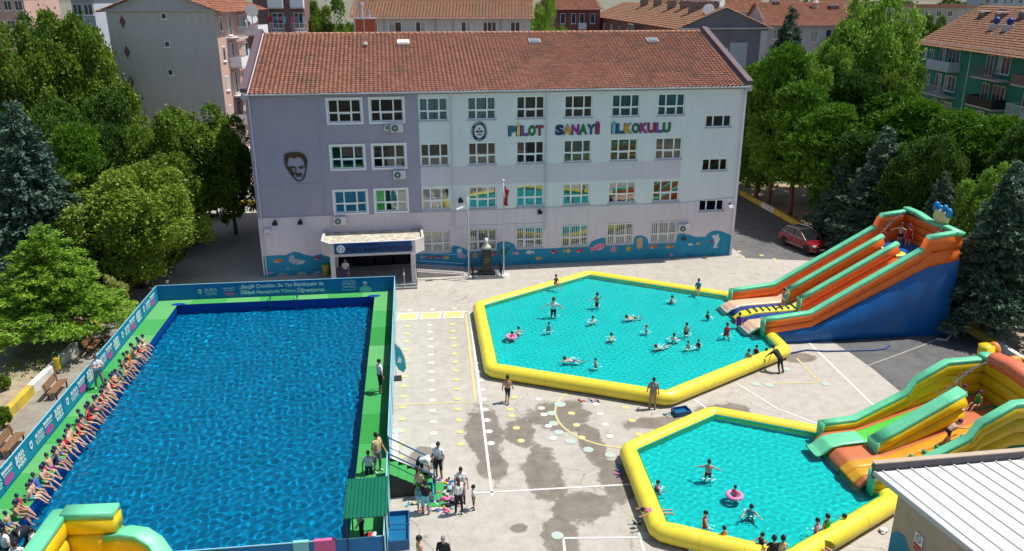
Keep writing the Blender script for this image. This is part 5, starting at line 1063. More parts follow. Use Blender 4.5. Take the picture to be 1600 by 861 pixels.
inpool('small child standing in the water near the front rim', 'k_stand', 930.5, 572, 20, 1.02, None, 'navy', 'dark', 0)
inpool('child in grey shirt standing at the right corner of the pool', 'k_walk', 1169, 563, 40, 1.25, 'grey', 'navy', 'black', 0, 1)
inpool('child in black suit behind the child in grey shirt', 'k_stand', 1181, 556, 60, 1.2, 'black', 'black', 'black', 0)
inpool('child half hidden by the black clothed helper at the rim', 'k_kneel', 1198, 553, 200, 1.25, 'teal', 'teal', 'dark', 0)
fl0 = inpool('girl with pink swim ring at the left rim', 'k_kneel', 799, 527, 20, 1.25, 'pink', 'pink', 'dark', 0)
def on_rim(label, px, py, face, h, **kw):
    p = gp(px, py, .82); person(label, 'k_sit_b', (p.x,p.y,.82-.8*h/1.6), face, h, group=G1, **kw)
on_rim('child in maroon suit sitting on the far left yellow rim', 868, 444, 300, 1.25, skin=1, top='maroon', bottom='maroon', hair='brown'); on_rim('child in teal shirt sitting on the far right yellow rim', 1091, 452, 250, 1.35, skin=1, top='teal', sleeve=1, bottom='khaki', leg=1, hair='black')
inpool('boy in dark red trunks wading with arms spread', 'k_wade', 1106, 744, 75, 1.35, None, 'maroon', 'dark', 0, grp=G2)
inpool('child in pink suit kneeling near the left rim', 'k_kneel', 1026, 763, 20, 1.25, 'pink', 'pink', 'dark', 2, grp=G2)
fl1 = inpool('girl in pink suit wearing a pink swim ring', 'k_stand', 1147.5, 775, 40, 1.05, 'pink', 'pink', 'dark', 0, grp=G2)
inpool('child in teal suit bending in the water right of the ring girl', 'k_kneel', 1172.5, 802, 260, 1.35, 'teal', 'teal', 'dark', 0, grp=G2)
inpool('girl in red swimsuit wading near the front left rim', 'k_walk', 1101, 822, 350, 1.3, 'red', 'red', 'dark', 2, dz=-.05, grp=G2)
inpool('child in orange suit next to the front rim', 'k_stand', 1130, 842, 300, 1.2, 'orange', 'orange', 'dark', 1, dz=-.1, grp=G2)
inpool('child in black suit raising an arm by the front rim', 'k_up', 1189, 856, 200, 1.2, 'black', 'black', 'dark', 0, grp=G2)
inpool('girl in pink top and purple trunks standing right of centre', 'k_walk', 1275, 832, 330, 1.25, 'pink', 'purple', 'dark', 1, dz=-.05, grp=G2)
inpool('girl in green swimsuit behind the girl in pink', 'k_stand', 1290, 830, 300, 1.35, 'green', 'green', 'dark', 1, dz=-.05, grp=G2)
inpool('boy swimming with an arm raised near the right rim', 'k_kneel', 1320, 818, 150, 1.3, None, 'navy', 'dark', 0, grp=G2)
p = gp(1022, 792, .9); person('child in pink leaning over the left yellow rim', 'k_lie', (p.x+.1,p.y,-.02), 185, 1.25, 1, 'pink', 0, 'pink', 0, None, 'dark', G2)
p = gp(1306, 858, .9); person('child in white shirt leaning over the front right rim', 'k_lie', (p.x,p.y,-.05), 300, 1.25, 0, 'white', 1, 'navy', 0, None, 'navy', G2)
for i, (px, lb, c) in enumerate(((1207,'person in black clothes sitting on the front rim','black'),(1221,'child in sand shirt beside the person in black on the front rim','sand'))):
    p = gp(px, 868, .82); person(lb, 'k_sit_b', (p.x,p.y,.82-.8*1.4/1.6), 80, 1.4, 1, c, 1, 'black', 1, None, 'black', G2)
def ring(label, o_, m, r=.28):
    t = thing('swim_ring', label, 'swim ring', (o_.location.x,o_.location.y,.61)); b = MB(); b.tube([(r*math.cos(a), r*math.sin(a), 0) for a in [2*math.pi*k/20 for k in range(20)]], .085, 10, closed=True); b.build('ring_tube', m, t, smooth=True); MB().tube([(r,.0,.08),(r,0,.1)], .012, 6).build('valve', WHITE, t)
ring('pink swim ring round the girl at the left rim', fl0, vinyl('pink', (.75,.22,.42))); ring('pink swim ring round the girl in the front pool', fl1, vinyl('pink', (.75,.22,.42)))
# on the slides
GS = 'children on the slides'
p = at1(1.9, 2.85, 1.02); person('child in grey striped suit standing on the yellow climbing lane', 'k_up', (p.x,p.y,1.02+standz('k_up',1.35)), 300, 1.35, 0, 'grey', 0, 'grey', 0, None, 'brown', GS)
p = at1(10.1, 4.3, 4.5); person('boy in navy trunks on top of the orange slide', 'k_wade', (p.x,p.y,4.48+standz('k_wade',1.45)), 220, 1.45, 0, None, 0, 'navy', 0, None, 'brown', GS)
p = at1(10.3, 3.75, 4.5); person('girl in red suit beside the boy on top of the orange slide', 'k_stand', (p.x,p.y,4.48+standz('k_stand',1.5)), 240, 1.5, 0, 'red', 0, 'red', 0, None, 'purple', GS)
p = at2(5.6, 3.3, 2.62); person('child in black suit sitting at the top of the green chute', 'k_sit_b', (p.x,p.y,2.62-.78*1.25/1.6), 190, 1.25, 0, 'black', 0, 'black', 0, None, 'purple', GS)
p = at2(5.9, 2.8, 2.6); person('child in green suit sitting behind on the yellow slide top', 'k_sit_c', (p.x,p.y,2.6-.78*1.2/1.6), 200, 1.2, 0, 'green', 0, 'green', 0, None, 'purple', GS)
p = at2(6.3, 1.3, 2.55); person('girl in maroon suit with magenta cap on the slide platform', 'k_sit_c', (p.x,p.y,2.55-.78*1.3/1.6), 150, 1.3, 0, 'maroon', 0, 'maroon', 0, None, 'magenta', GS)
p = at2(3.3, 1.0, 1.75); person('boy in black trunks climbing the orange steps', 'k_climb', (p.x,p.y,1.8+standz('k_climb',1.4)), 8, 1.4, 2, None, 0, 'black', 0, None, 'purple', GS)
p = at2(.3, .75, .7); person('boy in black trunks crawling at the foot of the orange steps', 'k_lie', (p.x,p.y,.95-.9*1.3/1.6), 8, 1.3, 2, None, 0, 'black', 0, None, 'maroon' if False else 'purple', GS)
# adults and children around the yard
def yardp(label, pose, px, py, face, h, z=0, **kw):
    p = gp(px, py, z); return person(label, pose, (p.x,p.y,z+standz(pose, h)+.005), face, h, **kw)
yardp('helper in pale shirt and grey trousers standing on the left deck', 'folded', 157, 606, 290, 1.75, DZ, top='white', sleeve=1, bottom='grey', leg=2, shoes='white', hair='brown', skin=1)
yardp('man in white shirt and black shorts on the right deck', 'stand_loose', 595, 613, 30, 1.76, DZ, top='white', sleeve=1, bottom='black', leg=1, hair='black', skin=1)
yardp('man in sand coloured shirt and grey trousers above the stairs', 'stand_loose', 591, 737, 330, 1.78, DZ, top='sand', sleeve=1, bottom='grey', leg=2, shoes='white', hair='black', skin=1)
yardp('person in white shirt standing in the water behind the shelter', 'stand', 578, 757, 280, 1.55, .7, top='white', sleeve=1, bottom='navy', leg=1, hair='brown', skin=1)
yardp('man in white shirt and black trousers under the green shelter', 'stand_loose', 566, 848, 200, 1.75, DZ, top='white', sleeve=1, bottom='black', leg=2, shoes='black', hair='black', skin=1)
yardp('shirtless boy in black shorts walking between the pools', 'k_walk', 793, 629, 75, 1.5, bottom='black', leg=1, hair='black', skin=1, shoes='black')
yardp('man in white shirt bending over beside the stairs', 'bend', 657, 748, 345, 1.78, top='white', sleeve=1, bottom='navy', leg=2, shoes='black', hair='black', skin=1)
yardp('man in white shirt and black shorts carrying a bucket', 'stand_loose', 686, 748, 250, 1.76, top='white', sleeve=1, bottom='black', leg=1, shoes='maroon', hair='black', skin=1)
yardp('child in green shorts standing at the stair foot', 'k_stand', 656, 778, 250, 1.35, bottom='green', leg=1, hair='brown', skin=0)
yardp('child in black shirt and aqua shorts seen from behind', 'k_stand', 666, 803, 80, 1.5, top='black', sleeve=1, bottom='aqua', leg=1, hair='black', skin=1, shoes='maroon')
yardp('bather in aqua shorts half hidden beside the child in black shirt', 'k_stand', 657, 800, 70, 1.3, top='teal', bottom='aqua', leg=1, hair='dark', skin=1)
yardp('woman in white top and black trousers with long auburn hair', 'stand_loose', 717, 803, 115, 1.66, top='white', sleeve=0, bottom='black', leg=2, shoes='white', hair='long_auburn', skin=0)
yardp('person in navy headscarf and white shirt facing the woman', 'stand_loose', 721, 786, 280, 1.66, top='white', sleeve=1, bottom='navy', leg=2, shoes='black', hair='long_black', skin=0)
yardp('small boy in white shirt standing alone by the white line', 'k_stand', 740, 796, 190, 1.08, top='white', sleeve=1, bottom='black', leg=1, shoes='black', hair='black', skin=1)
yardp('man in grey shirt and khaki trousers standing at the front rim', 'stand_loose', 1019, 639, 85, 1.72, top='grey', sleeve=1, bottom='khaki', leg=2, shoes='black', hair='black', skin=1)
yardp('helper in black clothes leaning over the right rim', 'lean', 1216, 582, 130, 1.68, top='black', sleeve=2, bottom='black', leg=2, shoes='black', hair='black', skin=1)
yardp('shirtless boy at the bottom edge beside the blue tub', 'k_stand', 657, 893, 30, 1.45, bottom='purple', leg=1, hair='black', skin=0)
yardp('person in black hoodie with backpack at the bottom edge', 'stand_loose', 694, 898, 260, 1.6, top='black', sleeve=2, bottom='black', leg=2, shoes='black', hair='grey', skin=0)
p = sch(6.15,-2.2,.45); person('woman in white shirt and purple trousers sitting at the school entrance', 'chair', (p.x,p.y,.45+.47-.8), 275, 1.66, 1, 'white', 1, 'purple', 2, 'white', 'fair')
for i, (px, py, lb, c) in enumerate(((62,866,'man in white shirt standing beside the yellow tower','white'),(18,866,'adult in white shirt at the left end of the row','white'),(9,845,'person in navy shirt at the bottom left corner','navy'),(38,888,'adult in white shirt in front of the black ring','white'))):
    yardp(lb, 'stand_loose', px, py+22, 40+20*i, 1.6, DZ, top=c, sleeve=1, bottom='navy', leg=2, shoes='black', hair='black', skin=1)
# ------------------------------------------------------------------ white-roofed building at the bottom right
c1 = gp(1367, 737, 3.6); BX = R(8.3)
wb = thing('low_building', 'low beige building with a white ribbed metal roof at the bottom right', 'building', (c1.x,c1.y,0), BX)
BEI = mat('plaster_beige', (.46,.37,.28), .85, .08, 1, bump=.1, bscale=40, dirt=(.36,.28,.21), dscale=.8); MET = mat('roof_white_metal', (.74,.735,.715), .42, .03, .5, dirt=(.66,.64,.60), dscale=.5); PAR = mat('parapet_shade_grey', (.09,.09,.10), .7, .1)  # parapet grey is darkened to carry the shade on its inner face
Lr, sl = 10.5, .105
b = MB(); V = [(0,0,3.6),(Lr,0,3.6),(Lr,-10,3.6+10*sl),(0,-10,3.6+10*sl)]; b.add(V+[(x,y,z-.05) for x, y, z in V], [(0,1,2,3),(4,7,6,5),(0,4,5,1),(1,5,6,2),(2,6,7,3),(3,7,4,0)]); rf_ = b.build('roof', MET, wb)
RIBM = None
for i in range(19):
    x = .28+i*.56; b = MB(); b.prism([(x-.045,.0),(x+.045,.0),(x+.02,.055),(x-.02,.055)], -10, -.02, 'y'); m_ = b.mesh('roof_rib', MET)
    for v in m_.vertices: v.co.z += 3.601 - v.co.y*sl
    link('roof_rib', m_, rf_)
b = MB(); b.box(-.02,Lr,.01,.16,3.3,3.92); b.build('parapet', PAR, wb); MB().box(-.06,Lr,-.03,.2,3.921,3.96).build('parapet_cap', BEI, wb)
m_ = MB().box(-.07,-.002,-10,.0,-.14,.05).mesh('fascia', mat('fascia_grey', (.45,.46,.48), .4, .05))
for v in m_.vertices: v.co.z += 3.6 - v.co.y*sl
link('fascia', m_, wb)
b = MB(); b.prism([(-.62,0),(-10,0),(-10,3.53+10*sl),(-.62,3.53+.62*sl)], .62, Lr-.3, 'x'); b.build('wall', BEI, wb)
m_ = MB().box(0.0,.66,-10,-.02,-.09,-.052).mesh('soffit', mat('soffit_brown', (.24,.17,.13), .85, .12))
for v in m_.vertices: v.co.z += 3.6 - v.co.y*sl
link('soffit', m_, wb)
ms = mat('wall_paint_sea', (.02,.26,.42), .7, .1); MB().prism([(-.64,.01),(-.64,1.3),(-.9,1.65),(-1.3,1.75),(-1.7,1.45),(-2.2,.9),(-3,.6),(-4,.01)], .606, .612, 'x').build('painted_wave', ms, wb)
t = thing('warning_sign', 'white and red no smoking sign on the beige wall', 'sign', Vector((c1.x,c1.y,0)) + Matrix.Rotation(BX,3,'Z') @ Vector((.6,-2.1,2.05)), BX-math.pi/2)
MB().box(-.21,.21,-.025,-.001,-.34,.34).build('plate', WHITE, t); poly('red_field', [(-.2,-.33),(.2,-.33),(.2,-.06),(-.2,-.06)], -.026, .003, mat('sign_red', (.45,.02,.03), .5, .1), t); b = MB(); b.tube([(.13*math.cos(a),-.03,.15+.13*math.sin(a)) for a in [2*math.pi*k/20 for k in range(20)]], .012, 6, closed=True); b.tube([(-.09,-.03,.24),(.09,-.03,.06)], .012, 6); b.build('symbol', mat('sign_dark', (.06,.06,.10), .5, .05), t); link('lettering', text_mesh('SİGARA İÇİLMEZ', .045, .002, .001, WHITE), t, (0,-.033,-.2))
# ------------------------------------------------------------------ houses of the town
OLDT = islandmat('old_tiles', [(.24,.115,.07),(.29,.14,.085),(.23,.125,.08),(.31,.17,.11),(.26,.11,.065)], .85, moss=(.17,.14,.085), mscale=.3); REDT = islandmat('red_tiles', [(.27,.10,.06),(.34,.14,.085),(.24,.095,.06),(.38,.19,.13)], .85, moss=(.17,.10,.065), mscale=.3)
FGL = mat('far_glass', (.05,.065,.075), .12, .3, .7, spec=.7); FCU = mat('far_curtain', (.45,.44,.40), .8, .25, 2)
def fwin(p, x0, x1, z0, z1, loc=(0,0,0), rz=0, cols=2, m=None):
    b = MB(); f = .07; b.box(x0,x1,-.06,-.002,z0,z0+f); b.box(x0,x1,-.06,-.002,z1-f,z1); b.box(x0,x0+f,-.06,-.002,z0+f,z1-f); b.box(x1-f,x1,-.06,-.002,z0+f,z1-f)
    for i in range(1, cols): x = x0+(x1-x0)*i/cols; b.box(x-.035,x+.035,-.058,-.003,z0+f,z1-f)
    b.box(x0-.08,x1+.08,-.13,-.003,z0-.07,z0-.002); w_ = b.build('window', WHITEF, p, loc, rz)
    for i in range(cols):
        a, c = x0+(x1-x0)*i/cols, x0+(x1-x0)*(i+1)/cols; MB().box(a+.036,c-.036,-.03,-.004,z0+f,z1-f).build('pane', m or (FCU if rnd.random() < .3 else FGL), w_)
def balcony(p, x0, x1, z, dep, m, loc=(0,0,0), rz=0, solid=True, glaze=False):
    b = MB(); b.box(x0,x1,-dep,-.003,z-.15,z); o_ = b.build('balcony', CONC, p, loc, rz); b = MB()
    if solid: b.box(x0,x1,-dep,-dep+.08,z+.001,z+.95); b.box(x0,x0+.08,-dep+.081,-.004,z+.001,z+.95); b.box(x1-.08,x1,-dep+.081,-.004,z+.001,z+.95)
    else:
        k = int((x1-x0)/.18)
        for i in range(k+1): x = x0+.03+(x1-x0-.06)*i/k; b.box(x-.015,x+.015,-dep+.02,-dep+.05,z,z+.95)
        b.box(x0,x1,-dep,-dep+.07,z+.95,z+1.0)
        for x in (x0+.02, x1-.05): b.box(x,x+.03,-dep,-.004,z+.95,z+1.0)
    b.build('railing', m, o_)
    if glaze:
        b = MB(); n = 4
        for i in range(n+1): x = x0+(x1-x0-.06)*i/n; b.box(x,x+.06,-dep+.01,-dep+.07,z+.96,z+2.45)
        b.box(x0,x1,-dep,-dep+.08,z+2.45,z+2.52); b.build('glazing_frame', WHITEF, o_); MB().box(x0+.02,x1-.02,-dep+.03,-dep+.045,z+.97,z+2.44).build('pane', GLASS, o_)
def laundry(p, x0, x1, z, y, seed, loc, rz):
    q_ = random.Random(seed); x = x0
    while x < x1: w_ = q_.uniform(.25,.5); h_ = q_.uniform(.4,.8); MB().box(x,x+w_,y,y+.02,z-h_,z).build('laundry', CLO[q_.choice(['white','navy','red','aqua','grey','pink'])], p, loc, rz); x += w_+.08
def block(name, label, corner, rz, w_, d, h, wallm, roofm, axis='y', rise=2.4, over=.6, sidem=None, hip=0, cat='building'):
    """corner = front left foot; front looks to -y; ridge along 'x' or 'y' ; roof of single tiles"""
    t = thing(name, label, cat, (corner[0],corner[1],0), rz); b = MB(); b.box(0,w_,0,d,0,h)
    if sidem: b.m = [0,0,0,1,0,1]
    b.build('wall', [wallm, sidem or wallm], t)
    if axis == 'y': g = MB(); g.prism([(0,h),(w_,h),(w_/2,h+rise)], .0, d, 'y'); g.build('gable', wallm, t)
    else: g = MB(); g.prism([(0,h),(d,h),(d/2,h+rise)], .0, w_, 'x'); g.build('gable', wallm, t)
    o_ = MB().box(-.3,w_+.3,-.3,d+.3,h-.12,h+.02).build('eaves', CONC, t); 
    k = rise/((w_ if axis == 'y' else d)/2)
    if axis == 'x':
        a = link('roof', tile_slope(-over*.6, w_+over*.6, -over, h-over*k+.06, d/2, h+rise+.06, .36, .40, roofm), t); c = link('roof', tile_slope(-over*.6, w_+over*.6, d+over, h-over*k+.06, d/2, h+rise+.06, .9, .9, roofm), t)
    else:
        me = tile_slope(-over*.5, d+over*.5, -over, h-over*k+.06, w_/2, h+rise+.06, .42, .44, roofm); me2 = me.copy()
        me.transform(Matrix(((0,1,0,0),(1,0,0,0),(0,0,1,0),(0,0,0,1)))); me2.transform(Matrix(((0,-1,0,w_),(1,0,0,0),(0,0,1,0),(0,0,0,1))))
        a = link('roof', me, t); c = link('roof', me2, t)
    a['kind'] = 'stuff'; c['kind'] = 'stuff'; return t
def chimney(t, x, y, z, s=(.9,.7,1.3), m=None):
    b = MB(); b.box(x-s[0]/2,x+s[0]/2,y-s[1]/2,y+s[1]/2,z-1.2,z+s[2]); o_ = b.build('chimney', m or CHIM, t); MB().box(x-s[0]/2-.1,x+s[0]/2+.1,y-s[1]/2-.1,y+s[1]/2+.1,z+s[2]+.12,z+s[2]+.22).build('chimney_cap', CONC, o_)
    b = MB()
    for dx in (-.4,.4):
        for dy in (-.4,.4): b.box(x+dx*s[0]-.06,x+dx*s[0]+.06,y+dy*s[1]-.06,y+dy*s[1]+.06,z+s[2],z+s[2]+.12)
    b.build('chimney_leg', CONC, o_)
CHIM = mat('chimney_render', (.24,.19,.16), .9, .25, 3)
def dish(t, x, y, z, r, rzz):
    b = MB(); b.lathe([(.03,0),(r*.6,.1*r),(r,.3*r)], 18); o_ = b.build('satellite_dish', mat('dish_pale', (.48,.50,.50), .5, .1), t, (x,y,z+.7)); o_.rotation_euler = (R(65),0,rzz); MB().tube([(x,y+.05,z-.6),(x,y+.05,z+.75)], .04, 6).build('dish_mast', STEEL, t)
GREY = mat('plaster_grey_gable', (.60,.58,.545), .9, .07, .35, dirt=(.49,.475,.45), dscale=.5, streak=True); PINK = mat('plaster_salmon', (.58,.38,.32), .85, .08, .5); BRN = mat('plaster_brown', (.24,.15,.14), .85, .12, .4); MAR = mat('plaster_maroon', (.26,.10,.085), .85, .15, .4, dirt=(.17,.09,.08), dscale=.3); DGR = mat('plaster_dark_grey', (.20,.195,.215), .9, .12, .3, dirt=(.13,.13,.15), dscale=.25)
GRN = mat('plaster_teal_green', (.035,.24,.18), .8, .1, .3, dirt=(.03,.19,.15), dscale=.3); PLW = mat('plaster_pale', (.62,.61,.60), .85, .08, .5, dirt=(.5,.49,.48), dscale=.3); BLG = mat('plaster_blue_grey', (.44,.48,.54), .85, .1, .4); DIA = mat('tile_diamond', (.24,.10,.09), .8, .1)
def xat(px, Y, py=60): return dp(px, py, Y).x
# grey gable block on the left
Y = 82; x0, x1 = xat(178,Y,100), xat(344.5,Y,100); h = dp(333,15,Y).z; wd = x1-x0
ga = block('apartment_block', 'grey apartment block with brown diamonds and pink balcony side', (x0,Y), 0, wd, 14, h, GREY, REDT, 'y', 1.9, 1.0, PINK)
def lx(px, py): p = dp(px, py, Y); return p.x-x0, p.z
for q in ((191.5,34),(198.5,81),(205,128)):
    a, c = lx(*q); MB().prism([(a-.3,c),(a,c-.62),(a+.3,c),(a,c+.62)], -.03, -.002, 'y').build('diamond_panel', DIA, ga)
for q in ((256,25),(261.5,69),(266.5,113)): a, c = lx(*q); fwin(ga, a-.27, a+.27, c-.3, c+.3, cols=1, m=FGL)
a, c = lx(202,147); MB().box(a-.85,a+.85,-.02,-.002,c-.55,c+.55).build('patch', BLG, ga)
for k in range(5):
    z = h-2.75-2.86*k
    if z < 1: continue
    fwin(ga, .9, 1.7, z+.7, z+2.1, (wd,0,0), math.pi/2, 1); fwin(ga, 3.2, 4.4, z+.2, z+2.3, (wd,0,0), math.pi/2, 2); fwin(ga, 7.2, 9.0, z+.6, z+2.1, (wd,0,0), math.pi/2, 2)
    balcony(ga, 2.6, 5.6, z, 1.25, WHITEF if k % 2 else STEEL, (wd,0,0), math.pi/2, solid=(k % 2 == 1), glaze=(k == 3)); balcony(ga, 8.8, 12.5, z, 1.4, WHITEF, (wd,0,0), math.pi/2, solid=True, glaze=(k in (1,)))
    laundry(ga, 5.8, 8.2, z+1.6, -1.0, k, (wd,0,0), math.pi/2)
    if k < 3: dish(ga, wd+1.6, 6.3+k*.7, z+1.0, .55, R(40))
# brown block with two balcony columns
Y = 106; x0, x1 = xat(396,Y,20), xat(474,Y,20); t = block('apartment_block', 'brown apartment block with two columns of white balconies', (x0,Y), R(6), x1-x0, 12, 20.5, BRN, REDT, 'x', 2.2)
for k in range(6):
    z = 18.2-2.85*k
    for a, c in ((2.0,3.8),(4.7,6.3)):
        balcony(t, a, c, z, 1.2, WHITEF, solid=(k % 2 == 0)); fwin(t, a+.2, c-.2, z+.3, z+2.2); laundry(t, a, c, z+1.8, -1.3, k+int(a), (0,0,0), 0)
    MB().box(1.85,1.99,-.25,-.002,z-.3,z+2.4).build('pilaster', PINK, t)
# white house behind the school
Y = 94; x0, x1 = xat(553,Y,40), xat(829,Y,40); h = dp(700,25,Y).z; wh = block('row_house', 'white house with old brown tiled roof right behind the school', (x0,Y), 0, x1-x0, 10, h, PLW, OLDT, 'x', 2.6, .7); wd = x1-x0
for px, c, r_ in ((582,2,0),(617,2,1),(657,2,0),(728,2,0),(765,3,1),(805,2,0)):
    a = xat(px,Y,40)-x0; fwin(wh, a-.55-.2*r_, a+.55+.2*r_, h-1.9, h-.6, cols=c)
a = xat(622,Y,40)-x0; MB().box(a-.9,a+2.0,-.9,-.003,h-2.6,h-2.45).build('balcony', CONC, wh); a = xat(562,Y,40)-x0
for px in (600,680,708,782): a = xat(px,Y,40)-x0; MB().tube([(a,-.08,0),(a,-.08,h)], .06, 8).build('downpipe', GUT, wh)
for px in (668,692,710): a = xat(px,Y,0)-x0; chimney(wh, a, 4.2, h+2.1, (1.2,.8,.5))
# maroon house
Y = 138; x0, x1 = xat(868,Y,30), xat(940,Y,30); h = dp(900,13,Y).z; t = block('apartment_block', 'maroon brick house with tiled roof seen above the school roof', (x0,Y), R(10), x1-x0, 12, h, MAR, REDT, 'x', 2.4, .8)
for a in (1.2,3.0,4.4,6.2): fwin(t, a-.4, a+.4, h-2.4, h-.8, cols=1)
balcony(t, 3.8, 5.0, h-3.2, .8, WHITEF); chimney(t, 3.5, 4.5, h+1.8); chimney(t, 6.0, 4.5, h+1.8)
# long row house whose dark grey gable faces the yard
Y = 95; x0, x1 = xat(1062,Y,60), xat(1203,Y,60); h = dp(1062,44,Y).z; t = block('row_house', 'long tiled row house with a dark grey gable wall facing us', (x0,Y), R(5.0), x1-x0, 52, h, DGR, OLDT, 'y', dp(1133,13,Y).z-h, .5, MAR); wd = x1-x0; zr = dp(1133,13,Y).z
fwin(t, wd*.53-.3, wd*.53+.3, h-3.0, h-2.2, cols=1, m=FGL); MB().box(wd*.58,wd*.78,-.02,-.002,h-9.5,h-1.6).build('render_patch', BLG, t); MB().box(wd-.8,wd-.02,-.02,-.002,0,h-.3).build('corner_strip', PLW, t)
for yy, dx in ((2.2,-.7),(7,-1.0),(13,-.9),(18,-1.2),(27,-.8),(34,-1.0)): chimney(t, wd/2+dx, yy, zr-.3, (1.0 if yy != 7 else 2.2,.9,.9))
dish(t, wd/2-1.6, 1.2, zr-.9, .65, R(-20)); dish(t, wd/2+.1, 3.0, zr-.1, .7, R(15))
for i in range(2): MB().ell((wd/2-1.4+i*.8, 7.0, zr+1.15), (.35,.35,.4), 12, 8).build('water_tank', mat('tank_blue', (.02,.04,.22), .4, .1), t, smooth=True)
for k in range(6): fwin(t, 1.5+k*6, 2.9+k*6, h-2.4, h-1.0, (0,52,0), -math.pi/2)
balcony(t, 30, 33, h-2.8, 1.0, WHITEF, (0,52,0), -math.pi/2, glaze=True); balcony(t, 20, 23, h-2.8, 1.0, WHITEF, (0,52,0), -math.pi/2)
# pale house right of it
Y = 116; x0, x1 = xat(1196,Y,60), xat(1330,Y,60); h = dp(1240,37,Y).z; t = block('apartment_block', 'pale house with orange tiled roof behind the dark evergreen', (x0,Y), R(-4), x1-x0, 14, h, PLW, REDT, 'x', 2.6, .8)
fwin(t, .9, 2.6, h-2.0, h-.7, cols=3); fwin(t, 6.0, 7.0, h-2.4, h-.9); balcony(t, 7.5, 10.0, h-3.0, 1.0, PLW); fwin(t, 8.0, 9.6, h-2.7, h-.7)
MB().lathe([(.5,0),(.5,1.2),(.55,1.25),(.35,1.5),(.1,1.9)], 12, (7.6,5.2,h+1.4)).build('chimney', PINK, t); chimney(t, 10.2, 5.0, h+1.8, (1.2,.8,.4)); chimney(t, 2.5, 6.5, h+2.2, (.8,.7,.5))
# green block at the right edge (its long front looks left, towards the yard)
gz = 14.4; gx = 50.3; t = block('apartment_block', 'teal green apartment block with balconies at the right edge', (gx,103), -math.pi/2+R(-2), 38, 13, gz, GRN, OLDT, 'x', 4.0, .8)
for k in range(4):
    z = gz-2.75-2.86*k
    for j, a in enumerate((1.4,3.2)): fwin(t, a-.3, a+.3, z+.7, z+1.9, cols=1)
    for j, (a, c) in enumerate(((4.6,10.2),(15.2,20.5),(23,28))):
        balcony(t, a, c, z, 1.3, [WHITEF, STEEL, BLACK][(k+j) % 3] if k else (mat('railing_pale_blue', (.45,.54,.62), .6, .08) if j == 0 else BRN), solid=(k+j) % 2 == 0); fwin(t, a+.4, a+1.8, z+.1, z+2.2); fwin(t, a+2.6, c-.4, z+.5, z+2.2, cols=3)
    MB().tube([(12.2,-.08,z),(12.2,-.08,z+2.86)], .05, 6).build('downpipe', WHITEF, t)
for a, yy, zz in ((4,4.8,.0),(8,4.6,.0),(12,5.0,.2),(17,4.5,.1),(22,4.0,-.3),(6,6.2,.3)): chimney(t, a, yy, gz+2.6+zz, (1.2,.9,.7))
for a in (10.5,13.2):
    MB().box(a-.5,a+.5,2.4,3.3,gz+.9,gz+2.3).build('chimney', PLW, t); MB().ell((a,2.9,gz+2.65), (.38,.38,.42), 12, 8).build('water_tank', mat('tank_blue', (.02,.04,.22), .4, .1), t, smooth=True)
# small far houses that close the view
def far(label, px0, px1, pye, Y, wm, rm, axis='x', rise=2.2, d=10, wins=3, name='house'):
    x0, x1 = xat(px0,Y,10), xat(px1,Y,10); h = max(3, dp(px0,pye,Y).z); t = block(name, label, (x0,Y), 0, x1-x0, d, h, wm, rm, axis, rise, .6)
    for i in range(wins): a = (x1-x0)*(i+.5)/wins; fwin(t, a-.6, a+.6, h-2.2, h-.8); fwin(t, a-.6, a+.6, h-5.0, h-3.6)
    return t
far('far house with bright orange roof beyond the grey gable', 1140, 1197, 17, 150, PLW, REDT); far('far house with orange roof just behind the chimneys', 1075, 1135, 14, 175, PLW, REDT)
far('far white house left of the dark evergreen', 1218, 1252, 6, 240, PLW, OLDT, wins=3); far('far white house with brown roof above the row house', 1010, 1062, 4, 230, PLW, OLDT, wins=4); far('far pale house behind the bright tree', 1285, 1345, 9, 210, PLW, OLDT, wins=4)
far('far low beige hall with flat roof above the green block', 1425, 1530, 12, 220, mat('plaster_hall', (.48,.44,.36), .85, .1), OLDT, rise=.6, wins=6, d=16); far('far grey block at the top right corner', 1535, 1600, -6, 260, BLG, OLDT, wins=5); far('far pink block at the top left corner', -30, 38, -8, 128, PINK, REDT, wins=4, name='apartment_block'); far('far blue grey block with white side left of the grey gable', 112, 146, -4, 112, BLG, REDT, wins=2, name='apartment_block')
t = far('far hall with blue sheet roof', 1190, 1217, 14, 200, mat('sheet_blue', (.10,.30,.50), .5, .1), OLDT, rise=.4, wins=2)
# ------------------------------------------------------------------ trees
BARK = mat('bark', (.13,.095,.07), .9, .3, 5, bump=.6, bscale=14); BARKP = mat('bark_pine', (.17,.10,.065), .9, .3, 5, bump=.6, bscale=14)
def quads(P, D, ln, wdt, rs, flat_=.0):
    """leaf faces at P with long axis D"""
    n = len(P); D = D/np.linalg.norm(D, axis=1)[:,None]; r = rs.normal(size=(n,3)); r[:,2] += flat_; s = np.cross(D, r); s /= np.linalg.norm(s, axis=1)[:,None]+1e-9
    L_ = ln*rs.uniform(.7,1.3,(n,1)); W_ = wdt*rs.uniform(.7,1.3,(n,1)); a = P-D*L_*.5; c = P+D*L_*.5
    V = np.stack([a-s*W_*.25, P+s*W_*-.5+D*L_*.05, c, P+s*W_*.5+D*L_*.05], 1).reshape(-1,3); F = np.arange(4*n).reshape(-1,4); return V, F
def crown_mesh(name, parts):
    V = np.concatenate([p[0] for p in parts]); F = []; o_ = 0
    for p in parts: F.append(p[1]+o_); o_ += len(p[0])
    me = np_mesh(name, V, np.concatenate(F), [WHITE]); me.materials[0] = None; return me
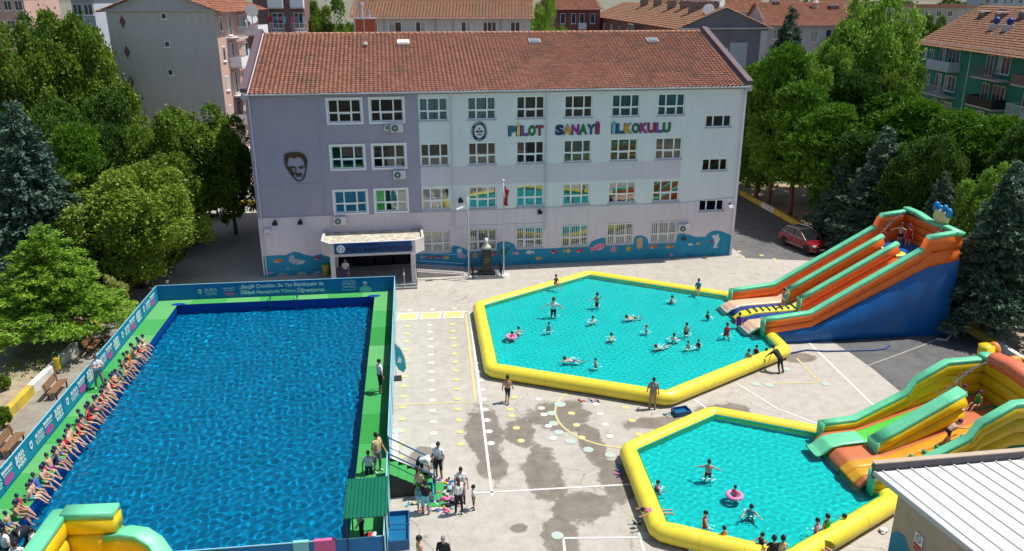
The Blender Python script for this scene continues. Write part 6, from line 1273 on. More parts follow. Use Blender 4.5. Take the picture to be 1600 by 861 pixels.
def broad(seed, n=46000, K=70, H=10.0, rx=4.3, rz_=4.5, cz=5.3, ln=.21, wd=.145):
    rs = np.random.RandomState(seed); c = []
    while len(c) < K:
        d = rs.normal(size=3); d /= np.linalg.norm(d)
        if d[2] < -.80: continue
        u_ = rs.uniform(.35,.95)*(1+.12*math.sin(3*math.atan2(d[1],d[0])+seed)); c.append([d[0]*rx*u_, d[1]*rx*u_, cz+d[2]*rz_*u_*.97])
    c = np.array(c); r = rs.uniform(.8,1.5,K)*(1.28-.75*np.linalg.norm((c-np.array([0,0,cz]))/np.array([rx,rx,rz_]), axis=1)); r = np.maximum(r, .38); idx = rs.choice(K, n, p=r**2/np.sum(r**2)); d = rs.normal(size=(n,3)); d /= np.linalg.norm(d, axis=1)[:,None]; out = c[idx]-np.array([0,0,cz-1]); out /= np.linalg.norm(out, axis=1)[:,None]
    d = d+out*.7; d /= np.linalg.norm(d, axis=1)[:,None]; sh = 1+.18*np.sin(d[:,:1]*7+idx[:,None])*np.cos(d[:,1:2]*6); P = c[idx]+d*(r[idx][:,None]*sh*np.where(rs.random_sample((n,1)) < .07, rs.uniform(1.0,1.45,(n,1)), rs.uniform(.70,1.08,(n,1))))
    keep = np.ones(n, bool)
    for i in range(K): keep &= ~((np.linalg.norm(P-c[i], axis=1) < r[i]*.62) & (idx != i))
    P, d = P[keep], d[keep]; D = d*.5+rs.normal(size=P.shape)*.55; D[:,2] -= .25
    tr = MB(); tr.tube([(0,0,-.1),(.05,.0,1.5),(.0,.05,3.2),(.1,0,5.5),(0,0,7.5)], [.26,.21,.17,.11,.04], 9)
    for i in rs.choice(K, 14, replace=False): tr.tube([(0,0,2.4+rs.uniform(0,2)), tuple(c[i]*np.array([.5,.5,1])*np.array([1,1,.82])), tuple(c[i])], [.09,.06,.02], 6)
    return tr, crown_mesh('crown', [quads(P, D, ln, wd, rs)])
def pine(seed, K=110, H=10.0, n=52000, w_=2.6, base=3.0, round_=1.0):
    rs = np.random.RandomState(seed); c = []; tr = MB(); tr.tube([(0,0,-.1),(.1,.05,3),(.0,.15,6),(.1,.1,9.2)], [.2,.16,.11,.03], 8)
    for i in range(K):
        z = base+(H-base-.4)*rs.random_sample()**.9; f_ = (z-base)/(H-base); R_ = w_*(1-f_**1.7*.8)*min(1, .45+f_*3)*rs.uniform(.45,1.05); a = rs.uniform(0, 6.28); p = np.array([R_*math.cos(a), R_*math.sin(a), z]); c.append(p)
        if i % 3 == 0: tr.tube([(0,0,z-.7*R_*.4), tuple(p*np.array([.6,.6,1])-np.array([0,0,.15])), tuple(p)], [.05,.035,.012], 5)
    c = np.array(c); r = rs.uniform(.55,1.05,K); m = n//7; idx = rs.choice(K, m, p=r**2/np.sum(r**2)); d = rs.normal(size=(m,3)); d[:,2] += .35; d /= np.linalg.norm(d, axis=1)[:,None]; T = c[idx]+d*np.array([1,1,.75])*r[idx][:,None]*rs.uniform(.5,1.0,(m,1))
    P = np.repeat(T, 7, 0); D = np.repeat(d, 7, 0)*.6+rs.normal(size=(m*7,3))*.5; D[:,2] += .55; P = P+D*.07
    return tr, crown_mesh('crown', [quads(P, D, .34, .075, rs)])
def conifer(seed, H=10.0, w_=2.7, base=.5, lev=30, n=30000, droop=.25, ln=.30, wd=.11, open_=1.0, up=.0):
    rs = np.random.RandomState(seed); B = []; tr = MB(); tr.tube([(0,0,-.1),(.03,0,4),(0,.02,8),(0,0,H-.15)], [.22,.16,.08,.02], 8)
    for l in range(lev):
        z = base+(H-base)*(l/lev)**1.05; L_ = w_*(1-(z-base)/(H-base))**.85+.12; k = max(5, int(11*(L_/w_)**.5)); a0 = rs.uniform(0, 6.28)
        for j in range(k): B.append((z, a0+6.283*j/k+rs.normal(0,.18), L_*rs.uniform(.62,1.12), rs.normal(0,.08)))
    Lt = np.array([b[2] for b in B]); m = n//6; idx = rs.choice(len(B), m, p=Lt**1.4/np.sum(Lt**1.4)); bz, ba, bl, bd = [np.array(x) for x in zip(*B)]; t_ = rs.beta(2.2,1.0,m); a = ba[idx]+rs.normal(0,.16,m)*(t_+.2)*.8; rr = bl[idx]*t_
    T = np.stack([rr*np.cos(a), rr*np.sin(a), bz[idx]+(-droop+up+bd[idx])*rr*t_+.10*rr*(1-t_)+rs.normal(0,.06,m)], 1); od = np.stack([np.cos(a), np.sin(a), np.full(m, -droop*.6+up)], 1)
    P = np.repeat(T, 6, 0)+rs.normal(0,.07,(m*6,3)); D = np.repeat(od, 6, 0)*.7+rs.normal(size=(m*6,3))*.45; D[:,2] += .1
    for b in B[::2]:
        if b[2] > .5: tr.tube([(0,0,b[0]), (b[2]*.85*math.cos(b[1]), b[2]*.85*math.sin(b[1]), b[0]-droop*b[2]*.6)], [.03,.008], 4)
    return tr, crown_mesh('crown', [quads(P, D, ln, wd, rs, .6)])
PROTO = {}
def proto(key, mk, bark):
    tr, cm = mk; PROTO[key] = (tr.mesh('trunk', bark, True), cm)
proto('broad_a', broad(1), BARK); proto('broad_b', broad(2, K=60, rx=4.1), BARK); proto('broad_c', broad(3, n=52000, K=80, rx=4.5, rz_=4.3), BARK); proto('tall', broad(4, K=60, rx=3.5, rz_=4.6, cz=5.3, n=42000), BARK)
proto('pine_a', pine(11), BARKP); proto('pine_b', pine(12, K=95, w_=2.9, base=3.2), BARKP); proto('pine_c', pine(13, K=110, w_=2.6, base=2.0), BARKP)
proto('spruce_a', conifer(21, n=56000, w_=3.1, lev=36, droop=.20, ln=.24, wd=.12), BARK); proto('cedar_a', conifer(22, w_=3.2, base=1.0, lev=26, droop=.12, n=46000, ln=.26, wd=.10), BARK); proto('cedar_b', conifer(23, w_=3.0, base=1.6, lev=24, droop=.18, n=46000, ln=.28, wd=.10), BARK)
proto('feather', conifer(24, w_=4.6, base=2.2, lev=18, droop=.34, n=38000, ln=.42, wd=.09, up=.28), BARK); proto('low_bush', broad(6, n=26000, K=46, rx=4.2, rz_=4.4, cz=4.8, ln=.36, wd=.25), BARK)
LM = {'mid': leafmat('leaf_mid', (0.07,0.135,0.014), (0.2,0.32,0.03)), 'yellow': leafmat('leaf_yellowgreen', (0.12,0.2,0.018), (0.29,0.395,0.045)), 'deep': leafmat('leaf_deep', (0.04,0.1,0.014), (0.12,0.215,0.028)), 'bright': leafmat('leaf_bright', (0.12,0.25,0.022), (0.32,0.49,0.07)), 'pine': leafmat('needle_pine', (0.055,0.14,0.012), (0.17,0.34,0.024), .2), 'pine_dark': leafmat('needle_pine_dark', (0.035,0.09,0.016), (0.11,0.21,0.03), .2),
      'blue': leafmat('needle_blue', (0.036,0.08,0.058), (0.115,0.19,0.145), .15), 'cedar': leafmat('needle_cedar', (0.05,0.1,0.062), (0.145,0.225,0.145), .15), 'feather': leafmat('needle_feather', (0.11,0.23,0.016), (0.28,0.46,0.05), .25), 'flower': leafmat('leaf_flower', (0.232,0.319,0.043), (0.600,0.600,0.203))}
TN = {'broad': 'broadleaf_tree', 'tall': 'broadleaf_tree', 'pine': 'pine_tree', 'spruce': 'spruce_tree', 'cedar': 'cedar_tree', 'feather': 'cypress_tree', 'low': 'shrub'}
ASP = {'broad_a': 9.6, 'broad_b': 9.2, 'broad_c': 10.0, 'tall': 8.0, 'pine_a': 6.0, 'pine_b': 6.6, 'pine_c': 5.8, 'spruce_a': 5.8, 'cedar_a': 6.6, 'cedar_b': 6.2, 'feather': 9.0, 'low_bush': 9.4}
def tree(label, key, px, pytop, wpx, Y, leaf, group, rz=None, base=None):
    top = dp(px, pytop, Y); h = max(1.0, top.z); dep = Y*_c+(CAM_H-h*.6)*_s; wm = wpx/1265*dep; b_ = base or (top.x, Y); t = thing(TN[key.split('_')[0]], label, 'tree' if key != 'low_bush' else 'shrub', (b_[0],b_[1],.0), rz if rz is not None else rnd.uniform(0,6.28), group); s = wm/ASP[key]; t.scale = (s, s, h/10.0)
    tm, cm = PROTO[key]; link('trunk', tm, t); c = link('crown', cm, t); c.material_slots[0].link = 'OBJECT'; c.material_slots[0].material = LM[leaf]; return t
GL = 'trees in the garden on the left'; GR = 'trees in the garden on the right'; GB = 'trees between the houses behind'
def row(lst, grp):
    for lb, key, px, top, wp, Y, lf in lst: tree(lb, key, px, top, wp, Y, lf, grp)
row([('huge broadleaf tree filling the top left corner','broad_c',98,6,200,77,'mid'),('broadleaf tree cut by the left edge below the pink block','broad_a',5,30,190,73,'mid'),('dark tree left of the grey gable wall foot','broad_b',150,112,120,71,'deep'),('dark low tree behind the blue spruce','broad_b',50,128,150,66,'deep'),
 ('round green broadleaf tree before the grey gable','broad_b',272,134,210,65,'mid'),('dark broadleaf tree touching the school corner','broad_a',347,176,118,68,'deep'),('leafy tree between the gable tree and the round tree','broad_a',232,190,150,61,'mid'),('round yellow green tree in the middle of the left garden','broad_c',196,252,262,54.5,'yellow'),
 ('big blue grey spruce at the left edge','spruce_a',16,152,205,52.5,'blue'),('bright green pine between spruce and round tree','pine_c',112,194,120,60,'pine'),('dark pine left behind the round tree','pine_a',165,200,115,62.5,'pine_dark'),('dark bushy tree under the bright pine','broad_b',110,290,120,56,'deep')], GL)
p = gp(97, 537); tree('feathery light green cypress over the garden wall', 'feather', 92, 345, 225, p.y, 'feather', GL, base=(p.x,p.y)); p = gp(168,497); tree('flowering pale yellow shrub beside the path', 'low_bush', 170, 428, 52, p.y, 'flower', GL); p = gp(118,470); tree('dark shrub under the feathery cypress', 'low_bush', 118, 425, 90, p.y, 'deep', GL); p = gp(2,668); tree('low green bush at the left edge below the benches', 'low_bush', -2, 632, 32, p.y-.0, 'mid', GL); p = gp(8,610); tree('small bush at the left edge beside the bin', 'low_bush', 2, 585, 26, p.y, 'mid', GL)
p = gp(215,440); tree('green shrub at the far end of the garden wall', 'low_bush', 222, 396, 80, p.y+.6, 'mid', GL)
for lb, px, py, top, wp, lf in (('leafy bush hiding the round tree trunk', 205, 452, 372, 105, 'yellow'), ('green bush left of the round tree trunk', 150, 450, 378, 95, 'mid'), ('green bush right of the round tree beside the school shadow', 262, 428, 352, 85, 'mid'), ('dark bush under the trees behind the round tree', 305, 380, 318, 80, 'deep'), ('dark bush at the foot of the tree by the school corner', 345, 338, 285, 70, 'deep'), ('dark bush between spruce and cypress', 60, 455, 370, 100, 'deep')):
    p = gp(px, py); tree(lb, 'low_bush', px, top, wp, p.y, lf, GL, base=(p.x-.3,p.y))
row([('dense green tree behind the left end of the school','broad_a',515,-14,112,112,'mid'),('yellow green tree touching the white house','broad_b',533,18,75,104,'yellow'),('bright tree between white and maroon house','broad_a',855,-12,88,103,'bright')], GB)
row([('tall bright plane tree right of the school','broad_c',1378,-22,205,82,'bright'),('bright lower tree in front of the plane tree','broad_a',1300,64,130,79,'bright'),('dark narrow evergreen before the pale house','cedar_b',1240,6,125,98,'cedar'),('leafy tree between plane tree and green block','broad_b',1412,66,120,76,'mid'),
 ('pine right behind the school corner','pine_a',1186,105,125,86,'pine'),('tall pine with bare trunk beside the lane','pine_b',1226,74,135,77,'pine'),('lower pine at the lane nearest the school','pine_c',1196,165,115,79.5,'pine'),('pine above the parked car','pine_a',1258,132,140,73,'pine'),('broad pine right of the parked car','pine_b',1302,166,150,69,'pine'),
 ('pine in front of the plane tree','pine_c',1342,112,135,77,'pine_dark'),('wide pine left of the green block','pine_b',1398,148,170,74,'pine'),('pine before the middle of the green block','pine_a',1452,160,140,71,'pine'),('large pine under the green block balconies','pine_b',1512,178,170,67,'pine'),('pine at the right edge below the green block','pine_c',1572,182,160,64,'pine'),('pine cut by the right picture edge','pine_a',1622,196,150,58,'pine_dark'),('dark pine filling the gap right of the car','pine_c',1350,205,120,66,'pine_dark'),('dark pine behind the slide ornament','pine_b',1440,222,130,61,'pine_dark'),
 ('dark blue green cedar behind the slide top','cedar_a',1392,194,175,63,'cedar'),('small cedar left of the big cedar','cedar_b',1322,238,105,65.5,'cedar'),('dark leafy tree right of the big cedar','broad_b',1470,178,120,60,'deep')], GR)
p = gp(1530, 517); tree('large drooping cedar at the right edge behind the blue slide base', 'cedar_b', 1545, 246, 190, p.y, 'cedar', GR, base=(p.x+.3,p.y))
row([('slim cedar between slide top and right cedar','cedar_a',1480,264,110,55,'cedar'),('light green sapling peeping over the right cedar','tall',1550,254,100,53,'bright'),('dark cedar cut by the right edge beside the sapling','cedar_a',1612,280,130,50,'cedar')], GR)
row([('far dark tree above the row house roof','broad_a',1050,2,60,200,'deep'),('far tree beside the orange roofed house','broad_b',1160,4,70,190,'deep'),('far tree behind the pale house','broad_a',1335,4,90,150,'deep'),('far tree left above the green block','broad_b',1452,2,80,150,'mid'),('far tree over the beige hall','broad_a',1490,-6,70,240,'deep'),('far tree at the top right corner','broad_b',1588,-10,80,150,'deep'),('far tree behind the green block chimneys','broad_a',1545,4,70,190,'deep'),('far tree beyond the white houses','broad_a',1265,-2,70,250,'deep'),('tree in front of the far pink block','broad_b',70,-14,130,105,'deep'),('tree beside the far blue grey block','broad_a',180,-16,70,130,'deep'),('far tree between the maroon and the row house','broad_b',985,-4,80,250,'deep'),('far tree on the skyline above the satellite dishes','broad_a',1110,-6,80,260,'deep'),('far tree on the skyline beside the blue roof','broad_b',1205,-6,70,270,'deep'),('far tree on the skyline behind the plane tree','broad_a',1400,-8,110,260,'deep')], GB)
# weeds in the left garden
rs = np.random.RandomState(9); n = 9000; P = np.stack([rs.uniform(-33,-25.6,n), rs.uniform(28,46,n), np.full(n,.05)], 1); k = (np.sin(P[:,0]*1.3)+np.sin(P[:,1]*.8+P[:,0]*.5)+rs.normal(0,.5,n)) > .6; P = P[k]; D = rs.normal(0,.35,P.shape); D[:,2] = 1; V, F = quads(P+np.array([0,0,.05]), D, .16, .05, rs); me = np_mesh('weeds', V, F, [LM['yellow']]); o_ = tag(link('weeds', me), 'patchy dry grass and weeds in the left garden', None, None, 'stuff')
# ------------------------------------------------------------------ benches, bins, car, odds and ends
def bench(label, p, rz, grp='wooden benches along the garden walls'):
    t = thing('park_bench', label, 'bench', p, rz, grp)   # seat looks to -y
    for i in range(4): MB().bev(-.85,.85,-.22+i*.115,-.125+i*.115,.43,.465,.008).build('seat_slat', WOOD, t)
    for i in range(3): b = MB(); b.obox((0,.30+.03*i,.58+.125*i), (1.7,.03,.10), 0, -.22); b.build('back_slat', WOOD, t)
    for x in (-.68, .68): b = MB(); b.box(x-.03,x+.03,-.2,-.14,0,.43); b.box(x-.03,x+.03,.2,.26,0,.43); b.box(x-.028,x+.028,-.2,.26,.38,.429); b.obox((x,.31,.62), (.05,.05,.5), 0, -.22); b.build('leg', BLACK, t)
wa = lambda p, q_: math.atan2(q_[1]-p[1], q_[0]-p[0])
aL = math.atan2(55.3-38.2, -27.5+25.3); FACE = aL-math.pi   # look towards the pool
def by(px, py, dx=0): p = gp(px, py); return (p.x+dx, p.y, 0)
bench('wooden bench at the left edge nearest to us', by(22,703), aL); bench('wooden bench beside the yellow wall section and the bin', by(92,615), aL); bench('wooden bench in the shade of the cypress', by(150,547), aL); bench('shaded bench below the flowering shrub', by(193,472), aL)
aR = math.atan2(72.6-46.8, 25.5-28.4)+math.pi
bench('dark bench under the pines behind the parked car', by(1236,347,.9), aR); bench('dark bench right of the parked car', by(1306,383,.6), aR)
p = gp(93, 583); t = thing('litter_bin', 'green and yellow litter bin on a hoop behind the garden wall', 'bin', p); b = MB(); b.tube([(-.22,0,0),(-.22,0,1.0),(-.15,0,1.22),(0,0,1.3),(.15,0,1.22),(.22,0,1.0),(.22,0,0)], .03, 8); b.build('hoop', mat('bin_green', (.04,.25,.06), .5), t, smooth=True); MB().lathe([(.15,.25),(.18,.3),(.2,.95),(.17,.96)], 16).build('bin_body', WY, t)
def yellow_steps(label, p, rz):
    t = thing('stone_steps', label, 'steps', p, rz)
    for i in range(3): MB().bev(-.7,.7,i*.38,(i+1)*.38,0,.18*(i+1),.03).build('step', WY, t)
yellow_steps('yellow painted steps up to the garden under the cypress', by(150,517,-.6), aL-math.pi/2+math.pi/2); yellow_steps('yellow painted steps farther along the garden wall', by(207,458,-.4), aL)
t = thing('garden_gate', 'small grey metal gate between the yellow steps', 'gate', by(197,478,-.5), aL+math.pi/2+math.pi/2); b = MB()
for i in range(9): b.tube([(-1.2+i*.3,0,.1),(-1.2+i*.3,0,1.0)], .014, 5)
b.build('bar', STEEL, t); b = MB(); b.tube([(-1.25,0,1.0),(1.25,0,1.0)], .025, 6); b.tube([(-1.25,0,.12),(1.25,0,.12)], .025, 6); b.tube([(-1.25,0,0),(-1.25,0,1.1)], .03, 6); b.tube([(1.25,0,0),(1.25,0,1.1)], .03, 6); b.build('gate_frame', STEEL, t)
# red car
def loft_car(sections):
    pass
pc = gp(1256, 387); car = thing('parked_car', 'dark red sport utility car parked under the pines', 'car', (24.05,63.9,0.004), R(-69))
RED = mat('car_paint_red', (.23,.006,.012), .28, .05, 3, coat=.8); BLK = mat('car_plastic', (.015,.015,.016), .5, .1); CGL = mat('car_glass', (.012,.014,.016), .06, .05, spec=.8); CHR = mat('chrome_trim', (.7,.7,.7), .2, .05, metal=.9)
prof = [(-2.2,.42),(-2.18,.85),(-2.1,1.02),(-1.95,1.08),(-1.2,1.1),(0,1.08),(1.0,1.03),(1.75,.95),(2.1,.85),(2.2,.62),(2.18,.36),(1.8,.28),(-1.9,.28)]
def body(prof_, w0, w1, name, m, par, ztop):
    V = []; F = []; n = len(prof_); rows_ = 9
    for j in range(rows_):
        f_ = -1+2*j/(rows_-1); y = w0*math.copysign(abs(f_)**.9, f_); e = abs(f_)
        for x, z in prof_: V.append((x*(1-.05*e**4), y*(1-.10*max(0,(z-.75)/.6)), .28+(z-.28)*(1-.035*e**3)))
    for j in range(rows_-1):
        for i in range(n): F.append((j*n+i, j*n+(i+1)%n, (j+1)*n+(i+1)%n, (j+1)*n+i))
    F.append(tuple(range(n))); F.append(tuple(range((rows_-1)*n, rows_*n))[::-1]); return MB().add(V, F).build(name, m, par, auto=40)
bd = body(prof, .91, .91, 'body', RED, car, 1.1)
cab = [(-2.0,1.06),(-1.75,1.45),(-1.45,1.60),(-.6,1.66),(.15,1.62),(.45,1.5),(1.15,1.02)]
def cabin(name, m, grow, inset, zoff):
    V = []; F = []; n = len(cab); rows_ = 7
    for j in range(rows_):
        f_ = -1+2*j/(rows_-1)
        for x, z in cab: V.append((x, f_*(.86-.22*max(0,z-1.05)/.6-inset), z+zoff-.03*f_*f_))
    for j in range(rows_-1):
        for i in range(n-1): F.append((j*n+i, j*n+i+1, (j+1)*n+i+1, (j+1)*n+i))
    F.append(tuple(range(n))); F.append(tuple(range((rows_-1)*n, rows_*n))[::-1]); return MB().add(V, F).build(name, m, car, auto=35)
cabin('glasshouse', CGL, 0, 0, 0)
b = MB(); b.prism([(-1.5,1.595),(-.6,1.66),(.12,1.63),(.12,1.655),(-.6,1.69),(-1.5,1.625)], -.62, .62, 'y'); b.build('roof_panel', BLK, car)
for s in (-1, 1):
    b = MB(); b.tube([(-1.5,s*.66,1.64),(-.6,s*.66,1.71),(.1,s*.66,1.67)], .022, 6); b.build('roof_rail', CHR, car)
    b = MB(); b.tube([(1.1,s*.80,1.06),(.45,s*.70,1.49),(.12,s*.665,1.62)], .035, 6); b.build('pillar', RED if s else RED, car); b = MB(); b.tube([(1.0,s*.845,1.07),(-.8,s*.85,1.13),(-1.8,s*.80,1.24)], .014, 6); b.build('window_trim', CHR, car); b = MB(); b.tube([(-.35,s*.83,1.08),(-.4,s*.68,1.6)], .03, 6); b.build('pillar', BLK, car)
    b = MB(); b.bev(-1.15,1.0,s*.90-.03,s*.90+.03,.30,.44,.02); b.build('sill', BLK, car); b = MB(); b.tube([(-1.1,s*.935,.45),(1.0,s*.935,.45)], .014, 6); b.build('sill_trim', CHR, car)
    b = MB(); b.ell((.75,s*1.0,1.08), (.10,.11,.08), 10, 6); b.build('mirror', RED, car, smooth=True); b = MB(); b.obox((2.02,s*.66,.80), (.22,.36,.13), s*-.35); b.build('headlight', mat('car_lamp', (.55,.6,.65), .1, .05), car); b = MB(); b.obox((-2.14,s*.68,.92), (.1,.34,.14), s*.2); b.build('tail_light', CRD, car)
    for x in (-.05,-1.05): MB().bev(x-.11,x+.11,s*.915-.012,s*.915+.012,.88,.91,.005).build('door_handle', CHR, car)
    for x in (-1.35, 1.36):
        w_ = MB(); 
        for (r, h0, h1, mi) in ((.35,-.11,.11,0),): w_.lathe([(r-.1,h0),(r-.02,h0),(r,h0+.03),(r,h1-.03),(r-.02,h1),(r-.1,h1)], 24)
        wh_ = w_.build('wheel', mat('tyre', (.02,.02,.02), .8, .1), car, (x,s*.82,.35)); wh_.rotation_euler = (math.pi/2,0,0)
        rm = MB(); rm.lathe([(.05,-.09),(.25,-.09),(.25,.09),(.05,.09)], 18)
        for k in range(5): a = k*1.2566; rm.obox((.13*math.cos(a),.13*math.sin(a),0), (.22,.05,.2), a)
        rm.build('rim', STEEL, wh_)
        b = MB(); b.tube([(x+.41*math.cos(a), s*.90, .35+.41*math.sin(a)) for a in [math.pi*k/10 for k in range(11)]], .04, 6); b.build('wheel_arch', BLK, car)
b = MB(); b.bev(2.12,2.2,-.55,.55,.52,.74,.02); b.build('grille', BLK, car); MB().bev(2.2,2.225,-.26,.26,.44,.55,.005).build('number_plate', WHITE, car); b = MB(); b.bev(2.1,2.21,-.8,.8,.30,.44,.03); b.build('bumper', BLK, car)
# tables under the pines
def picnic(label, p, rz):
    t = thing('picnic_table', label, 'table', p, rz, 'picnic tables under the pines')
    for i in range(4): MB().bev(-.8,.8,-.36+i*.185,-.19+i*.185,.72,.755,.006).build('table_plank', WOOD, t)
    for s in (-1, 1):
        MB().bev(-.8,.8,s*.68-.13,s*.68+.13,.42,.455,.006).build('bench_plank', WOOD, t); b = MB(); b.obox((s*.6,0,.37), (.06,.06,.8), 0, .4); b.obox((s*.6,0,.37), (.06,.06,.8), 0, -.4); b.box(s*.6-.03,s*.6+.03,-.8,.8,.36,.42); b.build('leg', BLACK, t)
p = gp(1318,362); picnic('picnic table under the pines left of the slide top', p, .4); p2 = gp(1338,352); picnic('second picnic table farther under the pines', p2, .9)
person('person in black sitting at the picnic table under the pines', 'chair', (p.x-.1,p.y-.95,.47-.8+.0), 90, 1.7, 1, 'black', 1, 'black', 2, 'black', 'grey'); person('person in red shirt beside the farther picnic table', 'stand_loose', (p2.x+.5,p2.y-.9,standz('stand_loose',1.6)), 150, 1.6, 1, 'red', 1, 'navy', 2, 'black', 'black'); person('person in white shirt standing at the farther picnic table', 'stand', (p2.x+1.3,p2.y+.4,standz('stand',1.5)), 230, 1.5, 1, 'white', 1, 'navy', 2, 'black', 'black')
# chair of the seated woman
p = sch(6.15,-2.2,.45); t = thing('plastic_chair', 'white plastic chair at the school entrance under the seated woman', 'chair', p, R(5)); MB().bev(-.22,.22,-.2,.22,.42,.45,.01).build('seat', WHITE, t); MB().bev(-.22,.22,.2,.23,.46,.85,.01).build('backrest', WHITE, t)
for x in (-.19,.19):
    for y in (-.17,.19): MB().tube([(x,y,0),(x*.95,y*.95,.42)], .018, 6).build('leg', WHITE, t)
# poolside and yard odds and ends
p = gp(622, 592); t = thing('beach_flag', 'teal feather banner standing crooked beside the right fence', 'banner', (p.x-.1,p.y,0), R(10))
b = MB(); b.prism([(0,.9),(.15,.55),(.42,.35),(.55,.6),(.5,1.2),(.3,1.75),(.02,2.1)], -.015, .015, 'y'); b.build('banner_cloth', mat('flag_teal', (.02,.38,.42), .6, .12), t); b = MB(); b.tube([(0,0,0),(0,0,2.15),(.25,0,1.9),(.52,0,1.25),(.57,0,.6)], .02, 6); b.build('pole', STEEL, t); MB().prism([(.1,1.0),(.3,.95),(.36,1.15),(.2,1.35)], -.02, -.016, 'y').build('print', WHITE, t); MB().box(-.3,.3,-.3,.3,0,.06).build('foot_plate', BLACK, t)
def tub(label, p, sx, sy, h, rz, m, grp=None):
    t = thing('tub', label, 'tub', p, rz, grp); b = MB(); b.box(-sx,sx,-sy,sy,0,.03); b.box(-sx,-sx+.04,-sy,sy,.031,h); b.box(sx-.04,sx,-sy,sy,.031,h); b.box(-sx+.041,sx-.041,-sy,-sy+.04,.031,h); b.box(-sx+.041,sx-.041,sy-.04,sy,.031,h); b.build('tub_shell', m, t); MB().box(-sx+.05,sx-.05,-sy+.05,sy-.05,.04,h*.55).build('water_fill', mat('tub_water', (.01,.12,.25), .08, .1), t)
TB = mat('tub_blue', (.012,.09,.22), .45, .12)
p = gp(623,836); tub('long blue foot bath beside the right fence', p, .42, .95, .45, PANG, TB); b = MB(); b.tube([(p.x-.45,p.y,.47),(p.x+.45,p.y+.05,.47)], .025, 6); o_ = b.build('rail_bar', RAIL); tag(o_, 'dark bar laid across the blue foot bath', 'bar')
p = gp(1064,647); tub('blue crate between the two inflatable pools', p, .42, .3, .28, .3, TB)
t = thing('bucket', 'white bucket held by the man in white shirt', 'bucket', gp(680,742)+Vector((0,0,.55)), 0); MB().lathe([(.12,0),(.15,.26),(.14,.26),(.11,.02)], 16).build('pail', WHITE, t); MB().tube([(-.14,0,.25),(-.1,0,.4),(.1,0,.4),(.14,0,.25)], .008, 5).build('handle', STEEL, t)
p = gp(683,772); t = thing('door_mat', 'green carpet mat at the foot of the pool stairs', 'mat', p, PANG); MB().bev(-.35,.35,-.9,.9,.006,.03,.006).build('mat_sheet', CARP[0], t)
p = gp(670,775); tub('blue plastic crate beside the green mat', p, .2, .5, .35, PANG, mat('crate_blue', (.02,.20,.42), .4, .1))
SHC = [(k, mat('shoe_'+k, v, .6, .1)) for k, v in dict(red=(.5,.02,.05), blue=(.03,.2,.5), black=(.03,.03,.03), white=(.65,.65,.65), yellow=(.65,.5,.04), teal=(.04,.4,.45), pink=(.6,.15,.35), navy=(.02,.03,.12)).items()]
_sh = MB(); _sh.ell((0,-.06,.028), (.045,.10,.028), 10, 6); _sh.ell((0,.09,.026), (.04,.06,.026), 10, 6); _sh.tube([(-.04,-.03,.03),(0,-.035,.075),(.04,-.03,.03)], .014, 6); SHME = _sh.mesh('shoe', [WHITE], True); SHME.materials[0] = None
q = random.Random(12)
def shoe(x, y, where, lab):
    o_ = link('shoe', SHME, None, (x,y,.008), q.uniform(0,6.28)); o_.material_slots[0].link = 'OBJECT'; kc, km = q.choice(SHC); o_.material_slots[0].material = km; lab = kc+' '+lab; where = kc+' '+where; s = q.uniform(.9,1.25); o_.scale = (s,s,s); tag(o_, lab, 'shoe', where)
def shoes(n, c, rx, ry, where, lab):
    for i in range(n): shoe(c[0]+q.uniform(-rx,rx), c[1]+q.uniform(-ry,ry), where, lab)
shoes(34, g2(699,772), .45, 1.15, 'shoes right of the green mat', 'shoe lying in the heap right of the green mat'); shoes(14, g2(682,797), .75, .16, 'shoes below the green mat', 'shoe lying in the row below the green mat'); shoes(5, g2(645,788), .2, .1, 'red shoes at the stairs', 'shoe beside the black stair panel'); shoes(6, g2(688,754), .3, .12, 'shoes behind the mat', 'shoe lying behind the green mat')
shoes(8, g2(920,627), .5, .12, 'shoes before the far pool rim', 'shoe lying in front of the front yellow rim'); shoes(9, g2(968,741), .12, .8, 'shoes along the near pool rim', 'shoe lying left of the near yellow rim'); shoes(6, g2(1000,815), .3, .2, 'shoes at the near pool corner', 'shoe lying at the lower corner of the near pool'); shoes(5, g2(1046,648), .25, .12, 'shoes beside the crate', 'shoe lying beside the blue crate')
for i, (px, py, m, lb) in enumerate(((706,768,CLO['aqua'],'aqua towel dropped on the shoe heap'),(697,781,CLO['pink'],'pink towel dropped on the shoe heap'),(703,790,CLO['black'],'black bag beside the shoe heap'),(1083,863,CLO['white'],'white towel on the ground before the near pool'),(1380,832,CLO['white'],'white bundle beside the beige building'))):
    p = gp(px, py); b = MB(); rr = random.Random(i)
    for k in range(5): b.ell((rr.uniform(-.1,.1), rr.uniform(-.1,.1), .05+.015*k), (rr.uniform(.06,.14), rr.uniform(.06,.13), rr.uniform(.03,.06)), 10, 6)
    o_ = b.build('towel' if 'towel' in lb or 'bundle' in lb else 'bag', m, None, p, smooth=True); tag(o_, lb, 'towel' if 'bag' not in lb else 'bag')
p = pool(14.6,-26.3,DZ); t = thing('sports_bag', 'red and white bag under the green shelter', 'bag', p, .4); MB().ell((0,0,.2), (.34,.22,.2), 14, 8).build('bag_body', CLO['red'], t, smooth=True); MB().ell((.16,-.05,.22), (.19,.2,.19), 12, 8).build('bag_panel', CLO['white'], t, smooth=True); MB().tube([(-.15,0,.36),(-.08,0,.5),(.08,0,.5),(.15,0,.36)], .015, 6).build('handle', CLO['black'], t)
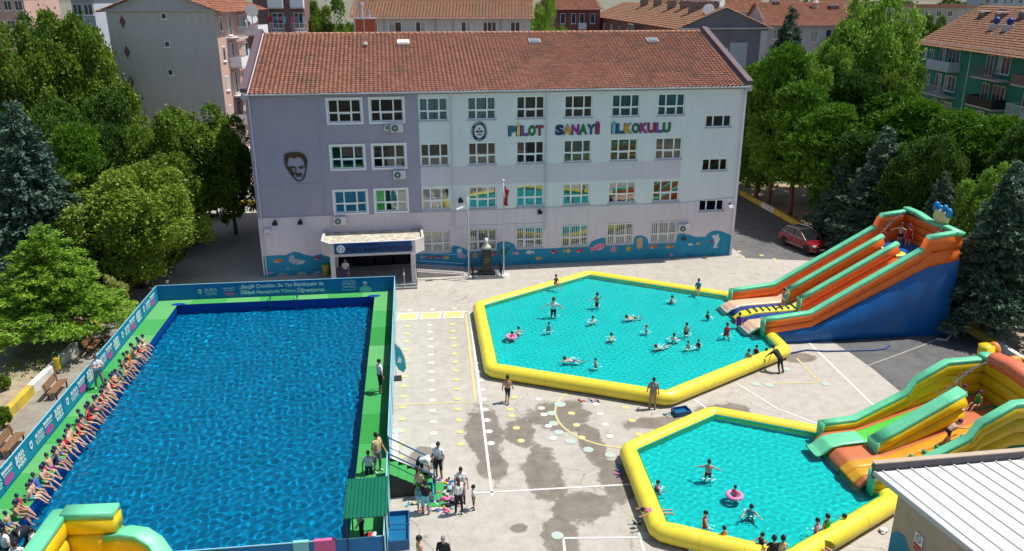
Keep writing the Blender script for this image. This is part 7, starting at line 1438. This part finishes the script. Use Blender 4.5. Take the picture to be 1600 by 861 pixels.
for i, (u, c, lb) in enumerate(((13.15,'pink','pink towel hanging over the front fence'),(12.35,'aqua','aqua towel hanging over the front fence'))):
    p = pool(u,PF,0); m_ = MB(); m_.box(-.36+.1*i,.36-.1*i,-.07,-.055,1.6,2.26); m_.box(-.36+.1*i,.36-.1*i,-.055,.06,2.255,2.27); m_.box(-.36+.1*i,.36-.1*i,.055,.07,1.8,2.26); o_ = m_.build('towel', CLO[c], None, p, PANG); tag(o_, lb, 'towel')
# pool ladder at the back edge
t = thing('pool_ladder', 'small blue rail at the back edge of the large pool', 'rail', pool(8.0,-.86,DZ), PANG); b = MB()
for x in (-.85,.85): b.tube([(x,.3,0),(x,.3,.45),(x,-.02,.45),(x,-.05,-.5)], .025, 6)
b.tube([(-.85,.3,.43),(.85,.3,.43)], .02, 6); b.build('rail_tube', RAIL, t)
# hoses and ropes on the yard
HO = mat('hose_blue', (.03,.07,.22), .5, .1); b = MB(); pts = [gp(*q_) for q_ in ((1236,553),(1260,548),(1290,550),(1330,549),(1365,548),(1383,546),(1390,541))]; b.tube([(p.x,p.y,.05) for p in pts], .05, 8); tag(b.build('hose', HO, smooth=True), 'dark blue hose lying on the asphalt from the pool corner', 'hose')
RW = mat('rope_white', (.6,.58,.52), .8, .1); b = MB(); pts = [gp(*q_) for q_ in ((1353,573),(1400,556),(1440,541),(1463,531))]; b.tube([(p.x,p.y,.03) for p in pts], .022, 6); tag(b.build('rope', RW), 'thin white rope on the asphalt before the blue slide base', 'rope')
b = MB(); pts = [gp(*q_) for q_ in ((1463,531),(1478,533),(1486,525),(1488,515))]; P = [(p.x,p.y,.06) for p in pts]; P += [(P[-1][0]+.05,P[-1][1],.8),(P[-1][0]-.1,P[-1][1]+.1,1.4)]; b.tube(P, .07, 8); tag(b.build('air_hose', mat('hose_grey', (.5,.5,.48), .6, .1), smooth=True), 'pale air hose at the back corner of the orange slide', 'hose')
p = gp(1497,520); t = thing('blower', 'dark green blower box behind the orange slide', 'blower', (p.x,p.y+.6,0), .2); MB().bev(-.4,.4,-.35,.35,0,.85,.05).build('casing', mat('blower_green', (.02,.12,.05), .5, .1), t); b = MB(); b.prism(ellp(0,.45,.25,.25,18), -.38, -.351, 'y'); b.build('intake', BLACK, t)
b = MB(); pts = [gp(*q_) for q_ in ((640,438),(690,437),(730,440))]; b.tube([(p.x,p.y,.02) for p in pts], .015, 5); tag(b.build('cable', BLACK), 'thin dark cable on the yard left of the lamp post', 'cable')
